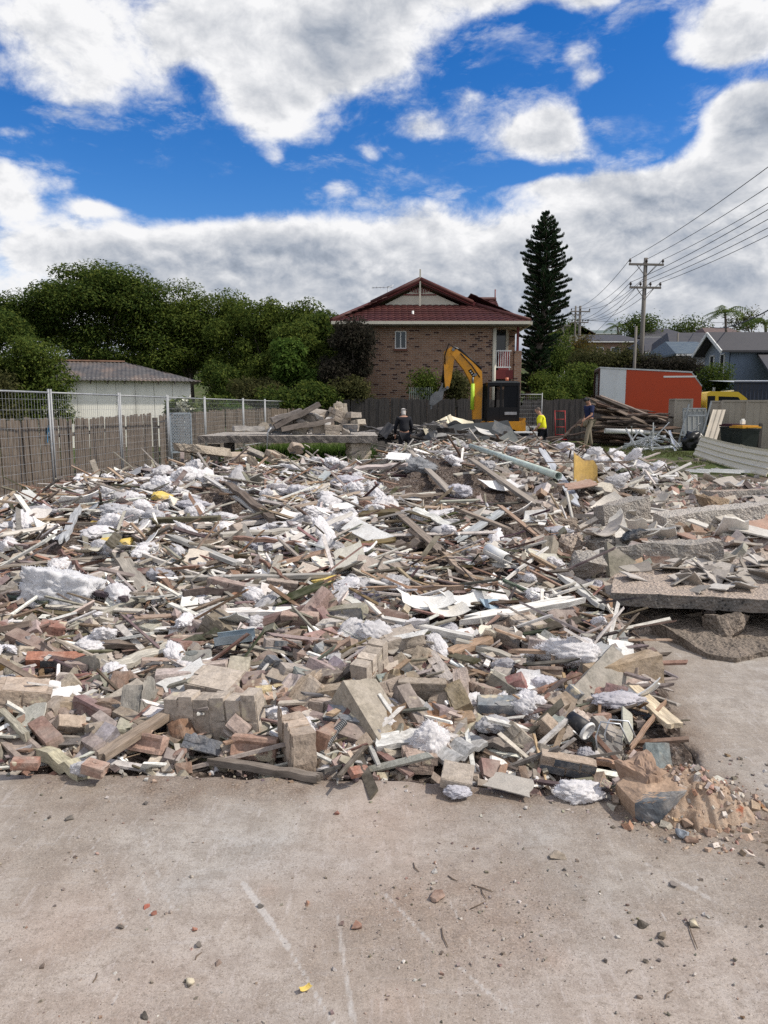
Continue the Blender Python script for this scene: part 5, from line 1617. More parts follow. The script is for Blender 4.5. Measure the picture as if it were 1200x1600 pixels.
for i, p in enumerate(many(265, lambda x, y: np.interp(y, [3, 4, 5, 6.5, 10, 20], [.12, .2, .4, .7, 1, 1]) * (fbm(x * .9, y * .9, 2, 77) > .37) * np.where((x < .25 * y - 1) | (y > 14), 1, .45), .12, .8)):
	s_ = random.uniform(.35, .95) * np.interp(p[1], [3, 6, 12, 22], [.5, .8, 1.2, 1.5])
	g = random.choice((.9, .88, .86, .82, .72, .56))
	put('insulation_tuft', TUFTS[i % 7], (p[0], p[1], p[2] + .03 + .085 * s_), surf_rot(p[0], p[1], random.uniform(-3, 3), (random.gauss(0, .3), random.gauss(0, .3)), .6), (g, g * .98, g),
		unique(f"{'snow white' if g > .84 else 'off white' if g > .7 else 'greyish' if g > .6 else 'dirty grey'} insulation {random.choice(('tuft', 'puff', 'clump'))} {random.choice(('caught', 'resting', 'lying loose'))} {near_mark(p[0], p[1])}", more_marks(p[0], p[1])), 'insulation', 'torn tufts of insulation', (s_, s_ * random.uniform(.7, 1.1), s_ * random.uniform(.55, 1.0)))

# ------------------------------------------------------------------ fences on the left
GALV = plain_mat('galvanised_tube', (.33, .34, .35), .6, .3, .2, 9)

def G(x, y):
	return float(terrain(x, y))

post_px = [(-75, 10.6), (79, 13.0), (187, 15.85), (262, 18.6), (320, 21.4), (380, 24.6), (414, 27.0), (449, 29.6), (478, 32.0)]
fpts = [Vector((at(px, 640, Y).x, Y, 0)) for px, Y in post_px]
fpts.insert(0, fpts[0] + (fpts[0] - fpts[1]).normalized() * 2.6)
FLAB = ['out at the frame edge', 'first from the frame edge', 'with the tall double post', 'in front of the white shed wall', 'nearest the lattice screen', 'behind the flowering shrub', 'past the raised slab', 'behind the slab rubble', 'near the brick house', 'farthest away']

def mesh_panel(a, b, label, htop=1.87, kind='temporary mesh fence panels', z0=None):
	a, b = Vector(a), Vector(b)
	d = (b - a)
	L = d.length
	d.normalize()
	a, b = a + d * .04, b - d * .04
	gz_ = z0 if z0 is not None else min(G(a.x, a.y), G(b.x, b.y))
	root = thing('mesh_fence_panel', label, 'fence panel', (a.x, a.y, gz_), 0, kind)
	l = lambda p, z: Vector((p.x - root.location.x, p.y - root.location.y, z))
	h = htop - gz_ - .0
	for p in (a, b):
		f = MB().tube([l(p, .0), l(p, h + .06)], .018, 10).build('post', GALV, root)
	for z in (.14, h):
		MB().tube([l(a, z), l(b, z)], .016, 8).build('rail', GALV, root)
	mb = MB()
	n = int(L / .085)
	for i in range(1, n):
		p = a.lerp(b, i / n)
		mb.tube([l(p, .14), l(p, h)], .0024, 4, caps=False)
	k = 12
	for i in range(1, k):
		z = .14 + (h - .14) * i / k if i < k - 1 else h - .12
		mb.tube([l(a, z), l(b, z)], .0028, 4, caps=False)
	mb.build('mesh_infill', GALV, root)
	mb = MB().box((0, 0, .07), (.5, .22, .14)).box((0, 0, .16), (.34, .14, .05))
	o = mb.build('fence_foot', CONC, root)
	o.location = l(b, 0)
	return root

for i in range(len(fpts) - 1):
	mesh_panel(fpts[i], fpts[i + 1], f'galvanised mesh fence panel {FLAB[i]}')

PALE = plain_mat('grey_brown_paling', (.155, .125, .10), .95, 0, .45, 5, .5, .15, dirt=((.20, .175, .15), .6, 2.5), stretch=(6, 6, .7))
PALED = plain_mat('dark_paling', (.075, .068, .066), .95, 0, .4, 5, .5, .15, stretch=(6, 6, .7))

def paling_fence(name, pts, h, label, mat, lean=.05, seed=1, wave=.06, bw=.115):
	r = random.Random(seed)
	p0 = Vector(pts[0])
	root = thing(name, label, 'fence', (p0.x, p0.y, G(p0.x, p0.y)))
	mb, rails, posts = MB(), MB(), []
	for a, b in zip(pts, pts[1:]):
		a, b = Vector(a), Vector(b)
		d = b - a
		L = d.length
		d.normalize()
		nrm = Vector((d.y, -d.x, 0))
		k = int(L / bw)
		for i in range(k):
			c = a + d * (i + .5) * bw - p0
			g = G(c.x + p0.x, c.y + p0.y) - root.location.z
			hh = h + wave * (r.random() - .5) + .10 * (float(fbm((c.x + p0.x) * .6, (c.y + p0.y) * .6, 2, seed)) - .5)
			if r.random() < .02: hh *= .85
			tl = r.gauss(0, lean) * .5 + lean * math.sin(c.y * .7)
			w2 = bw * .5 * r.uniform(.96, 1.08)
			off = nrm * r.uniform(-.008, .012)
			vs = []
			for z, ww in ((0, w2), (hh - .03, w2), (hh, w2 * .7)):
				for s_, t in ((-1, -.007), (1, -.007), (1, .007), (-1, .007)):
					vs.append(c + off + d * (s_ * ww + tl * z) + nrm * t + Vector((0, 0, g + z)))
			fs = []
			for q in (0, 4):
				fs += [(q, q + 1, q + 5, q + 4), (q + 1, q + 2, q + 6, q + 5), (q + 2, q + 3, q + 7, q + 6), (q + 3, q, q + 4, q + 7)]
			fs.append((8, 9, 10, 11))
			mb.add(vs, fs)
		for z in (.35, h - .3):
			rails.bar(a - p0 - nrm * .05 + Vector((0, 0, z + G(a.x, a.y) - root.location.z)), b - p0 - nrm * .05 + Vector((0, 0, z + G(b.x, b.y) - root.location.z)), .04, .07)
		for i in range(int(L / 2.4) + 1):
			posts.append(a + d * i * 2.4 - nrm * .11)
	mb.build('palings', mat, root)
	rails.build('rail_slats', mat, root)
	for q in posts:
		o = MB().box((0, 0, (h - .05) / 2), (.11, .11, h - .05)).build('post', mat, root)
		o.location = q - p0 + Vector((0, 0, G(q.x, q.y) - root.location.z))
	return root

lf = [Vector((-7.05 + .068 * y - .25, y, 0)) for y in (6, 11, 15, 19.2)]
pf = paling_fence('paling_fence', lf, 1.42, 'weathered brown timber paling fence with leaning boards behind the mesh panels', PALE, .06, 3)
paling_fence('paling_fence', [lf[-1] + Vector((.1, .3, 0)), Vector((-5.0, 23.5, 0)), Vector((-4.6, 27, 0)), Vector((-2.6, 30.2, 0))], 1.35, 'farther grey paling fence running past the raised slab', PALE, .03, 5)
bfp = [Vector((-3.2, 30.4, 0)), Vector((3, 30.3, 0)), Vector((9.4, 30.5, 0))]
paling_fence('paling_fence', bfp, 1.72, 'dark paling fence along the back in front of the brick house', PALED, .01, 7)
# blue scrawl on the near boards
mb = MB()
q0 = at(35, 686, 14.0)
q0 = Vector((-7.05 + .068 * q0.y - .25 + .045, q0.y, 1.12))
BLUE = plain_mat('blue_spray_paint', (.03, .16, .30), .7)
for a, b in (((-.10, -.16), (-.04, .16)), ((-.04, .16), (.07, -.14)), ((-.09, .05), (.05, .10)), ((.0, .0), (.10, -.20))):
	mb.bar(q0 + Vector((0, a[0], a[1])), q0 + Vector((0, b[0], b[1])), .035, .004, up=(1, 0, 0))
sc_ = mb.build('spray_mark', BLUE, pf)
sc_.location = -pf.location
# lattice screen
la, lb = at(267, 690, 19.8), at(299, 690, 20.4)
root = thing('lattice_screen', 'blue grey diamond lattice screen standing between the two paling fences', 'screen', (la.x, la.y, G(la.x, la.y)))
LAT = plain_mat('blue_grey_lattice', (.20, .235, .27), .6, 0, .15)
d = Vector((lb.x - la.x, lb.y - la.y, 0))
L = d.length
d.normalize()
mb = MB()
zb, zt = .35, 1.38
for i in range(-10, 20):
	for sgn in (1, -1):
		x0 = i * .085
		za, zb2 = zb, zt
		xa, xb = x0, x0 + sgn * (zt - zb)
		pts_ = []
		for t in np.linspace(0, 1, 30):
			x_ = xa + (xb - xa) * t
			if 0 <= x_ <= L:
				pts_.append((x_, za + (zb2 - za) * t))
		if len(pts_) > 2:
			mb.bar(d * pts_[0][0] + Vector((0, 0, pts_[0][1])), d * pts_[-1][0] + Vector((0, 0, pts_[-1][1])), .022, .006, up=(d.y, -d.x, 0))
mb.build('lattice_slats', LAT, root)
mb = MB()
for a_, b_ in (((0, zb), (0, zt)), ((L, zb), (L, zt)), ((0, zb), (L, zb)), ((0, zt), (L, zt))):
	mb.bar(d * a_[0] + Vector((0, 0, a_[1])), d * b_[0] + Vector((0, 0, b_[1])), .05, .02, up=(d.y, -d.x, 0))
mb.build('frame', LAT, root)
for x_ in (0, L):
	MB().bar(d * x_ + Vector((0, 0, -.02)), d * x_ + Vector((0, 0, zb)), .05, .05).build('leg', LAT, root)

# ------------------------------------------------------------------ white shed
SHW = plain_mat('chalky_white_wall', (.86, .84, .76), .85, 0, .12, 2, .1, .2, dirt=((.42, .40, .34), .5, 1.1), stretch=(1, 1, .3))
SHR = plain_mat('old_corrugated_roof', (.095, .09, .088), .7, .2, .35, 3, .2, .3, dirt=((.24, .17, .13), .6, 1.2))
YS = 25.5
c0, c1 = at(116, 593, YS), at(297, 588, YS + 1.2)
shed = thing('white_shed', 'white walled shed under a grey corrugated roof behind the mesh fence', 'shed', (c1.x, c1.y, G(c1.x, c1.y)))
dx = Vector((c0.x - c1.x, c0.y - c1.y, 0))
Lw = dx.length + 1.2
dx.normalize()
dy = Vector((-dx.y, dx.x, 0))
if dy.y < 0: dy = -dy
he = 2.38
dep = 4.6
mb = MB()
for k in range(8):                                     # sheeted wall with cover strips
	a_ = dx * (Lw * k / 8)
	b_ = dx * (Lw * (k + 1) / 8 - .012)
	mb.bar(a_ + Vector((0, 0, he / 2)), b_ + Vector((0, 0, he / 2)), .05, he, up=(0, 0, 1))
mb.build('front_wall', SHW, shed)
xz = MB()
vs = [Vector((0, 0, 0)), dy * dep, dy * dep + Vector((0, 0, he)), Vector((0, 0, he))]
vs2 = [v + dx * .06 for v in vs]
xz.add(vs + vs2, [(0, 1, 2, 3), (7, 6, 5, 4)] + [(i, (i + 1) % 4, 4 + (i + 1) % 4, 4 + i) for i in range(4)])
xz.build('side_wall', SHW, shed)
MB().bar(dx * .06 + dy * dep + Vector((0, 0, he / 2)), dx * (Lw - .1) + dy * dep + Vector((0, 0, he / 2)), .05, he).build('rear_wall', SHW, shed)

def corrugated(o0, u, L, v, W, pitch=.11, amp=.014, mat=None, name='roof', parent=None, nv=2, sag=0.0, th=.006, prof='sine', clip=0.0, clip2=0.0):
	"""corrugations run along v; o0 corner, u across"""
	n = int(L / pitch * 6)
	nrm = u.cross(v).normalized()
	us = np.linspace(0, L, n + 1)
	vs, fs = [], []
	for side in (0, 1):
		for j in range(nv + 1):
			for t in np.clip(us, clip * j / nv, L - clip2 * j / nv):
				if prof == 'sine':
					h_ = amp * math.sin(2 * math.pi * t / pitch)
				else:
					ph = (t / pitch) % 1
					h_ = amp * (1 if ph < .12 else 0 if .2 < ph < .92 else .5)
				q = o0 + u * t + v * (W * j / nv) + nrm * (h_ - side * th) - Vector((0, 0, sag * math.sin(math.pi * j / nv)))
				vs.append(q)
	m_ = n + 1
	N2 = m_ * (nv + 1)
	for j in range(nv):
		for i in range(n):
			a_ = j * m_ + i
			fs.append((a_, a_ + 1, a_ + m_ + 1, a_ + m_))
			fs.append((N2 + a_, N2 + a_ + m_, N2 + a_ + m_ + 1, N2 + a_ + 1))
	for i in range(n):
		fs.append((i, N2 + i, N2 + i + 1, i + 1))
		e = nv * m_ + i
		fs.append((e, e + 1, N2 + e + 1, N2 + e))
	return MB().add(vs, fs, 0, prof == 'sine').build(name, mat, parent)

eave = dx * -.35 - dy * .35 + Vector((0, 0, he - .10))
slope = (dy * (dep * .5 + .35) + Vector((0, 0, .78)))
rf = corrugated(eave, dx, Lw + .7, slope.normalized(), slope.length, .14, .012, SHR, 'roof', shed, 16, clip=2.6)
eave2 = dx * -.35 + dy * (dep + .35) + Vector((0, 0, he - .10))
slope2 = (dy * -(dep * .5 + .35) + Vector((0, 0, .78)))
corrugated(eave2, dx, Lw + .7, slope2.normalized(), slope2.length, .14, .02, SHR, 'roof', shed, 16, clip=2.6)
slope3 = dx * 2.6 + Vector((0, 0, .78))
corrugated(eave, dy, dep + .7, slope3.normalized(), slope3.length, .14, .02, SHR, 'roof', shed, 16, clip=dep / 2 + .3, clip2=dep / 2 + .3)
MB().bar(dx * 2.2 + dy * dep * .5 + Vector((0, 0, he + .70)), dx * (Lw + .4) + dy * dep * .5 + Vector((0, 0, he + .70)), .3, .05).build('ridge_cap', plain_mat('rusty_ridge', (.28, .17, .12), .8, .2, .4, 3), rf)
mb = MB()
for k in range(14):
	mb.bar(dx * (k * .55) - dy * .30 + Vector((0, 0, he - .17)), dx * (k * .55) + dy * .2 + Vector((0, 0, he - .0)), .04, .09)
mb.build('rafter_slats', BARK, shed)

# ------------------------------------------------------------------ brick house
def brick_wall_mat(name, axis='XZ'):
	m, s = newmat(name)
	oc = s.obj()
	sp = s.n('ShaderNodeSeparateXYZ', {'Vector': oc})
	u = sp.outputs[0] if axis == 'XZ' else sp.outputs[1]
	v = s.n('ShaderNodeCombineXYZ', {0: u, 1: sp.outputs[2], 2: 0.0}).outputs[0]
	b = s.n('ShaderNodeTexBrick', {'Vector': v, 'Color1': (0, 0, 0, 1), 'Color2': (1, 1, 1, 1), 'Mortar': (.5, .5, .5, 1), 'Scale': 1.0, 'Mortar Size': .009, 'Mortar Smooth': .2, 'Bias': 0.0,
								   'Brick Width': .24, 'Row Height': .086})
	tone = s.n('ShaderNodeSeparateColor', {'Color': b.outputs['Color']}).outputs[0]
	col = s.ramp(tone, [(0, (.05, .026, .022)), (.14, (.08, .038, .03)), (.17, (.215, .122, .08)), (.5, (.25, .148, .098)), (.8, (.285, .172, .114)), (1, (.24, .157, .112))])
	col = s.mix(s.math('MULTIPLY', b.outputs['Fac'], .9), col, (.34, .29, .25))
	n1 = s.noise(oc, 1.2, 4, .6)
	f = s.mrange(n1, .3, .7, .85, 1.1, False)
	col = s.vmath('MULTIPLY', col, s.n('ShaderNodeCombineXYZ', {0: f, 1: f, 2: f}).outputs[0])
	s.out(s.principled(col, .9, s.bump(s.math('SUBTRACT', 1.0, b.outputs['Fac']), .5, .008), spec=.2))
	return m

BWX, BWY = brick_wall_mat('blended_brickwork'), brick_wall_mat('blended_brickwork_side', 'YZ')
CREAM = plain_mat('cream_paint', (.55, .52, .43), .6, 0, .08, 3)
DKRED = plain_mat('dark_red_paint', (.16, .022, .02), .45, 0, .12, 4)
GLASSD = plain_mat('dark_window_glass', (.02, .025, .03), .08, 0, .1, 3, 0, .6)
WHITEP = plain_mat('white_paint', (.72, .72, .70), .5, 0, .08, 4)

def tile_mat():
	m, s = newmat('glazed_red_tile')
	rnd = s.n('ShaderNodeNewGeometry').outputs['Random Per Island']
	n1 = s.noise(s.obj(), 1.6, 4, .6)
	c = s.ramp(s.math('ADD', s.math('MULTIPLY', rnd, .35), s.math('MULTIPLY', n1, .65)), [(.25, (.048, .014, .013)), (.5, (.068, .019, .017)), (.8, (.10, .032, .027))])
	s.out(s.principled(c, .6, spec=.3))
	return m

TILE = tile_mat()

def tiled(name, p0, p1, q0, q1, parent, tw=.30, th=.32, mat=None):
	"""roof plane: eave p0-p1, top q0-q1 (q0 above p0); rolled tiles clipped to the plane's outline"""
	p0, p1, q0, q1 = map(Vector, (p0, p1, q0, q1))
	u = (p1 - p0).normalized()
	mid = (q0 + q1) / 2 - (p0 + p1) / 2
	vdir = (mid - u * mid.dot(u))
	W = vdir.length
	vdir.normalize()
	nrm = u.cross(vdir).normalized()
	if nrm.z < 0: nrm = -nrm
	l0, l1 = 0.0, (p1 - p0).length
	m0, m1 = (q0 - p0).dot(u), (q1 - p0).dot(u)
	rows = max(1, int(round(W / th)))
	vs, fs = [], []
	sub = 6
	for r_ in range(rows):
		va, vb = W * r_ / rows, W * (r_ + 1) / rows
		xa, xb = l0 + (m0 - l0) * (va / W), l1 + (m1 - l1) * (va / W)
		xc, xd = l0 + (m0 - l0) * (vb / W), l1 + (m1 - l1) * (vb / W)
		lo, hi = min(xa, xc), max(xb, xd)
		k0, k1 = int(math.floor(lo / tw * sub)), int(math.ceil(hi / tw * sub))
		base = len(vs)
		for k in range(k0, k1 + 1):
			t = k * tw / sub
			ta, tb = min(max(t, xa), xb), min(max(t, xc), xd)
			h_ = .030 * abs(math.sin(math.pi * t / tw)) ** .7
			a_ = p0 + u * ta + vdir * (va - .03) + nrm * (h_ + .045)
			b_ = p0 + u * tb + vdir * vb + nrm * (h_ * .9 + .008)
			e_ = p0 + u * ta + vdir * (va - .03) + nrm * (h_ - .0)
			vs += [a_, b_, e_]
		for k in range(k1 - k0):
			i = base + k * 3
			fs += [(i, i + 3, i + 4, i + 1), (i + 2, i + 5, i + 3, i)]
	mb_ = MB().add(vs, fs)
	# solid deck below the tiles
	b = len(mb_.v)
	mb_.v += [tuple(p - nrm * .02) for p in (p0, p1, q1, q0)] + [tuple(p - nrm * .10) for p in (p0, p1, q1, q0)]
	mb_.f += [(b, b + 1, b + 2, b + 3), (b + 7, b + 6, b + 5, b + 4)] + [(b + i, b + 4 + i, b + 4 + (i + 1) % 4, b + (i + 1) % 4) for i in range(4)]
	mb_.m += [0] * 6
	mb_.sm += [False] * 6
	return mb_.build(name, mat or TILE, parent)

HY = 33.0
hz = G(2, HY)
house = thing('brick_house', 'two storey brown brick house with a red tiled roof and a corner balcony', 'house', (0, HY, hz))
def hp(px, py, Y=HY):
	p = at(px, py, Y)
	return Vector((p.x, p.y - HY, p.z - hz))

xL, xR = -1.75, hp(769, 560).x
xB = hp(815, 560).x
ze = hp(700, 506).z                        # eaves
zf = hp(780, 592).z                        # underside of upper floor
zr = hp(780, 578).z
wx0, wx1, wz0, wz1 = hp(617, 530).x, hp(635, 530).x, hp(620, 545).z, hp(620, 517).z
mb = MB()                                   # front wall round the window opening
for (x0, x1, z0, z1) in ((xL, wx0, -.3, ze), (wx1, xR, -.3, ze), (wx0, wx1, -.3, wz0), (wx0, wx1, wz1, ze)):
	mb.box(((x0 + x1) / 2, .12, (z0 + z1) / 2), (x1 - x0, .24, z1 - z0))
mb.build('front_wall', BWX, house)
mb = MB()
mb.box((xL + .12, 5, ze / 2 - .15), (.24, 9.5, ze + .3)).box((xB - .12, 6, ze / 2 - .15), (.24, 8.4, ze + .3))
mb.build('side_wall', BWY, house)
mb = MB().box(((xL + xB) / 2, 10, ze / 2 - .15), (xB - xL - .5, .24, ze + .3))
mb.build('rear_wall', BWX, house)
mb = MB().box(((xR + xB) / 2, 1.85, ze / 2), (xB - xR - .0, .2, ze + .3)).box((xR - .11, 1.0, ze / 2), (.22, 1.55, ze))
mb.build('balcony_recess_wall', BWX, house)
pz = hp(811, 548).z
MB().box((xB - .16, .16, pz / 2 - .15), (.32, .32, pz + .3)).build('brick_pier', BWX, house)
MB().box((xB - .16, .16, (pz + ze) / 2), (.10, .10, ze - pz)).build('veranda_post', DKRED, house)
win = MB()
wc = ((wx0 + wx1) / 2, (wz0 + wz1) / 2)
for (x0, x1, z0, z1) in ((wx0, wx1, wz1 - .045, wz1), (wx0, wx1, wz0, wz0 + .045), (wx0, wx0 + .045, wz0 + .045, wz1 - .045), (wx1 - .045, wx1, wz0 + .045, wz1 - .045), (wc[0] - .022, wc[0] + .022, wz0 + .045, wz1 - .045)):
	win.box(((x0 + x1) / 2, .05, (z0 + z1) / 2), (x1 - x0, .06, z1 - z0))
wn = win.build('window', WHITEP, house)
MB().box((wc[0], .075, wc[1]), (wx1 - wx0 - .06, .01, wz1 - wz0 - .06)).build('pane', GLASSD, wn)
mb = MB()
for k in range(2):
	for j in range(3):
		mb.box((wc[0] + (-.13 if k == 0 else .06) + j * .04, .088, wc[1]), (.02, .006, wz1 - wz0 - .12))
mb.build('curtain', plain_mat('pale_curtain', (.42, .44, .46), .8), wn)
MB().box((wc[0], -.02, wz0 - .05), (wx1 - wx0 + .1, .16, .09)).build('sill', plain_mat('brick_sill', (.16, .07, .05), .85), wn)
# balcony
bx0, bx1 = xR + .02, xB - .34
MB().box(((bx0 + bx1) / 2, 0.9, (zf + zr) / 2), (bx1 - bx0, 1.7, zr - zf)).build('balcony_floor', DKRED, house)
rl = MB()
rt, rb = hp(790, 548).z, zr + .12
for z in (rt, rb):
	rl.box(((bx0 + bx1) / 2 - .05, .06, z), (bx1 - bx0 - .1, .05, .05))
for k in range(8):
	rl.box((bx0 + .08 + (bx1 - bx0 - .26) * k / 7, .06, (rt + rb) / 2 - (.06 if k in (0, 7) else 0)), (.028, .028, rt - rb + (.12 if k in (0, 7) else 0)))
rl.build('balcony_rail', WHITEP, house)
dr = MB().box((bx0 + .48, 1.72, (zr + 2.0 + zr) / 2 + .02), (.95, .05, 2.06)).build('balcony_door', CREAM, house)
MB().box((bx0 + .44, 1.685, zr + 1.02), (.78, .02, 1.95)).build('door_glass', GLASSD, dr)
MB().box((bx0 + .62, .9, zr + .45), (.5, .3, .9)).build('towel', plain_mat('faded_red_cloth', (.35, .10, .10), .9), house)
MB().box(((bx0 + xB) / 2, .95, ze - .06), (xB - bx0 + .2, 1.9, .05)).build('balcony_ceiling', CREAM, house)
MB().tube([(xR + .08, -.06, .0), (xR + .08, -.06, ze - .2)], .085, 10).build('downpipe', CREAM, house)
# lower storey under balcony: dark garage door
MB().box(((bx0 + bx1) / 2, 1.7, 1.1), (bx1 - bx0 - .2, .05, 2.2)).build('garage_door', plain_mat('dark_door', (.05, .045, .045), .7), house)
# roof
ex0, ex1 = xL - .5, xB + .22
ey0, ey1 = -.55, 10.6
E = ze + .02
tz = hp(655, 477, HY + 2.2).z
ty = 2.2
tx0, tx1 = hp(580, 480, HY + ty).x, hp(738, 474, HY + ty).x
apex = hp(656, 441, HY + ty)
ridge_y = 7.4
roof = tiled('roof', (ex0, ey0, E), (ex1, ey0, E), (tx0, ty, tz), (tx1, ty, tz), house)
zRg = apex.z
tiled('roof_slope', (ex0, ey1, E), (ex0, ey0, E), (apex.x, ey1 - 3, zRg), (tx0, ty, tz), roof)
tiled('roof_slope', (tx0, ty - .25, tz), (tx0 - .0, 8, tz), (apex.x, ty - .25, zRg), (apex.x, 8, zRg), roof)
tiled('roof_slope', (tx1, 8, tz), (tx1, ty - .25, tz), (apex.x, 8, zRg), (apex.x, ty - .25, zRg), roof)
tiled('roof_slope', (ex1, ey0, E), (ex1, ey1, E), (tx1, ty, tz), (tx1 - .2, ey1 - 3, zRg), roof)
wr = hp(775, 470, HY + 5)
tiled('roof_slope', (tx1 - 1.6, 3.4, wr.z - .75), (wr.x, 3.4, wr.z - .75), (tx1 - 1.6, 5, wr.z), (wr.x, 5, wr.z), roof)
MB().add([(wr.x - .1, 3.4, wr.z - .8), (wr.x - .1, 6.6, wr.z - .8), (wr.x - .1, 5, wr.z - .02), (wr.x - .25, 3.4, wr.z - .8), (wr.x - .25, 6.6, wr.z - .8), (wr.x - .25, 5, wr.z - .02)], [(0, 1, 2), (5, 4, 3), (0, 3, 4, 1), (1, 4, 5, 2), (2, 5, 3, 0)]).build('rear_gable', CREAM, roof)
mb = MB()
xz_prism(mb, [(tx0 + .45, tz - .05), (tx1 - .45, tz - .05), (apex.x, zRg - .22)], ty + .02, ty + .14)
mb.build('gable_panel', CREAM, roof)
mb = MB()
for sx_, e in ((tx0 - .1, 1), (tx1 + .1, -1)):
	mb.bar((sx_, ty - .28, tz - .03), (apex.x, ty - .28, zRg + .03), .05, .2, up=(0, -1, 0)) if False else mb.bar((sx_, ty - .28, tz + .0), (apex.x, ty - .28, zRg + .05), .06, .17)
mb.build('barge_board', DKRED, roof)
mb = MB()
for a_, b_ in (((ex0, ey0, E + .06), (tx0, ty, tz + .08)), ((ex1, ey0, E + .06), (tx1, ty, tz + .08)), ((tx0, ty - .28, tz + .08), (apex.x, ty - .28, zRg + .1)), ((tx1, ty - .28, tz + .08), (apex.x, ty - .28, zRg + .1)),
			   ((apex.x, ty - .2, zRg + .08), (apex.x, 8, zRg + .08)), ((tx1 - 1.6, 5, wr.z + .08), (wr.x, 5, wr.z + .08))):
	mb.tube([a_, b_], .10, 8)
mb.build('ridge_cap', TILE, roof)
mb = MB()
for k in range(11):
	x_ = apex.x - .55 + k * .11
	mb.box((x_, ty - .02, zRg - .36), (.05, .02, .30 - abs(k - 5) * .045))
mb.box((apex.x, ty - .02, zRg - .56), (1.5, .03, .05))
mb.build('gable_lattice', DKRED, roof)
MB().box((apex.x, ty - .30, (tz + zRg) / 2 + .15), (.07, .05, zRg - tz + .75)).build('finial_post', CREAM, roof)
MB().tube([(wr.x - .05, 5, wr.z - .3), (wr.x - .05, 5, wr.z + .55)], .03, 6).build('finial', DKRED, roof)
MB().box(((ex0 + ex1) / 2, ey0 - .06, E - .04), (ex1 - ex0, .13, .13)).build('gutter', CREAM, house)
MB().box((ex1 + .06, 4.5, E - .04), (.13, 10, .13)).build('gutter', CREAM, house)
MB().box(((ex0 + ex1) / 2, -.25, E - .14), (ex1 - ex0 - .1, .5, .03)).build('eave_soffit', plain_mat('dull_soffit', (.20, .18, .15), .8), house)  # soffit in a dull brown tone
v0 = hp(645, 501, HY + .6)
mb = MB().tube([(v0.x, .6, v0.z - .15), (v0.x, .6, v0.z + .42)], .05, 8).tube([(v0.x - .2, .6, v0.z + .06), (v0.x + .2, .6, v0.z + .06)], .07, 8)
mb.build('roof_vent', WHITEP, house)
a0 = hp(606, 449, HY + 3)
mb = MB().tube([(a0.x, 3, a0.z - 1.4), (a0.x, 3, a0.z)], .022, 6)
mb.tube([(a0.x - .75, 3, a0.z - .02), (a0.x + .22, 3, a0.z + .02)], .014, 5)
for k in range(6):
	x_ = a0.x - .7 + k * .17
	mb.tube([(x_, 2.75, a0.z - .01), (x_, 3.25, a0.z - .01)], .009, 4)
mb.tube([(a0.x - .05, 3, a0.z + .02), (a0.x + .28, 3, a0.z + .10)], .014, 5)
mb.build('antenna', ME, house)
# green lattice gate by the house
g0 = at(640, 625, 30.9)
root = thing('garden_screen', 'small pale green picket screen against the brick house wall', 'screen', (g0.x, 30.9, G(g0.x, 31)))
mb = MB()
for k in range(12):
	mb.box((k * .085, 0, 1.1), (.035, .02, 2.2))
mb.box((.47, .02, 2.0), (1.0, .03, .05))
mb.build('pickets', plain_mat('pale_green_paint', (.26, .30, .25), .6), root)

# ------------------------------------------------------------------ trees
def leaves(centers, radii, n, size, flat=.6, aspect=.45, outward=.6, droop=0.0):
	"""leaf blades through ellipsoids: centers (k,3), radii (k,3)"""
	centers, radii = np.asarray(centers, float), np.asarray(radii, float)
	w_ = radii.prod(1) ** (2 / 3)
	k = rng.choice(len(centers), n, p=w_ / w_.sum())
	d = rng.normal(0, 1, (n, 3))
	d /= np.linalg.norm(d, axis=1, keepdims=True)
	rad = rng.uniform(0, 1, (n, 1)) ** .45
	p = centers[k] + d * rad * radii[k]
	nrm = d * outward + rng.normal(0, .6, (n, 3)) + [0, 0, flat]
	nrm /= np.linalg.norm(nrm, axis=1, keepdims=True)
	t = rng.normal(0, 1, (n, 3)) + d * .8 + [0, 0, -droop]
	t -= nrm * (t * nrm).sum(1, keepdims=True)
	t /= np.linalg.norm(t, axis=1, keepdims=True)
	b = np.cross(nrm, t)
	s_ = size * rng.uniform(.6, 1.4, (n, 1))
	v = np.stack([p - t * s_ * .5, p + b * s_ * aspect * .5 + nrm * s_ * .06, p + t * s_ * .5 - [0, 0, 1] * s_ * .12, p - b * s_ * aspect * .5 + nrm * s_ * .06], 1)
	return v.reshape(-1, 3), np.arange(4 * n).reshape(-1, 4)

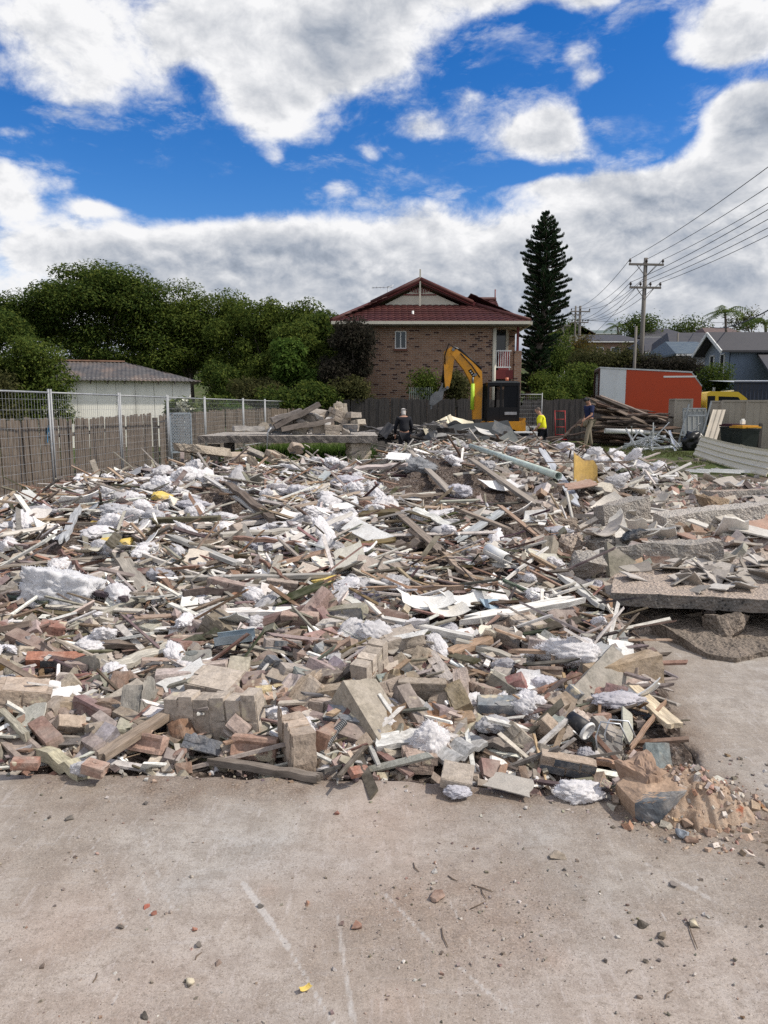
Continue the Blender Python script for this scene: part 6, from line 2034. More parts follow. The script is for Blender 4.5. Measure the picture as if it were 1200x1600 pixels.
def tree(name, label, cat, base, crown, n, size, mat, group=None, trunk_r=.16, nclump=50, clump=(.9, .9, .5), seed=0, flat=.6, aspect=.45, shell=.55, trunk_to=None, droop=0.0, limbs=9):
	"""crown: list of (x, y, z, rx, ry, rz) world ellipsoids that make up the outline"""
	r = random.Random(seed)
	base = Vector(base)
	root = thing(name, label, cat, base, 0, group)
	cc, rr_ = [], []
	vol = [c[3] * c[5] for c in crown]
	for _ in range(nclump):
		c = r.choices(crown, vol)[0]
		d = Vector([r.gauss(0, 1) for _ in range(3)]).normalized()
		f = r.uniform(shell * .8, .88)
		q = Vector((c[0] + d.x * c[3] * f, c[1] + d.y * c[4] * f, c[2] + d.z * c[5] * f)) - base
		k = r.uniform(.65, 1.25)
		cc.append(q)
		rr_.append((clump[0] * k, clump[1] * k, clump[2] * k))
	v, f = leaves(cc, rr_, n, size, flat, aspect, droop=droop)
	link('crown', np_mesh('crown', v, f, mat), root)
	mb_ = MB()
	top = Vector(trunk_to) - base if trunk_to else Vector((0, 0, min(c[2] - c[5] * .2 for c in crown) - base.z))
	fork = top * .55
	mb_.tube([(0, 0, -.1), fork * .5 + Vector((r.uniform(-.1, .1), 0, 0)), fork, top], [trunk_r, trunk_r * .85, trunk_r * .7, trunk_r * .45], 9)
	mb_.build('trunk', BARK, root)
	lm = MB()
	for q in r.sample(cc, min(limbs, len(cc))):
		s_ = fork.lerp(top, r.uniform(.2, 1))
		m_ = s_.lerp(q, .5) + Vector((0, 0, .25 * r.random()))
		lm.tube([s_, m_, q], [trunk_r * .4, trunk_r * .25, trunk_r * .08], 6)
		for _ in range(2):
			q2 = r.choice(cc)
			if (q2 - m_).length < 3:
				lm.tube([m_, m_.lerp(q2, .5) + Vector((0, 0, .1)), q2], [trunk_r * .2, trunk_r * .12, trunk_r * .04], 5)
	lm.build('limbs', BARK, root)
	return root

def el(px, py, Y, rx, rz, ry=None):
	"""ellipsoid in the world from its centre and half sizes in pixels at depth Y"""
	p = at(px, py, Y)
	k = Y / F
	return (p.x, p.y, p.z, rx * k, (ry if ry else rx) * k, rz * k)

def gp(px, Y):
	x = at(px, 640, Y).x
	return (x, Y, G(x, Y))

TG = 'dark trees behind the shed'
tree('spreading_tree', 'broadest dark feathery tree behind the white shed', 'tree', gp(165, 41), [el(120, 470, 41, 85, 62), el(205, 480, 41, 70, 60), el(60, 500, 41, 50, 45), el(170, 540, 41, 90, 40), el(160, 452, 41, 86, 44), el(20, 500, 41, 50, 40)], 90000, .17, LEAF_DARK, TG, .28, 170, (1.3, 1.3, .6), 1, 1.0, .45, .35)
tree('spreading_tree', 'olive tinted dome tree right of the broadest one', 'tree', gp(300, 42), [el(265, 495, 42, 60, 55), el(312, 510, 42, 46, 60), el(270, 560, 42, 70, 45), el(330, 540, 42, 50, 60), el(352, 500, 42, 42, 42)], 56000, .17, LEAF_MID, TG, .24, 110, (1.2, 1.2, .6), 2, 1.0, .45, .35)
tree('dense_tree', 'blue green needly tree between the dome tree and the house', 'tree', gp(420, 40), [el(395, 520, 40, 66, 56), el(455, 530, 40, 66, 58), el(380, 580, 40, 60, 40), el(440, 590, 40, 70, 40)], 54000, .17, LEAF_MID, TG, .22, 110, (.8, .8, .7), 3, .4)
tree('dense_tree', 'bright green bushy tree behind the lemon tree', 'tree', gp(470, 35), [el(465, 555, 35, 45, 50), el(500, 590, 35, 45, 40), el(430, 590, 35, 40, 35)], 26000, .16, LEAF_MID, TG, .16, 60, (.6, .6, .5), 4, .6)
tree('lemon_tree', 'yellow green broad leaved tree by the raised slab', 'tree', gp(455, 32), [el(455, 570, 32, 34, 36), el(485, 600, 32, 24, 26)], 7000, .20, LEAF_BRIGHT, TG, .1, 34, (.45, .45, .35), 14, .6, .55)
tree('dense_tree', 'dark tree with drooping sprays behind the bright one', 'tree', gp(515, 38), [el(505, 530, 38, 48, 46), el(535, 540, 38, 30, 38)], 24000, .17, LEAF_DARK, TG, .18, 60, (.7, .7, .55), 5, .5)
tree('purple_tree', 'purplish dark tree overlapping the brick house corner', 'tree', gp(555, 31.5), [el(552, 535, 31.5, 32, 34), el(560, 565, 31.5, 24, 26), el(525, 590, 31.5, 34, 36)], 17000, .13, LEAF_PURPLE, TG, .12, 55, (.45, .45, .4), 6, .4)
tree('dense_tree', 'dark tree at the left frame edge behind the bush', 'tree', gp(-20, 36), [el(-15, 525, 36, 55, 50), el(-60, 500, 36, 60, 60)], 22000, .16, LEAF_DARK, TG, .2, 50, (.8, .8, .6), 7, .7)
tree('leafy_bush', 'big loose bush in front of the shed roof end', 'bush', gp(45, 20.5), [el(50, 560, 20.5, 48, 42), el(85, 590, 20.5, 36, 34), el(10, 600, 20.5, 60, 48), el(60, 640, 20.5, 66, 40)], 26000, .085, LEAF_MID, 'shrubs behind the left fence', .07, 80, (.42, .42, .34), 8, .5, .5)
tree('leafy_bush', 'olive bush at the left frame edge', 'bush', gp(-25, 19), [el(-20, 590, 19, 45, 45), el(-10, 640, 19, 40, 40)], 9000, .085, LEAF_OLIVE, 'shrubs behind the left fence', .06, 40, (.4, .4, .3), 9, .5, .5)
tree('flowering_shrub', 'pale flowered shrub beside the white shed corner', 'shrub', gp(283, 23.5), [el(282, 638, 23.5, 20, 15)], 900, .30, LEAF_MID, 'shrubs behind the left fence', .05, 14, (.25, .25, .2), 10, .5, .28)
tree('flowering_shrub', 'small white blossoms over the pale flowered shrub', 'shrub', gp(286, 23.3), [el(286, 637, 23.3, 14, 8)], 160, .24, plain_mat('white_petal', (.7, .7, .58), .6), 'shrubs behind the left fence', .03, 8, (.2, .2, .15), 11, .5, .4)
HB = [(345, 34, 605, 38, 36, LEAF_DARK, 'dark undergrowth shrub beside the shed end'), (400, 31, 612, 40, 28, LEAF_OLIVE, 'olive undergrowth shrub left of the lemon tree'), (335, 28, 640, 22, 16, LEAF_MID, 'low ferny shrub past the shed'),
	  (360, 27.5, 648, 22, 12, LEAF_BRIGHT, 'bright fern behind the mesh fence'), (545, 31, 612, 34, 22, LEAF_OLIVE, 'grey olive shrub at the house corner'), (490, 30, 618, 36, 20, LEAF_DARK, 'dark low shrub behind the slab rubble'), (440, 29.5, 625, 34, 18, LEAF_DARK, 'dark shrub below the lemon tree'),
	  (662, 31.3, 600, 17, 18, LEAF_MID, 'shrub growing against the brick wall'), (710, 31.3, 605, 22, 24, LEAF_OLIVE, 'taller shrub between the wall and the excavator boom'), (845, 33, 598, 18, 14, LEAF_MID, 'bright shrub below the tall pine'),
	  (885, 33, 606, 28, 14, LEAF_DARK, 'dark green shrub behind the back fence'), (860, 31.8, 624, 34, 12, LEAF_MID, 'low creeper spilling over the back fence'), (1112, 40, 592, 26, 26, LEAF_DARK, 'rounded dark shrub in front of the blue house')]
for i, (px, Y, py, rx, rz, m_, lab) in enumerate(HB):
	tree('garden_shrub', lab, 'shrub', gp(px, Y), [el(px, py, Y, rx, rz), el(px + rx * .4, py + rz * .5, Y, rx * .7, rz * .7)], int(rx * rz * 7), .13, m_, 'garden shrubs', .05, 26, (.5, .5, .4), 20 + i, .5)
FT = [(905, 62, 555, 34, 26, LEAF_AUTUMN, 'autumn toned tree beside the far power pole'), (960, 52, 565, 60, 28, LEAF_OLIVE, 'broad olive tree behind the truck body'), (1035, 50, 575, 55, 24, LEAF_PURPLE, 'twiggy brownish tree above the orange truck'), (910, 48, 590, 30, 22, LEAF_MID, 'green tree above the back fence'),
	  (1003, 95, 510, 26, 16, LEAF_DARK, 'dark umbrella tree on the skyline by the big pole'), (1078, 100, 514, 26, 11, LEAF_DARK, 'low dark tree on the skyline'), (1166, 105, 500, 14, 14, LEAF_OLIVE, 'thin gum tree on the skyline'), (885, 130, 512, 14, 12, LEAF_DARK, 'distant tree behind the far poles'),
	  (868, 58, 560, 24, 40, LEAF_DARK, 'dark tree right of the pine trunk'), (935, 58, 600, 40, 20, LEAF_OLIVE, 'scrubby tree under the autumn tree')]
for i, (px, Y, py, rx, rz, m_, lab) in enumerate(FT):
	tree('far_tree', lab, 'tree', gp(px, Y), [el(px, py, Y, rx, rz), el(px - rx * .4, py + rz * .4, Y, rx * .7, rz * .6)], int(rx * rz * 9 * (1 if Y < 80 else .8)), .2 if Y < 80 else .32, m_, 'trees along the street', .14, 36, (.022 * Y,) * 2 + (.013 * Y,), 50 + i, .6)

# Norfolk pine
PY = 41.0
pb = at(822, 608, PY)
pt = at(852, 333, PY)
pine = thing('norfolk_pine', 'tall dark norfolk pine with a leaning trunk beside the brick house', 'pine tree', (pb.x, PY, G(pb.x, PY)))
b0 = Vector(pine.location)
axis = [Vector((0, 0, 0)), at(838, 560, PY) - b0, at(850, 500, PY) - b0, at(853, 420, PY) - b0, at(853, 330, PY) - b0]
MB().tube(axis, [.34, .28, .22, .12, .02], 10).build('trunk', BARK, pine)

def on_axis(z):
	for a_, b_ in zip(axis, axis[1:]):
		if a_.z <= z <= b_.z:
			return a_.lerp(b_, (z - a_.z) / (b_.z - a_.z))
	return axis[-1]

r = random.Random(5)
tv, br = [], MB()
ztop = axis[-1].z
HALF = [(0, .4), (.06, .55), (.25, .95), (.39, 1.05), (.5, 1.42), (.65, 1.5), (.76, 1.42), (.83, 1.22), (.9, .9), (.955, .5), (.985, .16), (1, .03)]
hx, hy = zip(*HALF)
z = .9
while z < ztop - .1:
	t = z / ztop
	rad = float(np.interp(t, hx, hy)) * .86
	c = on_axis(z)
	nb = r.randint(6, 8)
	a0_ = r.uniform(0, 6)
	for k in range(nb):
		a_ = a0_ + 6.283 * k / nb + r.uniform(-.25, .25)
		L = rad * r.uniform(.75, 1.18)
		if r.random() < .10: continue
		d = Vector((math.cos(a_), math.sin(a_), 0))
		droop = (.5 - t) * .35
		pts_ = [c, c + d * L * .5 + Vector((0, 0, -droop * L * .5)), c + d * L + Vector((0, 0, -droop * L * .5 + .16 * L))]
		br.tube(pts_, [.03, .02, .008], 5)
		m_ = max(3, int(L * 9))
		for j in range(m_):
			s_ = .18 + .82 * (j + r.random() * .6) / m_
			q = pts_[0].lerp(pts_[1], s_ * 2) if s_ < .5 else pts_[1].lerp(pts_[2], s_ * 2 - 1)
			for side in (-1, 1):
				sd_ = Vector((-d.y, d.x, 0)) * side
				e = q + (sd_ * r.uniform(.5, 1.0) + d * r.uniform(.4, .9)) * (.30 * (1.25 - s_)) * min(1, rad) + Vector((0, 0, r.uniform(.10, .24)))
				tv.append((q, e))
	z += r.uniform(.20, .28)
br.build('branches', BARK, pine)
vs, fs = [], []
for q, e in tv:
	d = (e - q)
	u_ = d.normalized().orthogonal().normalized()
	w2 = d.normalized().cross(u_)
	for k in range(6):
		a_ = 6.283 * k / 6
		o_ = (u_ * math.cos(a_) + w2 * math.sin(a_)) * .045
		i0 = len(vs)
		vs += [q, q.lerp(e, .55) + o_ * 1.5, e + o_ * .5 + d * .1, q.lerp(e, .5) + o_ * .2]
		fs.append((i0, i0 + 1, i0 + 2, i0 + 3))
link('crown', np_mesh('crown', np.array([tuple(v) for v in vs]), np.array(fs), PINE), pine)

def palm(px, py, Y, h_px, label, seed, size):
	r = random.Random(seed)
	b = gp(px, Y)
	root = thing('palm_tree', label, 'palm', b, 0, 'palms on the skyline')
	top = at(px, py, Y) - Vector(b)
	MB().tube([(0, 0, 0), top * .5 + Vector((.1, 0, 0)), top], [.16, .13, .11], 8).build('trunk', BARK, root)
	mb_ = MB()
	for k in range(11):
		a_ = 6.283 * k / 11 + r.uniform(-.2, .2)
		up_ = r.uniform(.1, 1.1)
		d = Vector((math.cos(a_), math.sin(a_), 0))
		L = size * r.uniform(.8, 1.1)
		pts_ = [top + d * L * t + Vector((0, 0, L * (up_ * t - (.55 + up_ * .6) * t * t))) for t in np.linspace(0, 1, 9)]
		for i in range(8):
			p_, q_ = pts_[i], pts_[i + 1]
			for s_ in (-1, 1):
				sd_ = Vector((-d.y, d.x, 0)) * s_
				for f_ in (0, .5):
					c_ = p_.lerp(q_, f_)
					w_ = L * .22 * math.sin(min(1, (i + f_ + .6) / 8) * 2.8) + .05
					tip = c_ + sd_ * w_ + d * w_ * .5 + Vector((0, 0, -w_ * .5))
					mb_.quad(c_, c_ + (q_ - p_) * .35, tip + (q_ - p_) * .1, tip)
	mb_.build('crown', LEAF_DARK, root)

palm(1133, 487, 75, 0, 'tall palm with drooping fronds above the dark roofs', 1, 2.6)
palm(965, 510, 105, 0, 'small palm on the skyline left of the big pole', 2, 2.2)
palm(1196, 505, 62, 0, 'palm at the right frame edge behind the blue house', 3, 2.3)

# ------------------------------------------------------------------ street: road, poles, wires, houses, cars
ROADM = plain_mat('grey_asphalt', (.075, .075, .078), .9, 0, .2, 1.2)
rx = np.linspace(0, 1, 7)
ry = np.linspace(48, 150, 60)
cxr = 21.5 + (ry - 50) * .035
XX = cxr[:, None] + (rx[None] - .5) * 7.5
YY = np.broadcast_to(ry[:, None], XX.shape)
ZZ = terrain(XX, YY) + .06
idx = np.arange(XX.size).reshape(XX.shape)
tag(link('road', np_mesh('road', np.stack([XX, YY, ZZ], -1), np.stack([idx[:-1, :-1], idx[:-1, 1:], idx[1:, 1:], idx[1:, :-1]], -1).reshape(-1, 4), ROADM)), kind='structure')
POLE = plain_mat('grey_pole_timber', (.17, .155, .14), .9, 0, .3, 4, .3, stretch=(3, 3, .4))
PORC = plain_mat('brown_porcelain', (.06, .045, .04), .3)

def power_pole(px, Y, top_py, arms, label, r0=.17, lean=0.0):
	b = gp(px, Y)
	root = thing('power_pole', label, 'power pole', b, 0, 'timber power poles along the street')
	zt = at(px, top_py, Y).z - b[2]
	MB().tube([(0, 0, -.2), (lean, 0, zt)], [r0, r0 * .72], 10).build('pole', POLE, root)
	ends = []
	for py, wpx, ni in arms:
		z_ = at(px, py, Y).z - b[2]
		w_ = wpx * Y / F / 2
		ax = Vector((math.cos(.10), math.sin(.10), 0))
		arm = MB().bar(ax * -w_ + Vector((0, -.16, z_)), ax * w_ + Vector((0, -.16, z_)), .11, .13).build('crossarm', POLE, root)
		MB().bar(ax * -w_ * .55 + Vector((0, -.16, z_ - .05)), Vector((0, -.12, z_ - .75)), .05, .03).build('brace', POLE, root)
		MB().bar(ax * w_ * .55 + Vector((0, -.16, z_ - .05)), Vector((0, -.12, z_ - .75)), .05, .03).build('brace', POLE, root)
		row = []
		for k in range(ni):
			t = -1 + 2 * k / (ni - 1)
			c = ax * w_ * t * .95 + Vector((0, -.16, z_ + .06))
			MB().tube([c, c + Vector((0, 0, .08)), c + Vector((0, 0, .10)), c + Vector((0, 0, .22)), c + Vector((0, 0, .30))], [.03, .03, .085, .075, .03], 8).build('insulator', PORC, arm)
			row.append(Vector(b) + c + Vector((0, 0, .27)))
		ends.append(row)
	return root, ends

P1, e1 = power_pole(998, 50, 403, [(414, 54, 3), (450, 49, 4)], 'big near power pole with two crossarms on the skyline')
P2, e2 = power_pole(901, 92, 478, [(487, 30, 3), (504, 26, 4)], 'middle power pole beside the autumn tree', .2)
P3, e3 = power_pole(876, 84, 500, [(509, 22, 3)], 'slim power pole left of the middle one', .16)
P4, e4 = power_pole(894, 128, 478, [(492, 12, 3)], 'farthest power pole seen behind the middle one', .2)
P5, e5 = power_pole(988, 46, 510, [], 'short bare steel post beside the near power pole', .11)
P6, e6 = power_pole(1053, 62, 520, [], 'bare grey post in front of the dark roofs', .1)
WIREM = plain_mat('black_cable', (.03, .03, .035), .6)

def wire(a, b, sag, label, r_=.016):
	a, b = Vector(a), Vector(b)
	pts_ = [a.lerp(b, t) - Vector((0, 0, sag * 4 * t * (1 - t))) for t in np.linspace(0, 1, 24)]
	tag(MB().tube(pts_, r_, 5).build('power_line', WIREM), label, 'power line', 'overhead power lines')

WN = ['left', 'middle', 'right', 'far right']
for k, p in enumerate(e1[0]):
	wire(p, (14.0 + (k - 1) * 1.15, 6, 11.6), .75, f'upper overhead cable from the {WN[k]} insulator towards the viewer')
for k, p in enumerate(e1[1]):
	wire(p, (14.0 + (k - 1.5) * .65, 6, 9.9), .7, f'lower overhead cable from the {WN[k]} insulator towards the viewer')
for k in range(3):
	wire(e1[0][k], e2[0][k], .8, f'upper overhead cable from the {WN[k]} insulator to the middle pole', .018)
for k in range(4):
	wire(e1[1][k], e2[1][k], .8, f'lower overhead cable from the {WN[k]} insulator to the middle pole', .018)
for k in range(3):
	wire(e2[0][k], e4[0][k], .6, f'distant cable from the {WN[k]} insulator of the middle pole', .02)
wire(e1[1][0] + Vector((.3, 0, -.4)), at(905, 540, 60), .3, 'slack service cable hanging left from the near pole', .014)
wire(at(1260, 447, 24), at(1098, 505, 70), .8, 'thick black service cable descending to the dark roofs', .03)
wire(at(1260, 498, 80), at(880, 498, 100), .5, 'level distant cable above the dark roofs', .02)

DKROOF = plain_mat('charcoal_roof_tile', (.055, .054, .06), .75, 0, .25, 2, .2)
BRNROOF = plain_mat('brown_roof_tile', (.12, .085, .075), .8, 0, .25, 2, .2)
GRNROOF = plain_mat('green_grey_roof', (.12, .15, .14), .8, 0, .2, 2)
TINROOF = plain_mat('slate_metal_roof', (.10, .125, .14), .55, .2, .2, 2)
BLUEW = plain_mat('blue_grey_cladding', (.14, .18, .25), .7, 0, .1, 3)
PALEW = plain_mat('pale_rendered_wall', (.45, .46, .47), .8, 0, .1, 2)
TANW = plain_mat('tan_brick_wall', (.26, .17, .125), .85, 0, .2, 3)

def gable_house(label, px, Y, w_px, eave_py, ridge_py, dep, wall, roofm, rz=0.0, windows=2, group='houses along the street', hip=0.0, trim=WHITEP, base_drop=5.0):
	k = Y / F
	p = at(px, eave_py, Y)
	w_ = w_px * k / 2
	he = max(2.2, p.z - G(p.x, Y))
	hr = at(px, ridge_py, Y).z - p.z
	root = thing('street_house', label, 'house', (p.x, Y, p.z - he), rz, group)
	MB().box((0, dep / 2, he / 2 - .5), (w_ * 2, dep, he + 1.0)).build('walls', wall, root)
	o = .4
	hx = w_ * hip
	mb_ = MB()
	A, B, C_, D = (-w_ - o, -o, he), (w_ + o, -o, he), (w_ + o, dep + o, he), (-w_ - o, dep + o, he)
	R1, R2 = (-w_ - (o if not hip else 0) + hx, dep / 2, he + hr), (w_ + (o if not hip else 0) - hx, dep / 2, he + hr)
	t = .14
	up_ = lambda q: (q[0], q[1], q[2] + t)
	mb_.add([A, B, C_, D, R1, R2] + [up_(q) for q in (A, B, C_, D, R1, R2)], [(6, 7, 11, 10), (8, 9, 10, 11), (7, 8, 11), (9, 6, 10), (0, 4, 5, 1), (2, 5, 4, 3), (1, 5, 2), (3, 4, 0), (0, 1, 7, 6), (1, 2, 8, 7), (2, 3, 9, 8), (3, 0, 6, 9)])
	mb_.build('roof', roofm, root)
	MB().box((0, -o - .06, he + .03), (2 * w_ + 2 * o, .1, .12)).build('gutter', trim, root)
	for i in range(windows):
		x_ = -w_ + 2 * w_ * (i + .5) / windows
		wn_ = MB()
		for dx_, dz_, sx2, sz2 in ((-.5, 0, .08, 1.1), (.5, 0, .08, 1.1), (0, .55, 1.08, .08), (0, -.55, 1.08, .08)):
			wn_.box((x_ + dx_, -.03, he - 1.1 + dz_), (sx2, .06, sz2))
		wo = wn_.build('window', trim, root)
		MB().box((x_, -.012, he - 1.1), (1.0, .02, 1.06)).build('pane', GLASSD, wo)
	return root

gable_house('dark hip roofed house low behind the big pole', 962, 85, 76, 535, 519, 9, TANW, DKROOF, 0, 3, hip=.3)
gable_house('dark roofed house with a low chimneyless ridge on the skyline', 1040, 92, 70, 528, 509, 9, TANW, DKROOF, 0, 2, hip=.35)
gable_house('grey roofed house with valley ridges below the palm', 1058, 70, 90, 552, 522, 9, PALEW, DKROOF, 0, 2, hip=.4)
gable_house('long charcoal roof behind the slate metal roof', 1098, 66, 90, 548, 515, 8, TANW, DKROOF, 0, 1, hip=.35)
gable_house('white walled house with a slate metal roof beside the blue house', 1094, 52, 64, 556, 530, 7, PALEW, TINROOF, 0, 1, hip=.2)
gable_house('brown tiled house on the skyline at the right', 1140, 88, 60, 528, 508, 8, TANW, BRNROOF, 0, 2, hip=.3)
gable_house('tiny cream gabled house far up the street', 922, 150, 34, 524, 506, 8, plain_mat('cream_render', (.5, .47, .4), .8), BRNROOF, R(90), 1)
gable_house('long pale green roofed house on the far ridge', 945, 160, 50, 522, 514, 8, PALEW, GRNROOF, 0, 2)
gable_house('red brick house hidden behind the autumn tree', 935, 78, 40, 560, 545, 8, TANW, BRNROOF, 0, 1, hip=.3)
# blue house: gable faces left
BY_ = 44.0
ba, bb = at(1120, 600, BY_), at(1146, 600, BY_ + 2.6)
root = thing('blue_house', 'blue grey two storey house with white trimmed gable at the right edge', 'house', (ba.x, BY_, G(ba.x, BY_)))
gzb = root.location.z
zE, zA = at(1120, 548, BY_).z - gzb, at(1135, 519, BY_).z - gzb
wd_ = 3.3
mb = MB()
mb.box((5.2, 1.6, zE / 2 - .4), (9.0, wd_ - .1, zE + .8))
mb.build('walls', BLUEW, root)
gw = MB().add([(.62, -.05, -.8), (.62, wd_ - .05, -.8), (.62, wd_ - .05, zE), (.62, wd_ / 2, zA), (.62, -.05, zE)], [(4, 3, 2, 1, 0)]).build('gable_wall', plain_mat('light_blue_cladding', (.24, .28, .34), .7, 0, .1, 3), root)
xz2 = MB()
a_, b_, c_ = Vector((0, -.45, zE - .12)), Vector((0, wd_ / 2, zA + .05)), Vector((0, wd_ + .35, zE - .12))
for p_, q_ in ((a_, b_), (c_, b_)):
	xz2.add([p_, p_ + Vector((10, 0, 0)), q_ + Vector((10, 0, 0)), q_, p_ + Vector((0, 0, .12)), p_ + Vector((10, 0, .12)), q_ + Vector((10, 0, .12)), q_ + Vector((0, 0, .12))],
			[(3, 2, 1, 0), (4, 5, 6, 7), (0, 1, 5, 4), (2, 3, 7, 6), (0, 4, 7, 3), (1, 2, 6, 5)])
xz2.build('roof', DKROOF, root)
mb = MB()
for p_, q_ in ((a_, b_), (c_, b_)):
	mb.bar(p_ + Vector((-.05, 0, .02)), q_ + Vector((-.05, 0, .02)), .06, .2)
mb.build('barge_board', WHITEP, root)
for yk in (.8, 2.2):
	wn_ = MB()
	for dy_, dz_, sy2, sz2 in ((-.26, 0, .06, 1.5), (.26, 0, .06, 1.5), (0, .75, .58, .06), (0, -.75, .58, .06), (0, 0, .5, .05)):
		wn_.box((.59, yk + dy_, zE - .9 + dz_), (.06, sy2, sz2))
	wo = wn_.build('window', WHITEP, root)
	MB().box((.605, yk, zE - .9), (.02, .5, 1.46)).build('pane', GLASSD, wo)
lo = MB()
zl = at(1150, 588, BY_ - 3).z - gzb
lo.add([(1.0, -4.2, zl - .1), (11, -4.2, zl - .1), (11, -.1, zl + 1.3), (2.2, -.1, zl + 1.3), (1.0, -4.2, zl + .05), (11, -4.2, zl + .05), (11, -.1, zl + 1.45), (2.2, -.1, zl + 1.45)], [(3, 2, 1, 0), (4, 5, 6, 7), (0, 1, 5, 4), (1, 2, 6, 5), (2, 3, 7, 6), (3, 0, 4, 7)])
lo.build('lower_roof', DKROOF, root)
ca = at(1142, 598, 37)
root = thing('carport', 'white roofed carport in front of the blue house', 'carport', (ca.x, 37, G(ca.x, 37)))
zc = ca.z - root.location.z
corrugated(Vector((0, -1.5, zc - .05)), Vector((1, 0, 0)), 6.0, Vector((0, .99, .06)).normalized(), 4.2, .2, .02, plain_mat('pale_metal_roof', (.5, .52, .53), .5, .2), 'roof', root)
for x_, y_ in ((.2, -1.2), (5.6, -1.2), (.2, 2.3), (5.6, 2.3)):
	MB().box((x_, y_, zc / 2 - .08), (.1, .1, zc - .16)).build('post', WHITEP, root)
MB().box((3, -1.55, zc - .06), (6, .06, .16)).build('gutter', WHITEP, root)
nf = at(1147, 612, 34)
NAVY = plain_mat('navy_metal', (.018, .024, .045), .5, .1, .15, 3)
root = thing('navy_fence', 'dark navy metal fence in front of the carport', 'fence', (nf.x, 34, G(nf.x, 34)))
hN = at(1147, 597, 34).z - root.location.z
corrugated(Vector((0, 0, .1)), Vector((1, 0, 0)), 7.0, Vector((0, 0, 1)), hN - .1, .18, .02, NAVY, 'cladding', root, 1, prof='rib')
MB().box((3.5, -.03, hN), (7.05, .07, .07)).build('rail', NAVY, root)
for k in range(3):
	MB().box((.05 + k * 3.4, .06, hN / 2), (.07, .07, hN)).build('post', NAVY, root)

def car(px, py, Y, label, col, rz):
	p = at(px, py, Y)
	z0 = G(p.x, Y) + .07
	root = thing('parked_car', label, 'car', (p.x, Y, z0), rz, 'cars parked up the street')
	bm_ = MB()
	prof = [(-2.1, .35), (-2.15, .75), (-1.5, .9), (-.9, 1.38), (.7, 1.42), (1.35, .98), (2.1, .85), (2.15, .4)]
	xz_prism(bm_, prof, -.82, .82)
	bm_.build('body', col, root)
	g_ = MB()
	for y_ in (-.835, .825):
		xz_prism(g_, [(-1.25, .93), (-.82, 1.32), (.6, 1.35), (1.1, .97)], y_, y_ + .01)
	g_.build('side_glass', GLASSD, root)
	MB().add([(1.33, -.7, 1.0), (1.33, .7, 1.0), (.76, .62, 1.405), (.76, -.62, 1.405)], [(0, 1, 2, 3)]).build('windscreen', GLASSD, root).location = (.03, 0, .01)
	for x_ in (-1.35, 1.35):
		for y_ in (-.75, .75):
			MB().tube([(x_, y_ - .1, .32), (x_, y_ + .1, .32)], .32, 14).build('wheel', BLACKP, root)
	return root

CARW = plain_mat('white_car_paint', (.75, .75, .75), .25, 0, .05, 2)
car(880, 571, 78, 'white parked car up the street behind the slim pole', CARW, R(80))
car(862, 578, 70, 'white parked car half hidden by the pine trunk', CARW, R(82))
car(906, 585, 66, 'pale parked car low behind the middle pole', plain_mat('silver_car_paint', (.5, .5, .5), .3, .3), R(80))

# ------------------------------------------------------------------ raised slab with rubble on top, left of the middle
SLY = 17.0
def sp(px, py, Y=SLY): return at(px, py, Y)

s0, s1 = sp(308, 684), sp(590, 684)
zt_ = sp(450, 681).z
zb_ = sp(450, 692).z
OLDC = agg_mat('weathered_slab_concrete', (.17, .15, .135), (.10, .09, .085), (.30, .27, .245))
root = thing('raised_slab', 'raised concrete slab on a pale brick pier with grass beneath', 'slab', (s0.x, SLY, 0))
o = grid_block('deck', [(0, 0), ((s1.x - s0.x) * .5, .04), (s1.x - s0.x, 0), (s1.x - s0.x - .1, 2.6), (.1, 2.7)], zb_, zt_, (OLDC, CONC), .015, .09, root, seed=3)
pier = masonry_mesh(301, 2, 3, 8, ragged=.1)
pp = at(560, 707, SLY + .35)
for dy_ in (0,):
	po = link('brick_pier', pier, root)
	po.location = (pp.x - s0.x, pp.y - SLY, zb_ - .36)
	po.rotation_euler = (0, 0, R(24))
	po.color = (.52, .44, .35, 1)
for x_, y_ in ((.25, 2.3), (3.6, 2.3), (.3, .35)):
	MB().box((x_, y_, zb_ / 2 - .05), (.24, .24, zb_ - .0)).build('prop', OLDC, root)
tag(put('metal_rod', MB().tube([(0, 0, -.35), (.04, 0, .25), (.12, 0, .36)], .016, 8).mesh('metal_rod', ME), at(416, 693, SLY - .12), (0, 0, 0), (1, 1, 1), 'thin bent grey rod standing against the raised slab edge', 'rod'))
ON = [(505, 668, 44, 3, (5, 0, 10), 'middle'), (530, 650, 40, 0, (10, 20, 30), 'upper'), (455, 660, 60, 6, (12, 6, 25), 'left'), (545, 668, 42, 1, (10, 0, -20), 'right'), (488, 648, 46, 4, (14, 10, -30), 'top left'),
	  (560, 660, 30, 2, (80, 0, 40), 'right end'), (532, 640, 34, 2, (0, 88, 20), 'topmost'), (415, 668, 34, 5, (0, 0, 20), 'far left'), (495, 655, 36, 0, (12, 0, 70), 'inner'), (440, 672, 40, 1, (10, 0, -5), 'lowest'),
	  (520, 672, 36, 0, (0, 5, 5), 'front'), (548, 648, 32, 4, (0, 0, 50), 'rear'), (470, 668, 40, 2, (8, 12, 0), 'tilted')]
for px, py, wpx, i, rot, where in ON:
	me = LUMPS[i]
	Yd = SLY + .5 + (690 - py) * .012
	P = at(px, py, Yd)
	k = wpx * Yd / F / me_len(me) * .78
	put('masonry_lump', me, P, tuple(R(a) for a in rot), ((.40, .34, .28), (.34, .30, .26), (.46, .41, .34))[i % 3], f'{where} lump of pale brickwork heaped on the raised slab', 'brickwork', 'brickwork heaped on the raised slab', (k, k, k))
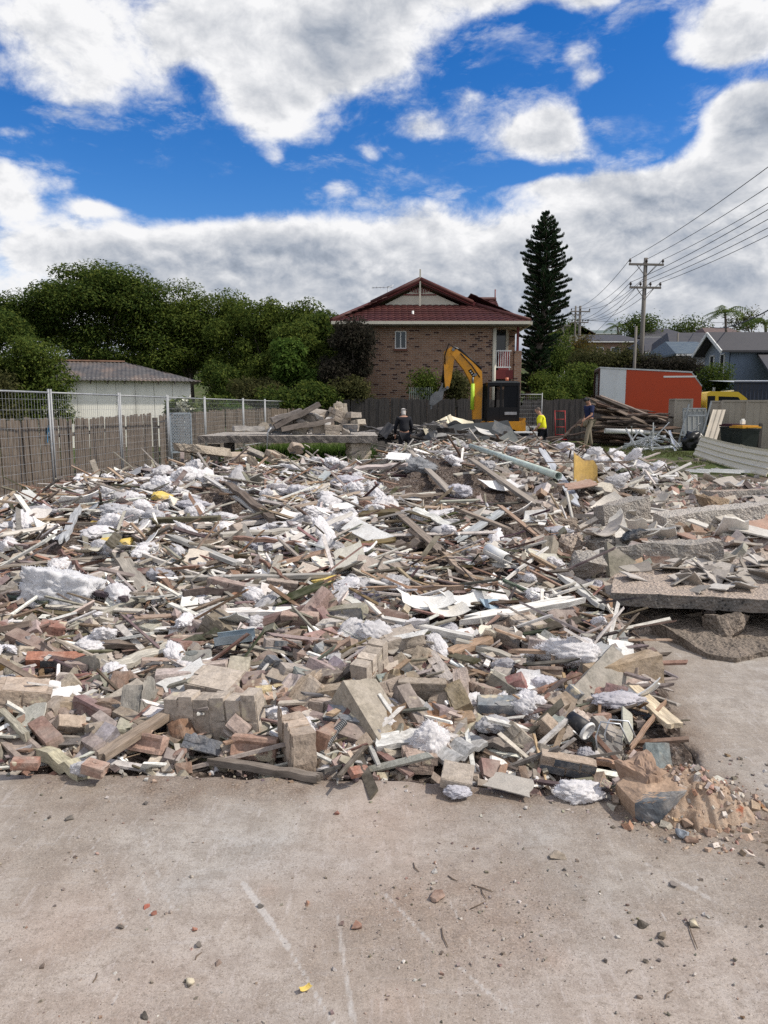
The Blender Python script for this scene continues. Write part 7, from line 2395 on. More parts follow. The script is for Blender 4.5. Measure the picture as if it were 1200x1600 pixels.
for i, (px, py, sz, c) in enumerate(((498, 652, .55, (.40, .39, .38)), (470, 660, .6, (.33, .31, .29)), (445, 660, .5, (.22, .2, .18)), (425, 672, .5, (.4, .38, .36)), (512, 660, .6, (.42, .4, .38)), (485, 672, .55, (.36, .34, .32)), (540, 674, .5, (.44, .4, .36)), (462, 676, .5, (.3, .28, .26)))):
	put('concrete_chunk', CHUNKS[i % 5], at(px, py, SLY + .7), (.3 * i, .5, i), c, 'grey concrete chunk on the raised slab ' + ['behind the middle lumps', 'left of the middle', 'at the left', 'at the far left', 'right of the middle', 'low in the middle', 'low at the right', 'low at the left front'][i], 'concrete', 'concrete chunks in the heap', (sz * 2.0, sz * 1.6, sz * 1.7))
for a, b, wd, c, lab in (((430, 668), (498, 630), .24, (.13, .11, .1), 'dark beam leaning up the brickwork on the raised slab'), ((365, 671), (412, 668), .26, (.4, .38, .36), 'flat pale slab piece lying on the raised slab'), ((440, 672), (520, 655), .2, (.2, .17, .15), 'dark short beam across the raised slab rubble'), ((425, 658), (470, 640), .16, (.2, .18, .17), 'small dark board on the raised slab rubble')):
	p_, q_ = at(*a, SLY + .45), at(*b, SLY + .75)
	X = (q_ - p_); L_ = X.length; X.normalize()
	Z = Vector((0, 0, 1)); Z = (Z - X * Z.dot(X)).normalized()
	put('timber_plank', PLANKS[2], (p_ + q_) / 2, Matrix((X, Z.cross(X), Z)).transposed(), c, lab, 'beam', GP, (L_, wd / .09, .11 / .03))
# broken slab end in front of it
P = at(312, 703, 13.6)
o = put('concrete_slab', chunk_mesh(311, (1.12, .7, .17), 3, .012, [agg_mat('buff_slab', (.40, .34, .27), (.3, .26, .21), (.44, .38, .31))], 30, flat=.9, name='concrete_slab'), P, (R(-7), R(5), R(-4)), (1, 1, 1), 'buff broken slab end propped up near the left fence', 'concrete slab')
for i, (px, py, wpx, k, rot) in enumerate(((293, 733, 26, 2, (10, 60, 20)), (372, 720, 32, 0, (10, 0, 20)), (400, 708, 26, 1, (50, 20, -20)), (395, 728, 28, 5, (10, 70, 10)), (430, 715, 24, 0, (20, 10, 60)), (345, 732, 24, 4, (10, 0, 40)), (440, 726, 26, 3, (20, 0, -30)), (420, 740, 26, 1, (5, 30, 20)), (365, 742, 22, 0, (40, 0, 0)), (478, 722, 22, 2, (30, 40, 20)), (462, 700, 26, 5, (40, 10, 50)), (500, 728, 20, 0, (0, 20, 10)))):
	P = hit(px, py)
	Yd = min(max(P.y, 12), 15.2)
	P = at(px, py, Yd)
	me = LUMPS[k]
	s_ = wpx * Yd / F / me_len(me) * 1.25
	put('masonry_lump', me, P, tuple(R(a) for a in rot), ((.46, .38, .29), (.40, .32, .25), (.44, .40, .35))[i % 3], unique(('tan', 'brown', 'dusty')[i % 3] + ' brickwork lump fallen ' + ('under the buff slab' if px < 310 else 'below the buff slab' if px < 360 else 'right of the buff slab' if px < 405 else 'in front of the raised slab' if px < 450 else 'towards the pier') + (' high up' if py < 712 else ' low down' if py > 735 else ''), []), 'brickwork', 'brickwork fallen below the raised slab', (s_,) * 3)
# grass under it and on the right-hand yard
def blades(n, fx_, name, label, h=(.05, .14), mat=None):
	P = fx_(n)
	n = len(P)
	a_ = rng.uniform(0, 6.28, n)
	hh = rng.uniform(*h, n)
	wd = .006 + .05 * hh
	d = np.stack([np.cos(a_), np.sin(a_), 0 * a_], 1)
	le = rng.normal(0, .5, (n, 2)) * hh[:, None]
	v = np.stack([P - d * wd[:, None], P + d * wd[:, None], P + np.column_stack([le, hh])], 1)
	tag(link(name, np_mesh(name, v.reshape(-1, 3), np.arange(3 * n).reshape(-1, 3), mat or LEAF_MID)), label, 'grass', kind='stuff')

def yard(n):
	x, y = rng.uniform(2.5, 11, n), rng.uniform(14.5, 29, n)
	ok = (fbm(x * .7, y * .7, 4, 401) > .50) & (x > 3.5 + .12 * (y - 15))
	x, y = x[ok], y[ok]
	return np.stack([x, y, terrain(x, y)], 1)

blades(24000, yard, 'yard_grass', 'short worn grass in the yard on the right of the heap', (.03, .09), LEAF_OLIVE)

def under(n):
	x, y = rng.uniform(-3.6, -.4, n), rng.uniform(16.6, 22, n)
	return np.stack([x, y, np.maximum(terrain(x, y), H(x, y) - .02)], 1)

blades(7000, under, 'tall_grass', 'long bright green grass under and behind the raised slab', (.2, .55), LEAF_BRIGHT)

# ------------------------------------------------------------------ excavator
EXY = 26.6
YEL = plain_mat('excavator_yellow', (.62, .27, .015), .45, 0, .12, 5, dirt=((.22, .15, .08), .5, 3))
BLK = plain_mat('machine_black', (.009, .009, .011), .55, 0, .2, 5, 0, .2)
LIME = plain_mat('lime_guard', (.42, .62, .04), .5)
STEEL = plain_mat('worn_steel', (.17, .175, .18), .5, .5, .3, 6)
DGL = plain_mat('cab_glass', (.008, .009, .012), .3, 0, .1, 3, 0, .12)
eg = G(4.0, EXY) - .02
ex = thing('excavator', 'yellow and black excavator with its boom raised in front of the brick house', 'excavator', (at(775, 650, EXY).x, EXY, eg))
def xp(px, py, dy=0.0):
	p = at(px, py, EXY + dy)
	return p - Vector(ex.location)

for s_ in (-1, 1):
	tr = MB()
	pts_ = []
	for k in range(20):
		a_ = 2 * math.pi * k / 20
		cx_ = .85 if math.cos(a_) > 0 else -.85
		pts_.append((cx_ + .26 * math.cos(a_), .28 + .26 * math.sin(a_)))
	xz_prism(tr, pts_, s_ * .75 - .2, s_ * .75 + .2)
	for k in range(18):
		tr.box((-1 + k * .117, s_ * .75, .555), (.05, .42, .04)).box((-1 + k * .117, s_ * .75, .01), (.05, .42, .03))
	tr.build('track', BLK, ex)
MB().box((0, 0, .50), (1.3, 1.0, .25)).build('undercarriage', BLK, ex)
bl, brr = xp(757, 672), xp(812, 672)
zb1, zb2 = xp(780, 672).z, xp(780, 658).z
mb = MB()
prof = [(bl.x, zb1 + .08), (bl.x - .05, zb2 - .05), (bl.x + .1, zb2), (brr.x - .08, zb2), (brr.x + .04, zb2 + .12), (brr.x + .06, zb1 - .05), (brr.x - .05, zb1 - .12), (brr.x - .35, zb1 + .05)]
xz_prism(mb, prof, -.85, .85)
body = mb.build('body', YEL, ex)
cab = MB()
cl, cr_ = xp(757, 655).x, xp(806, 655).x
cz0, cz1 = zb2, xp(780, 599).z
t_ = .07
W2 = .62
for x_ in (cl + t_ / 2, cl + (cr_ - cl) * .42, cr_ - t_ / 2):
	for y_ in (-W2, W2):
		cab.box((x_, y_, (cz0 + cz1) / 2), (t_, t_, cz1 - cz0))
for y_ in (-W2, W2):
	for z_ in (cz0 + .05, cz1 - .05):
		cab.box(((cl + cr_) / 2, y_, z_), (cr_ - cl - t_, t_ * .9, .1))
for x_ in (cl, cr_):
	for z_ in (cz0 + .05, cz1 - .05):
		cab.box((x_ + (t_ / 2 if x_ == cl else -t_ / 2), 0, z_), (t_ * .9, W2 * 2 - t_, .1))
cab.box(((cl + cr_) / 2, -W2 - .01, cz0 + .28), (cr_ - cl - .02, .04, .42))
co = cab.build('cab', BLK, ex)
rp = [(cl - .02, cz1), (cl + .3, cz1 + .07), (cr_ - .1, cz1 + .06), (cr_ + .02, cz1)]
mb = MB()
xz_prism(mb, rp, -W2 - .04, W2 + .04)
mb.build('cab_roof', plain_mat('cab_roof_grey', (.08, .085, .09), .4), co)
mb = MB()
mb.box(((cl + cr_) / 2 + .28, -W2 + .02, (cz0 + cz1) / 2 + .1), ((cr_ - cl) * .55 - .1, .012, cz1 - cz0 - .35))
mb.box((cl + t_ / 2, 0, (cz0 + cz1) / 2), (.012, W2 * 2 - t_ * 2, cz1 - cz0 - .2))
mb.build('window', DGL, co)
MB().box(((cl + cr_) / 2 + .05, 0, cz0 + .35), (.5, .5, .12)).box(((cl + cr_) / 2 + .3, 0, cz0 + .65), (.12, .48, .62)).build('operator_seat', BLK, co)
MB().box((cr_ - .3, -W2 - .035, cz0 + .28), (.42, .01, .1)).build('side_badge', plain_mat('grey_badge', (.30, .31, .33), .5), co)
MB().tube([(cr_ - .35, 0, cz1 + .05), (cr_ - .35, 0, cz1 + .2)], .06, 10).build('beacon', plain_mat('amber_lens', (.5, .16, .08), .3), ex)
# boom, stick and bucket in the plane y = -.15

def beam(name, pts_, hw, yw, mat, y0=-.15, parent=ex):
	"""a box-section arm whose centre line is pts (x,z) with half heights hw"""
	lo_, hi_ = [], []
	P = [Vector((p.x, p.z)) for p in pts_]
	for i, p in enumerate(P):
		d = (P[min(i + 1, len(P) - 1)] - P[max(i - 1, 0)]).normalized()
		n_ = Vector((-d.y, d.x))
		hi_.append(p + n_ * hw[i])
		lo_.append(p - n_ * hw[i])
	m_ = MB()
	n = len(P)
	for y_ in (y0 - yw, y0 + yw):
		m_.v += [(q.x, y_, q.y) for q in lo_ + hi_]
	f = lambda side, k, up_: side * 2 * n + (n if up_ else 0) + k
	for k in range(n - 1):
		m_.f += [(f(0, k, 0), f(0, k + 1, 0), f(0, k + 1, 1), f(0, k, 1)), (f(1, k, 1), f(1, k + 1, 1), f(1, k + 1, 0), f(1, k, 0)),
				 (f(0, k, 1), f(0, k + 1, 1), f(1, k + 1, 1), f(1, k, 1)), (f(1, k, 0), f(1, k + 1, 0), f(0, k + 1, 0), f(0, k, 0))]
	m_.f += [(f(0, 0, 0), f(0, 0, 1), f(1, 0, 1), f(1, 0, 0)), (f(0, n - 1, 1), f(0, n - 1, 0), f(1, n - 1, 0), f(1, n - 1, 1))]
	m_.m = [0] * len(m_.f)
	m_.sm = [False] * len(m_.f)
	return m_.build(name, mat, parent)

boom = beam('boom', [xp(744, 655), xp(744, 625), xp(744, 602), xp(741, 586), xp(730, 572), xp(718, 560), xp(707, 549)], [.15, .17, .19, .26, .20, .165, .11], .14, YEL)
stick = beam('stick', [xp(708, 546), xp(702, 553), xp(700, 570), xp(699, 590), xp(698, 607)], [.12, .20, .165, .13, .06], .11, YEL, parent=ex)
cyl = lambda name, a_, b_, r0, mat, par, y_=-.15: MB().tube([Vector((a_.x, y_, a_.z)), Vector((b_.x, y_, b_.z))], r0, 10).build(name, mat, par)
cyl('boom_ram', xp(751, 577), xp(716, 546), .055, BLK, boom)
cyl('ram_rod', xp(716, 546), xp(709, 543), .03, STEEL, boom)
cyl('lift_ram', xp(736, 640), xp(737, 600), .07, LIME, boom, -.34)
cyl('lift_rod', xp(737, 600), xp(737, 590), .035, STEEL, boom, -.34)
cyl('bucket_ram', xp(695, 562), xp(691, 598), .05, BLK, stick, -.15)
cyl('ram_rod', xp(691, 598), xp(690, 608), .03, STEEL, stick, -.15)
for a_ in ((707, 547), (741, 586), (698, 606)):
	q = xp(*a_)
	MB().tube([(q.x, -.32, q.z), (q.x, .02, q.z)], .055, 10).build('pivot_pin', STEEL, boom)
# decal: black panel outlined in pale yellow with pale strokes too small to read
q0, q1 = xp(731.5, 577.5), xp(740.5, 590)
dc = Vector((q1.x - q0.x, 0, q1.z - q0.z))
L_ = dc.length
dc.normalize()
MB().bar(Vector((q0.x, -.284, q0.z)), Vector((q1.x, -.284, q1.z)), .004, .16, up=(0, 0, 1)).build('decal_border', plain_mat('pale_decal', (.55, .50, .38), .5), boom)
de = MB().bar(Vector((q0.x, -.288, q0.z)) + dc * .02, Vector((q1.x, -.288, q1.z)) - dc * .02, .004, .125, up=(0, 0, 1)).build('decal', BLK, boom)
mb = MB()
for t in (.25, .5, .75):
	c_ = Vector((q0.x, -.292, q0.z)) + dc * L_ * t
	mb.bar(c_ - dc * .022, c_ + dc * .022, .004, .06, up=(0, 0, 1))
mb.build('decal_strokes', plain_mat('pale_decal_stroke', (.5, .48, .44), .5), de)
lk = MB().bar(xp(698, 606) + Vector((0, -.15, 0)), xp(688, 612) + Vector((0, -.15, 0)), .12, .1).bar(xp(690, 604) + Vector((0, -.15, 0)), xp(685, 614) + Vector((0, -.15, 0)), .1, .08).build('bucket_link', STEEL, ex)
mb = MB()
bp = [xp(692, 612), xp(680, 612), xp(672, 620), xp(670, 632), xp(676, 634), xp(684, 628), xp(690, 624)]
xz_prism(mb, [(p.x, p.z) for p in bp], -.42, .12)
bu_ = mb.build('bucket', STEEL, ex)
mb = MB()
for k in range(4):
	mb.box((xp(673, 636).x, -.38 + k * .15, xp(673, 636).z), (.05, .06, .14))
mb.build('bucket_teeth', STEEL, bu_)
mb = MB()
mb.tube([xp(712, 551) + Vector((0, -.3, .1)), xp(700, 545) + Vector((0, -.3, .15)), xp(694, 556) + Vector((0, -.3, 0)), xp(694, 570) + Vector((0, -.3, 0))], .022, 7)
mb.tube([xp(748, 590) + Vector((0, -.3, 0)), xp(735, 571) + Vector((0, -.31, 0)), xp(718, 554) + Vector((0, -.31, .02))], .02, 7)
mb.build('hydraulic_hose', BLK, boom)

# ------------------------------------------------------------------ dark debris around the excavator
CREAMSHEET = plain_mat('cream_sheet_metal', (.62, .56, .42), .5, .1, .08, 3)
a_, b_ = at(662, 688, 23.4), at(704, 664, 23.8)
u_ = (b_ - a_).normalized()
dn = (at(690, 692, 22.6) - at(676, 676, 23.6)).normalized()
dn = (dn - u_ * dn.dot(u_)).normalized()
o = corrugated(at(661, 669, 23.6), (at(704, 647, 24) - at(661, 669, 23.6)).normalized(), (at(704, 647, 24) - at(661, 669, 23.6)).length, Vector((.35, -.35, -.85)).normalized(), .62, .30, .02, CREAMSHEET, 'sheet_metal', None, 3, prof='rib')
tag(o, 'large cream ribbed metal sheet standing on the dark debris by the excavator', 'metal sheet')
o = put('sheet_metal', sheet_mesh(331, (.75, .6), .012, .05, .1, mat=CREAMSHEET, name='sheet_metal'), at(722, 668, 24), (R(60), R(10), R(10)), (1, 1, 1), 'small crumpled cream metal sheet beside the large ribbed one', 'metal sheet')
o = put('dark_panel', sheet_mesh(332, (2.4, .9), .05, .05, .08, mat=plain_mat('dark_teal_panel', (.03, .035, .04), .5, 0, .3, 2), name='dark_panel'), at(745, 682, 23.6), (R(55), R(-4), R(6)), (1, 1, 1), 'big dark bowed panel lying below the excavator', 'panel')
o = put('grey_panel', sheet_mesh(333, (.75, .5), .02, .04, .06, mat=plain_mat('grey_green_panel', (.24, .25, .235), .6, 0, .2, 3), name='grey_panel'), at(790, 693, 22.3), (R(70), R(-30), R(10)), (1, 1, 1), 'round cornered grey panel leaning below the dark one', 'panel')
o = put('teal_panel', sheet_mesh(334, (.6, .35), .02, 0, .1, mat=plain_mat('teal_grey_panel', (.11, .13, .145), .4, 0, .2, 3), name='teal_panel'), at(781, 670, 24), (R(40), R(-10), R(30)), (1, 1, 1), 'blue grey panel piece under the excavator cab', 'panel')
mb = MB().box((0, 0, .62), (1.0, .5, .035))
for x_ in (-.47, .47):
	for y_ in (-.2, .2):
		mb.box((x_, y_, .30), (.05, .05, .60))
o = mb.build('trestle_table', WHITEP)
o.location = at(813, 691, 24.0) + Vector((0, 0, -.3))
tag(o, 'white topped trestle on thin legs right of the excavator', 'trestle')
# white torn board with dark gaps behind the yellow shirted worker
p = at(828, 672, 28.6)
root = thing('torn_board', 'white torn board with black gaps lying by the back fence', 'board', (p.x, 28.6, p.z - .28))
MB().box((0, 0, .28), (1.2, .05, .32)).build('board_panel', WHITEP, root)
mb = MB()
for x_, z_, w_, h_ in ((-.32, .26, .07, .16), (-.26, .33, .05, .05), (.05, .26, .16, .24), (.16, .2, .1, .1), (.33, .3, .08, .16), (.44, .2, .16, .12), (.40, .36, .1, .05)):
	mb.box((x_, -.03, z_), (w_, .012, h_), Matrix.Rotation(random.uniform(-.5, .5), 3, 'Y'))
mb.build('dark_gap', BLK, root)
for i in range(46):
	px = random.uniform(575, 815)
	py = random.uniform(662, 696)
	if px > 745: py = random.uniform(676, 697)
	Yd = random.uniform(22, 25.2)
	if 598 < px < 668 and Yd < 23: continue
	P = at(px, py, Yd)
	P.z = max(P.z, G(P.x, P.y) + .05)
	yaw = random.gauss(0, .5)
	L_ = random.uniform(.5, 1.9)
	c = random.choice(((.07, .06, .055), (.11, .095, .085), (.2, .19, .18), (.05, .05, .055), (.16, .15, .15), (.3, .28, .25)))
	tl = random.gauss(0, .2)
	put('timber_plank', PLANKS[i % 9], P, Euler((random.gauss(0, .5), tl, yaw)).to_matrix(), c,
		unique(f"{'dark' if max(c) < .13 else 'grey'} board {POSE(yaw)} in debris {'left of the dark worker' if px < 625 else 'behind the dark worker' if px < 660 else 'under the cream sheet' if px < 720 else 'below the excavator'} {'tilted' if abs(tl) > .2 else 'level'} {'on the near side' if Yd < 23.5 else 'on the fence side'}", []), 'plank', GP, (L_, random.uniform(1, 2.6), random.uniform(.6, 1.6)))
for i in range(34):
	px, py = random.uniform(575, 790), random.uniform(664, 694)
	Yd = random.uniform(22, 25)
	if 598 < px < 668 and Yd < 23: continue
	P = at(px, py, Yd)
	P.z = max(P.z, G(P.x, P.y) + .05)
	c = random.choice(((.08, .08, .085), (.14, .15, .16), (.3, .3, .3), (.1, .085, .075), (.45, .44, .42)))
	k = random.uniform(.8, 2.0)
	tl = random.uniform(.2, 1.4)
	put('plaster_sheet', SHEETS[i % 8], P, (tl, random.gauss(0, .4), random.uniform(-3, 3)), c,
		unique(f"{'dark' if max(c) < .16 else 'pale' if min(c) > .4 else 'grey'} torn sheet in debris {'left of the dark worker' if px < 625 else 'under the cream sheet' if px < 720 else 'below the excavator'} {'tilted' if abs(tl) > .2 else 'level'} {'on the near side' if Yd < 23.5 else 'on the fence side'}", []), 'sheet', 'broken sheets in the heap', (k, k, 1))
# a core of dark debris so the pieces do not hang in the air
ux, uy = np.meshgrid(np.linspace(-1.6, 5.0, 120), np.linspace(21.8, 27.2, 90))
uz = .2 + .6 * np.exp(-((ux - 1.4) / 1.5) ** 2 - ((uy - 24.6) / 1.2) ** 2) + .42 * np.exp(-((ux - 3.4) / 1.2) ** 2 - ((uy - 24.0) / 1.0) ** 2) + .5 * np.exp(-((ux + .4) / .8) ** 2 - ((uy - 24.5) / 1.0) ** 2) + .3 * (fbm(ux * 3, uy * 3, 4, 501) - .5)
uz = np.where((ux < -1.4) | (ux > 4.8) | (uy < 22) | (uy > 27), -.2, uz)
idx = np.arange(ux.size).reshape(ux.shape)
tag(link('dark_rubble', np_mesh('dark_rubble', np.stack([ux, uy, uz], -1), np.stack([idx[:-1, :-1], idx[:-1, 1:], idx[1:, 1:], idx[1:, :-1]], -1).reshape(-1, 4), plain_mat('dark_rubble_soil', (.06, .055, .052), .95, 0, .6, 3, .8))), 'dark heaped rubble in front of the excavator', 'rubble', kind='stuff')

# ------------------------------------------------------------------ mesh panels and red trolley at the back right
mesh_panel((at(808, 640, 28.2).x, 28.2, 0), (at(848, 640, 28.4).x, 28.4, 0), 'galvanised mesh fence panel standing behind the excavator', 2.12)
p = at(876, 678, 29.2)
REDP = plain_mat('faded_red_metal', (.32, .03, .03), .5, .1)
root = thing('hand_trolley', 'red hand trolley leaning on the dark back fence', 'trolley', (p.x, 29.2, G(p.x, 29.2)))
mb = MB()
for x_ in (-.2, .2):
	mb.tube([(x_, 0, .15), (x_, .25, 1.25)], .018, 8)
for z_ in (.3, .6, .9, 1.22):
	mb.tube([(-.2, z_ * .227 - .03, z_), (.2, z_ * .227 - .03, z_)], .015, 8)
mb.build('frame', REDP, root)
MB().box((0, -.15, .12), (.42, .3, .02)).build('toe_plate', REDP, root)
for x_ in (-.25, .25):
	MB().tube([(x_ - .03, .08, .13), (x_ + .03, .08, .13)], .13, 12).build('wheel', BLK, root)

# ------------------------------------------------------------------ truck
TY = 32.2
ORG = plain_mat('orange_truck_panel', (.43, .05, .011), .45, 0, .06, 1.5)
TWH = plain_mat('white_truck_panel', (.62, .64, .66), .5, 0, .06, 1.5, dirt=((.35, .33, .3), .3, 2))
A, B = at(938, 575, TY + .8), at(1098, 583, TY)
ax = Vector((B.x - A.x, B.y - A.y, 0))
TL = ax.length
ax.normalize()
ang = math.atan2(ax.y, ax.x)
gz = G(A.x, A.y)
root = thing('box_truck', 'orange and white box truck with a yellow cab parked beyond the timber stack', 'truck', (A.x, A.y, gz), ang)
zt = A.z - gz
zt2 = B.z - gz
zb_t = .95
dz = (zt2 - zt) / TL
Wt = 2.3
mb = MB()
ch = .55
out = [(0, zb_t), (TL, zb_t + dz * TL), (TL, zt2 - ch), (TL - .42, zt2), (0, zt)]
# shell with an open rear end
y0, y1 = 0, Wt
split = TL * (981 - 937) / (1098 - 937) * .95
def shell(name, x0, x1, mat):
	m_ = MB()
	zt_a, zt_b = zt + dz * x0, zt + dz * x1
	if x1 > TL - .01:
		poly = [(x0, zb_t), (x1, zb_t), (x1, zt_b - ch), (x1 - .42, zt_b), (x0, zt_a)]
	else:
		poly = [(x0, zb_t), (x1, zb_t), (x1, zt_b), (x0, zt_a)]
	xz_prism(m_, poly, 0, .05)
	xz_prism(MB(), poly, Wt - .05, Wt).build(name, mat, root)
	return m_.build(name, mat, root)

shell('white_side', 0, split, TWH)
shell('orange_side', split + .004, TL, ORG)
mb = MB().bar((-.03, Wt / 2, zt + .02), (TL - .42, Wt / 2, zt + dz * (TL - .42) + .02), Wt + .06, .06)
mb.build('box_roof', plain_mat('roof_skin', (.5, .52, .53), .5, .2), root)
MB().bar((TL - .42, Wt / 2, zt2 - .0), (TL, Wt / 2, zt2 - ch), Wt + .02, .05).build('front_bevel', plain_mat('grey_bevel', (.33, .34, .34), .5, .2), root)
MB().box((TL - .03, Wt / 2, (zb_t + zt2 - ch) / 2), (.05, Wt - .1, zt2 - ch - zb_t)).build('front_wall', TWH, root)
MB().box((TL / 2, Wt / 2, zb_t - .06), (TL, Wt, .12)).build('box_floor', plain_mat('truck_bed', (.10, .06, .045), .8), root)
mb = MB()
for y_ in (.04, Wt - .04):
	mb.box((-.03, y_, (zb_t + zt) / 2), (.07, .09, zt - zb_t))
mb.box((-.03, Wt / 2, zt - .06), (.068, Wt - .1, .12))
mb.build('rear_frame', plain_mat('dark_red_frame', (.05, .018, .016), .6), root)
for k in range(4):
	MB().box((.35 + k * .02, .25 + k * .5, zb_t + .55 + .2 * (k % 2)), (.5, .4, 1.1 + .4 * (k % 2))).build('load', plain_mat('dark_load', (.06, .04, .03), .9, 0, .5, 4) if k == 0 else bpy.data.materials['dark_load'], root)
x0 = TL * (1048 - 937) / (1098 - 937)
MB().box((x0 + .4, -.012, zt + dz * x0 - .22), (1.35, .02, .07)).build('white_strip', WHITEP, root)
MB().box((TL / 2 + 1, Wt / 2, .62), (TL + 2.4, .8, .22)).build('chassis', BLK, root)
CABY = plain_mat('yellow_truck_cab', (.66, .44, .03), .4, 0, .06, 2)
cz1_ = at(1120, 611, TY - .3).z - gz
mb = MB()
xz_prism(mb, [(TL + .25, .55), (TL + .25, cz1_ - .08), (TL + .4, cz1_), (TL + 1.5, cz1_ - .03), (TL + 1.85, cz1_ - .30), (TL + 2.1, 1.25), (TL + 2.15, .55)], .1, Wt - .1)
cabo = mb.build('cab', CABY, root)
mb = MB()
xz_prism(mb, [(TL + .75, 1.35), (TL + .72, cz1_ - .22), (TL + 1.5, cz1_ - .25), (TL + 1.85, 1.35)], .085, .099)
mb.build('side_window', DGL, cabo)
mb = MB()
xz_prism(mb, [(TL + .28, .6), (TL + .28, cz1_ - .2), (TL + .58, cz1_ - .2), (TL + .6, .6)], .084, .098)
mb.build('cab_recess', BLK, cabo)
MB().bar((TL + 2.125, Wt / 2, 1.3), (TL + 1.89, Wt / 2, cz1_ - .34), Wt - .5, .02).build('windscreen', DGL, cabo)
mb = MB()
for k in range(5):
	mb.box((TL + 1.3, .35 + k * .4, cz1_ + .02), (.14, .1, .05))
mb.build('roof_lamp', plain_mat('pale_lamp', (.7, .68, .55), .3), cabo)
for x_ in (1.2, TL + 1.3):
	for y_ in (.2, Wt - .2):
		MB().tube([(x_, y_ - .14, .45), (x_, y_ + .14, .45)], .45, 18).build('wheel', BLK, root)

# ------------------------------------------------------------------ stack of salvaged timber, pipe and aluminium scrap
PILE = [(960, 650), (1000, 655)]
r = random.Random(9)
gpile = G(8.5, 27)
n = 0
for i in range(86):
	layer = i / 86
	hgt = 1.28 * layer
	spread = 1 - .55 * layer
	cx_ = 8.85 + r.gauss(0, .55) * spread - .1 * layer
	cy_ = 27.0 + r.gauss(0, .5) * spread
	L_ = r.uniform(1.5, 3.6) * (1 - .25 * layer)
	yaw = r.gauss(.0, .16) + (r.choice((-.5, .4)) if r.random() < .18 else 0)
	tilt = r.gauss(.03, .09) + (.18 if layer > .7 and r.random() < .6 else 0)
	c = r.choice(((.10, .06, .045), (.14, .09, .065), (.08, .06, .05), (.2, .15, .115), (.06, .045, .04), (.24, .19, .16)))
	where = 'bottom' if layer < .3 else 'middle' if layer < .7 else 'top'
	put('salvaged_timber', PLANKS[i % 9], (cx_, cy_, gpile + .08 + hgt), Euler((r.gauss(0, .4), tilt, yaw)).to_matrix(), c,
		unique(f"{'long' if L_ > 2.6 else 'short' if L_ < 1.9 else 'medium'} {'blackish' if max(c) < .11 else 'greyed' if max(c) > .2 else 'brown'} beam {'dropping right' if tilt > .07 else 'rising right' if tilt < -.05 else 'level'} in the timber stack {where} {'on the near side' if cy_ < 26.9 else 'on the truck side'}", []), 'beam', 'salvaged beams stacked by the truck', (L_, r.uniform(.9, 1.5), r.uniform(1.2, 2.4)))
for a_, b_, c in (((980, 650), (1047, 646), .1), ((1010, 672), (1056, 680), .1), ((860, 690), (925, 672), .08), ((880, 684), (915, 650), .06), ((830, 690), (900, 678), .07)):
	p_, q_ = at(*a_, 26.2), at(*b_, 26.6)
	X = (q_ - p_); L_ = X.length; X.normalize(); Z = Vector((0, -.2, 1)); Z = (Z - X * Z.dot(X)).normalized()
	put('salvaged_timber', PLANKS[1], (p_ + q_) / 2, Matrix((X, Z.cross(X), Z)).transposed(), (.08, .055, .045), unique('dark beam jutting out of the timber stack', ['towards the metal fence', 'low on the right', 'along the ground towards the workers', 'steeply behind the blue shirted worker', 'beside the back fence']), 'beam', 'salvaged beams stacked by the truck', (L_, 1.1, 2))
# earth core so nothing floats
mb = MB()
hollow_pipe('white_pipe', at(945, 673, 25.9), at(1030, 676, 26.1), .085, .008, PVCW, 'thick white pipe lying on the near side of the timber stack', 'pipe')
ALU = plain_mat('bright_aluminium', (.62, .64, .66), .35, .6, .15, 6)
gA = G(9, 24.5)
for i in range(40):
	px = r.uniform(985, 1078)
	P = at(px, r.uniform(688, 700), 24.6 + r.gauss(0, .4))
	P.z = gA + abs(r.gauss(0, .17)) + .04
	L_ = r.uniform(.4, 1.3)
	a3 = Euler((r.gauss(0, .5), r.gauss(0, .5), r.uniform(-1.5, 1.5))).to_matrix()
	mb = MB()
	e = a3 @ Vector((L_ / 2, 0, 0))
	wd = r.choice((.03, .045, .07))
	s2 = a3 @ Vector((0, wd / 2, 0))
	mb.bar(-e + s2, e + s2, .004, .03).bar(-e - s2, e - s2, .004, .03).bar(-e, e, wd, .004, up=a3 @ Vector((0, 0, 1)))
	o = mb.build('aluminium_strip', ALU)
	o.location = P
	zmin = min((v.co.z for v in o.data.vertices))
	o.location.z = max(P.z, gA - zmin + .01)
	tag(o, unique(f"{'long' if L_ > .95 else 'short'} bright aluminium frame strip {'poking up' if abs(e.z) > .3 * L_ / 2 else 'lying low'} in the scrap pile {'nearest the metal gate' if px > 1045 else 'beside the timber stack' if px < 1015 else 'in the middle'}", []), 'metal strip', 'aluminium strips in the scrap pile')
o = put('black_bag', fluff_mesh(341, (.42, .34, .4), 4, strands=0, name='black_bag'), (at(1084, 690, 24.4).x, 24.4, gA + .3), (0, 0, 0), (.014, .014, .015), 'black crumpled bag between the scrap pile and the cream sheets', 'bag')
o.data = o.data.copy(); o.data.materials[0] = plain_mat('black_plastic', (.012, .012, .013), .35)

# ------------------------------------------------------------------ metal fence, sheets and bins on the right
BEIGE = plain_mat('beige_steel_sheet', (.36, .32, .265), .5, .1, .08, 2, dirt=((.22, .2, .17), .4, 1.5))
BEIGED = plain_mat('grey_steel_gate', (.30, .31, .30), .5, .1, .1, 2)

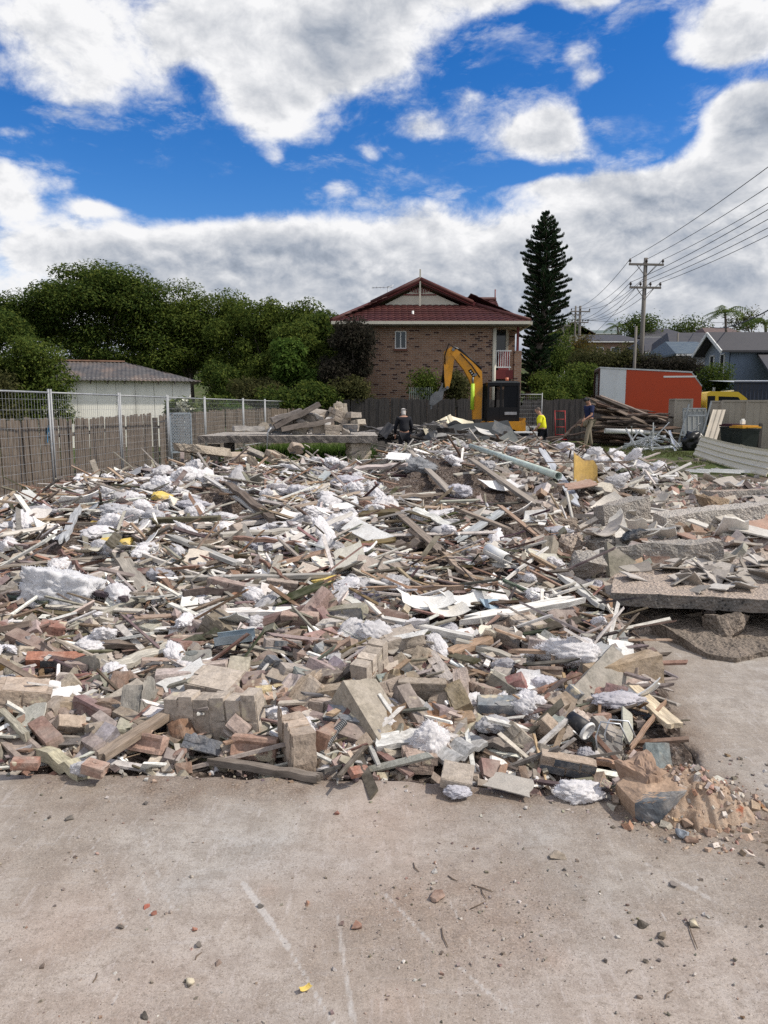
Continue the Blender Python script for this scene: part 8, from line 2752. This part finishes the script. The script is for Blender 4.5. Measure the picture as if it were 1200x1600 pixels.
def steel_panel(pxa, pxb, ptop, Ya, Yb, label, mat=BEIGE, lean=0.0):
	a_, b_ = at(pxa, 640, Ya), at(pxb, 640, Yb)
	a_.z = b_.z = 0
	g = G(a_.x, Ya)
	top = at((pxa + pxb) / 2, ptop, (Ya + Yb) / 2).z
	d_ = (b_ - a_)
	L_ = d_.length
	d_.normalize()
	root = thing('steel_fence_panel', label, 'fence panel', (a_.x, Ya, g), math.atan2(d_.y, d_.x), 'beige steel fence panels')
	h_ = top - g
	corrugated(Vector((.03, 0, .05)), Vector((1, 0, 0)), L_ - .06, Vector((0, lean, 1)).normalized(), h_ - .1, .19, .022, mat, 'ribbed_sheet', root, 1, prof='rib')
	for x_ in (0, L_):
		MB().box((x_, 0, h_ / 2), (.06, .06, h_)).build('post', mat, root)
	for z_ in (h_ - .03, .05):
		MB().box((L_ / 2, 0, z_), (L_ - .07, .07, .06)).build('rail', mat, root)

steel_panel(1046, 1055, 623, 27.6, 26.6, 'narrow beige steel fence return beside the timber stack')
steel_panel(1055, 1081, 623, 26.6, 26.4, 'beige steel fence panel left of the opening')
steel_panel(1111, 1127, 626, 26.2, 26.0, 'narrow beige steel panel just right of the opening')
steel_panel(1129, 1167, 625, 25.8, 25.4, 'beige steel fence panel behind the dark bin')
steel_panel(1167.5, 1214, 625, 25.2, 24.6, 'beige steel fence panel behind the yellow lidded bin')
steel_panel(1215, 1262, 624, 24.5, 24.0, 'beige steel fence panel at the right edge')
# leaning gate with a frame, leaning board, post
a_ = at(1069, 683, 25.3)
root = thing('leaning_gate', 'grey ribbed metal gate leaning on the beige fence', 'gate', (a_.x, 25.3, G(a_.x, 25.3)), R(-3))
wG, hG = 34 * 25.3 / F, 47 * 25.3 / F + .3
corrugated(Vector((0, 0, 0)), Vector((1, 0, 0)), wG, Vector((0, .2, 1)).normalized(), hG, .16, .02, BEIGED, 'ribbed_sheet', root, 1, prof='rib')
fr = MB()
for p_, q_ in (((0, 0, 0), (0, .2 * hG, hG)), ((wG, 0, 0), (wG, .2 * hG, hG)), ((0, 0, .08), (wG, 0, .08)), ((0, .19 * hG, hG), (wG, .19 * hG, hG)), ((-.25, -.12, .1), (.12, .1, hG + .15)), ((.45, -.16, .1), (.85, .08, hG + .25)), ((-.2, -.12, .45), (.5, -.12, .45)), ((.05, .02, 1.1), (.7, .02, 1.1))):
	fr.bar(Vector(p_) - Vector((0, .04, 0)), Vector(q_) - Vector((0, .04, 0)), .05, .04, up=(0, -1, .2))
fr.build('frame', plain_mat('dull_grey_tube', (.24, .26, .27), .5, .3), root)
p_, q_ = at(1106, 688, 24.6), at(1124, 640, 25.6)
p_.z = G(p_.x, p_.y) + .02
X = (q_ - p_); L_ = X.length; X.normalize()
o = corrugated(Vector((-.22, 0, 0)), Vector((1, 0, 0)), .44, X, L_, .16, .018, BEIGE, 'leaning_sheet', None, 1, prof='rib')
o.location = p_
tag(o, 'narrow beige steel sheet leaning against the fence opening', 'metal sheet')
p_ = at(1186, 690, 23.2)
tag(put('short_post', MB().box((0, 0, .42), (.09, .09, 1.0)).box((0, 0, .93), (.07, .07, .03)).mesh('short_post', plain_mat('dark_stained_post', (.09, .08, .075), .9, 0, .3, 6)), (p_.x, 23.2, G(p_.x, 23.2)), (0, R(1), 0), (1, 1, 1), 'dark square post beside the yellow lidded bin', 'post'))

def bin_(px, py, Y, label, body, lid, w_=.62, open_=0.0):
	p = at(px, py, Y)
	g = G(p.x, Y)
	root = thing('wheelie_bin', label, 'bin', (p.x, Y, g), R(8), 'wheelie bins by the fence')
	h_ = .8
	vs = []
	for z_, k in ((.12, .40), (h_, .5)):
		for x_, y_ in ((-1, -1), (1, -1), (1, 1), (-1, 1)):
			vs.append((x_ * k * w_, y_ * k * w_ * 1.05, z_))
	m_ = MB().add(vs, [(3, 2, 1, 0), (0, 1, 5, 4), (1, 2, 6, 5), (2, 3, 7, 6), (3, 0, 4, 7), (4, 5, 6, 7)])
	m_.build('bin_body', body, root)
	MB().box((0, 0, h_ - .02), (w_ * 1.06, w_ * 1.1, .05)).build('rim', body, root)
	l_ = MB()
	l_.box((0, 0, h_ + .05), (w_ * 1.08, w_ * 1.14, .05)).box((0, 0, h_ + .09), (w_ * .9, w_ * .9, .035)).box((0, -w_ * .62, h_ + .05), (w_ * .6, .05, .03))
	l_.build('lid', lid, root)
	for s_ in (-1, 1):
		MB().tube([(s_ * .24, w_ * .45, .1), (s_ * .30, w_ * .45, .1)], .1, 12).build('wheel', BLK, root)
	return root

DGB = plain_mat('dark_green_bin', (.018, .024, .022), .5)
bin_(1163, 690, 22.8, 'dark wheelie bin with a yellow lid', DGB, plain_mat('bin_yellow', (.55, .29, .03), .5), .58)
bin_(1145, 690, 23.6, 'dark wheelie bin with a maroon black lid', DGB, plain_mat('bin_maroon', (.05, .014, .02), .5), .56)
tag(put('white_carton', MB().box((0, 0, .06), (.12, .1, .12)).box((0, 0, .14), (.09, .05, .05)).mesh('white_carton', PVCW), (at(1160, 667, 22.8).x, 22.8, G(9, 22.8) + .92), (0, 0, .3), (1, 1, 1), 'small white carton standing on a bin lid', 'carton'))
CRM = plain_mat('cream_cladding_sheet', (.68, .62, .48), .42, .1, .08, 2, dirt=((.3, .28, .24), .35, 2))
for i, (pa, pb, pc, Ya, Yb, lab) in enumerate((((1083, 711), (1215, 750), (1096, 681), 22.2, 16.2, 'big cream ribbed sheet lying in front of the bins'), ((1150, 722), (1290, 768), (1158, 695), 19.6, 14.6, 'second cream ribbed sheet overlapping the first'))):
	a_, b_, c_ = at(*pa, Ya), at(*pb, Yb), at(*pc, Ya + .5)
	u_ = (b_ - a_) * (1 if i else .9)
	v_ = (c_ - a_)
	o = corrugated(a_ + v_, -v_.normalized(), v_.length, u_.normalized(), u_.length, .2, .03, CRM, 'cladding_sheet', None, 6, sag=.04, prof='rib')
	tag(o, lab, 'metal sheet', 'cream cladding sheets')
for i, (a_, b_, lab) in enumerate((((1063, 716), (1110, 722), 'thin white strip in the grass left of the cream sheets'), ((1090, 724), (1158, 737), 'long white metal channel in front of the cream sheets'), ((1112, 732), (1200, 744), 'white angle strip under the cream sheets'))):
	p_, q_ = at(*a_, 18), at(*b_, 17.6)
	p_.z, q_.z = G(p_.x, p_.y) + .05, G(q_.x, q_.y) + .05
	tag(MB().bar(p_, q_, .09, .012).bar(p_ + Vector((0, .045, .03)), q_ + Vector((0, .045, .03)), .008, .07).build('metal_strip', WHITEP), lab, 'metal strip')
# loose stones on the yard soil
for i in range(90):
	px, py = random.uniform(925, 1215), random.uniform(715, 768)
	P = hit(px, py)
	if not clear_of_heroes(P.x, P.y): continue
	s_ = random.uniform(.15, .6)
	c = random.choice(((.42, .4, .38), (.3, .27, .24), (.6, .59, .57), (.22, .19, .17)))
	put('yard_stone', CHUNKS[i % 5], (P.x, P.y, G(P.x, P.y) + .02), (0, 0, i), c, unique(f"{'white' if min(c) > .5 else 'grey' if c[0] > .4 else 'dark'} stone on the bare soil {'near the worker in blue' if px < 990 else 'near the cream sheets' if px > 1090 else 'between the worker and the sheets'} {'close to the grass' if py < 738 else 'close to the kerbs'}", []), 'stone', 'stones on the bare soil', (s_,) * 3)

# ------------------------------------------------------------------ people
SKIN = plain_mat('skin', (.36, .20, .14), .6, 0, .1, 6)
HIVIS = plain_mat('yellow_hivis_cloth', (.72, .70, .02), .85, 0, .08, 6, .3)
NAVYC = plain_mat('navy_cloth', (.012, .02, .07), .9, 0, .15, 6, .3)
BLACKC = plain_mat('black_cloth', (.010, .011, .016), .9, 0, .2, 6, .3)
KHAKI = plain_mat('khaki_cloth', (.26, .22, .165), .9, 0, .15, 5, .4)
GREYH = plain_mat('grey_hair', (.42, .40, .38), .9, 0, .25, 30, .4)
DARKH = plain_mat('dark_cap', (.03, .032, .035), .9, 0, .2, 20)
BROWNH = plain_mat('short_brown_hair', (.12, .09, .075), .9, 0, .2, 40)
BOOT = plain_mat('work_boot', (.05, .04, .032), .8, 0, .2, 20)

def skin(name, chains, mat, parent, sub=2, root_at=0):
	"""chains: list of lists of (x,y,z,r); equal points are shared; a body grown over its skeleton"""
	vs, rs, es, key = [], [], [], {}
	def vid(p):
		k = tuple(round(c, 4) for c in p[:3])
		if k not in key:
			key[k] = len(vs)
			vs.append(p[:3])
			rs.append(p[3])
		return key[k]
	for c in chains:
		ids = [vid(p) for p in c]
		es += [(a_, b_) for a_, b_ in zip(ids, ids[1:])]
	me = bpy.data.meshes.new(name)
	me.from_pydata(vs, es, [])
	me.materials.append(mat)
	o_ = link(name, me, parent)
	md = o_.modifiers.new('skin', 'SKIN')
	md.use_smooth_shade = True
	layer = me.skin_vertices[0].data if me.skin_vertices else None
	if layer is None:
		bpy.context.view_layer.objects.active = o_
		layer = me.skin_vertices[0].data
	for i, r_ in enumerate(rs):
		layer[i].radius = r_ if isinstance(r_, tuple) else (r_, r_)
		layer[i].use_root = i == root_at
	sm_ = o_.modifiers.new('smooth', 'SUBSURF')
	sm_.levels = sm_.render_levels = sub
	return o_

def person(label, loc, rz, shirt, legs, hair, shoes, armL, armR, stride=.12, bend=.0, head_tilt=.0, sleeve='long', S=1.0, hairlen=0, cap=False):
	"""a standing adult facing local +Y; armL/armR: (elbow, wrist) offsets from the shoulder"""
	root = thing('person', label, 'person', loc, rz)
	root.scale = (S, S, S)
	hip = Vector((0, 0, .93))
	chest = Vector((0, bend * .30, 1.30))
	neck = Vector((0, bend * .42, 1.47))
	head = neck + Vector((0, .03 + head_tilt * .08, .14 - head_tilt * .02))
	crown = head + Vector((0, .0 + head_tilt * .05, .09))
	c = lambda v, r_: (v.x, v.y, v.z, r_)
	ch = [[c(hip, .135), c((hip + chest) / 2, .13), c(chest, .145), c(chest + Vector((0, .01, .1)), .105), c(neck, .055), c(head, .085), c(crown, .06)],
		  [c(head, .085), (head.x, head.y + .095, head.z - .01, .018)]]           # nose
	parts = {}
	for s_, arm in ((-1, armL), (1, armR)):
		sh = chest + Vector((s_ * .17, 0, .10))
		el_ = sh + Vector(arm[0])
		wr_ = el_ + Vector(arm[1])
		d = (wr_ - el_).normalized()
		palm = wr_ + d * .07
		ch.append([c(chest + Vector((0, .01, .1)), .105), c(sh, .062), c((sh + el_) / 2, .048), c(el_, .04), c((el_ + wr_) / 2, .036), c(wr_, .026), c(palm, .030)])
		side = d.orthogonal().normalized()
		for k, (off, ln) in enumerate(((-.03, .07), (-.01, .085), (.01, .08), (.03, .062))):
			f0 = palm + side * off + d * .02
			f1 = f0 + d * ln * .55
			f2 = f1 + (d * .6 + Vector((0, 0, -.3)) + side * 0).normalized() * ln * .5
			ch.append([c(palm, .030), c(f0, .011), c(f1, .0095), c(f2, .008)])
		oth = d.cross(side)
		t0 = wr_ + d * .03 + side * .03
		ch.append([c(palm, .030), c(t0 + side * .015, .012), c(t0 + side * .03 + d * .04, .010)])
		parts[s_] = (sh, el_, wr_)
	lg = {}
	for s_, st in ((-1, stride), (1, -stride)):
		hp_ = hip + Vector((s_ * .09, 0, -.04))
		kn = Vector((s_ * .10, st * .6 + .02, .49))
		an = Vector((s_ * .11, st, .09))
		toe = an + Vector((s_ * .02, .15, -.055))
		ch.append([c(hip, .135), c(hp_, .088), c((hp_ + kn) / 2, .075), c(kn, .058), c((kn + an) / 2 + Vector((0, -.012, .04)), .055), c(an, .04), c(toe, .032)])
		lg[s_] = (hp_, kn, an, toe)
	skin('body', ch, SKIN, root)
	# clothes: the same skeleton grown a little fatter
	top = [[c(hip + Vector((0, 0, .02)), .155), c((hip + chest) / 2, .155), c(chest, .165), c(chest + Vector((0, .005, .11)), .12), c(chest + Vector((0, .0, .15)), .075)]]
	for s_ in (-1, 1):
		sh, el_, wr_ = parts[s_]
		a_ = [c(chest + Vector((0, .005, .11)), .12), c(sh + Vector((0, 0, .0)), .085), c((sh + el_) / 2, .070)]
		if sleeve == 'long':
			a_ += [c(el_, .058), c((el_ + wr_) / 2, .052), c(wr_ - (wr_ - el_) * .06, .042)]
		else:
			a_ += [c(sh.lerp(el_, .8), .066)]
		top.append(a_)
	skin('jacket' if sleeve == 'long' else 'shirt', top, shirt, root)
	tr = []
	for s_ in (-1, 1):
		hp_, kn, an, toe = lg[s_]
		tr.append([c(hip, .152), c(hp_, .105), c((hp_ + kn) / 2, .092), c(kn, .078), c((kn + an) / 2, .07), c(an + Vector((0, 0, .01)), .062)])
	skin('trousers', tr, legs, root)
	for s_ in (-1, 1):
		hp_, kn, an, toe = lg[s_]
		skin('boot', [[c(an + Vector((0, 0, .06)), .052), c(an + Vector((0, -.01, -.03)), .055), c(toe + Vector((0, -.04, 0)), .045), c(toe + Vector((0, .03, -.005)), .036)]], shoes, root)
		e_ = link('ear', chunk_mesh(401, (.02, .045, .06), 2, .002, [SKIN], name='ear'), root)
		e_.location = head + Vector((s_ * .083, -.01, .0))
	hb = [[c(head + Vector((0, -.035, -.02)), .075), c(head + Vector((0, -.02, .05)), .088), c(crown + Vector((0, -.01, .02)), .055)]]
	if hairlen:
		hb.append([c(head + Vector((0, -.035, -.02)), .075), c(neck + Vector((0, -.06, .02)), .06)])
	skin('cap' if cap else 'hair', hb, hair, root)
	if cap:
		MB().tube([crown + Vector((0, .04, -.03)), crown + Vector((0, .14, -.06))], [.075, .05], 10).build('cap_peak', hair, root).scale = (1, 1, 1)
	return root

# dark worker seen from behind, at the back of the heap
zw = rubble_h(.6, 21.2)
pA = at(632, 650, 22.4)
person('worker in a black jacket with grey hair seen from behind', (pA.x, 22.4, at(632, 638.5, 22.4).z - 1.70), R(8), BLACKC, BLACKC, GREYH, BOOT, ((-.08, .06, -.27), (.02, .16, -.20)), ((.08, .05, -.27), (-.02, .14, -.2)), .05, .35, .8, 'long', 1.0, 1)
pB = at(849, 650, 24.6)
person('worker in a yellow shirt and black trousers turned to the left', (pB.x, 24.6, at(849, 637, 24.6).z - 1.70), R(72), HIVIS, BLACKC, BROWNH, BOOT, ((-.08, .03, -.28), (.04, .17, -.18)), ((.07, .02, -.28), (-.03, .16, -.19)), .12, .25, .7, 'short', 1.0)
pC = at(921, 650, 25.6)
person('worker in a navy shirt and khaki trousers walking by the timber stack', (pC.x, 25.6, G(pC.x, 25.6)), R(110), NAVYC, KHAKI, DARKH, BOOT, ((-.07, .06, -.27), (.03, .2, -.12)), ((.07, -.04, -.28), (.0, .1, -.24)), .2, .08, .3, 'short', 1.0, 0, True)
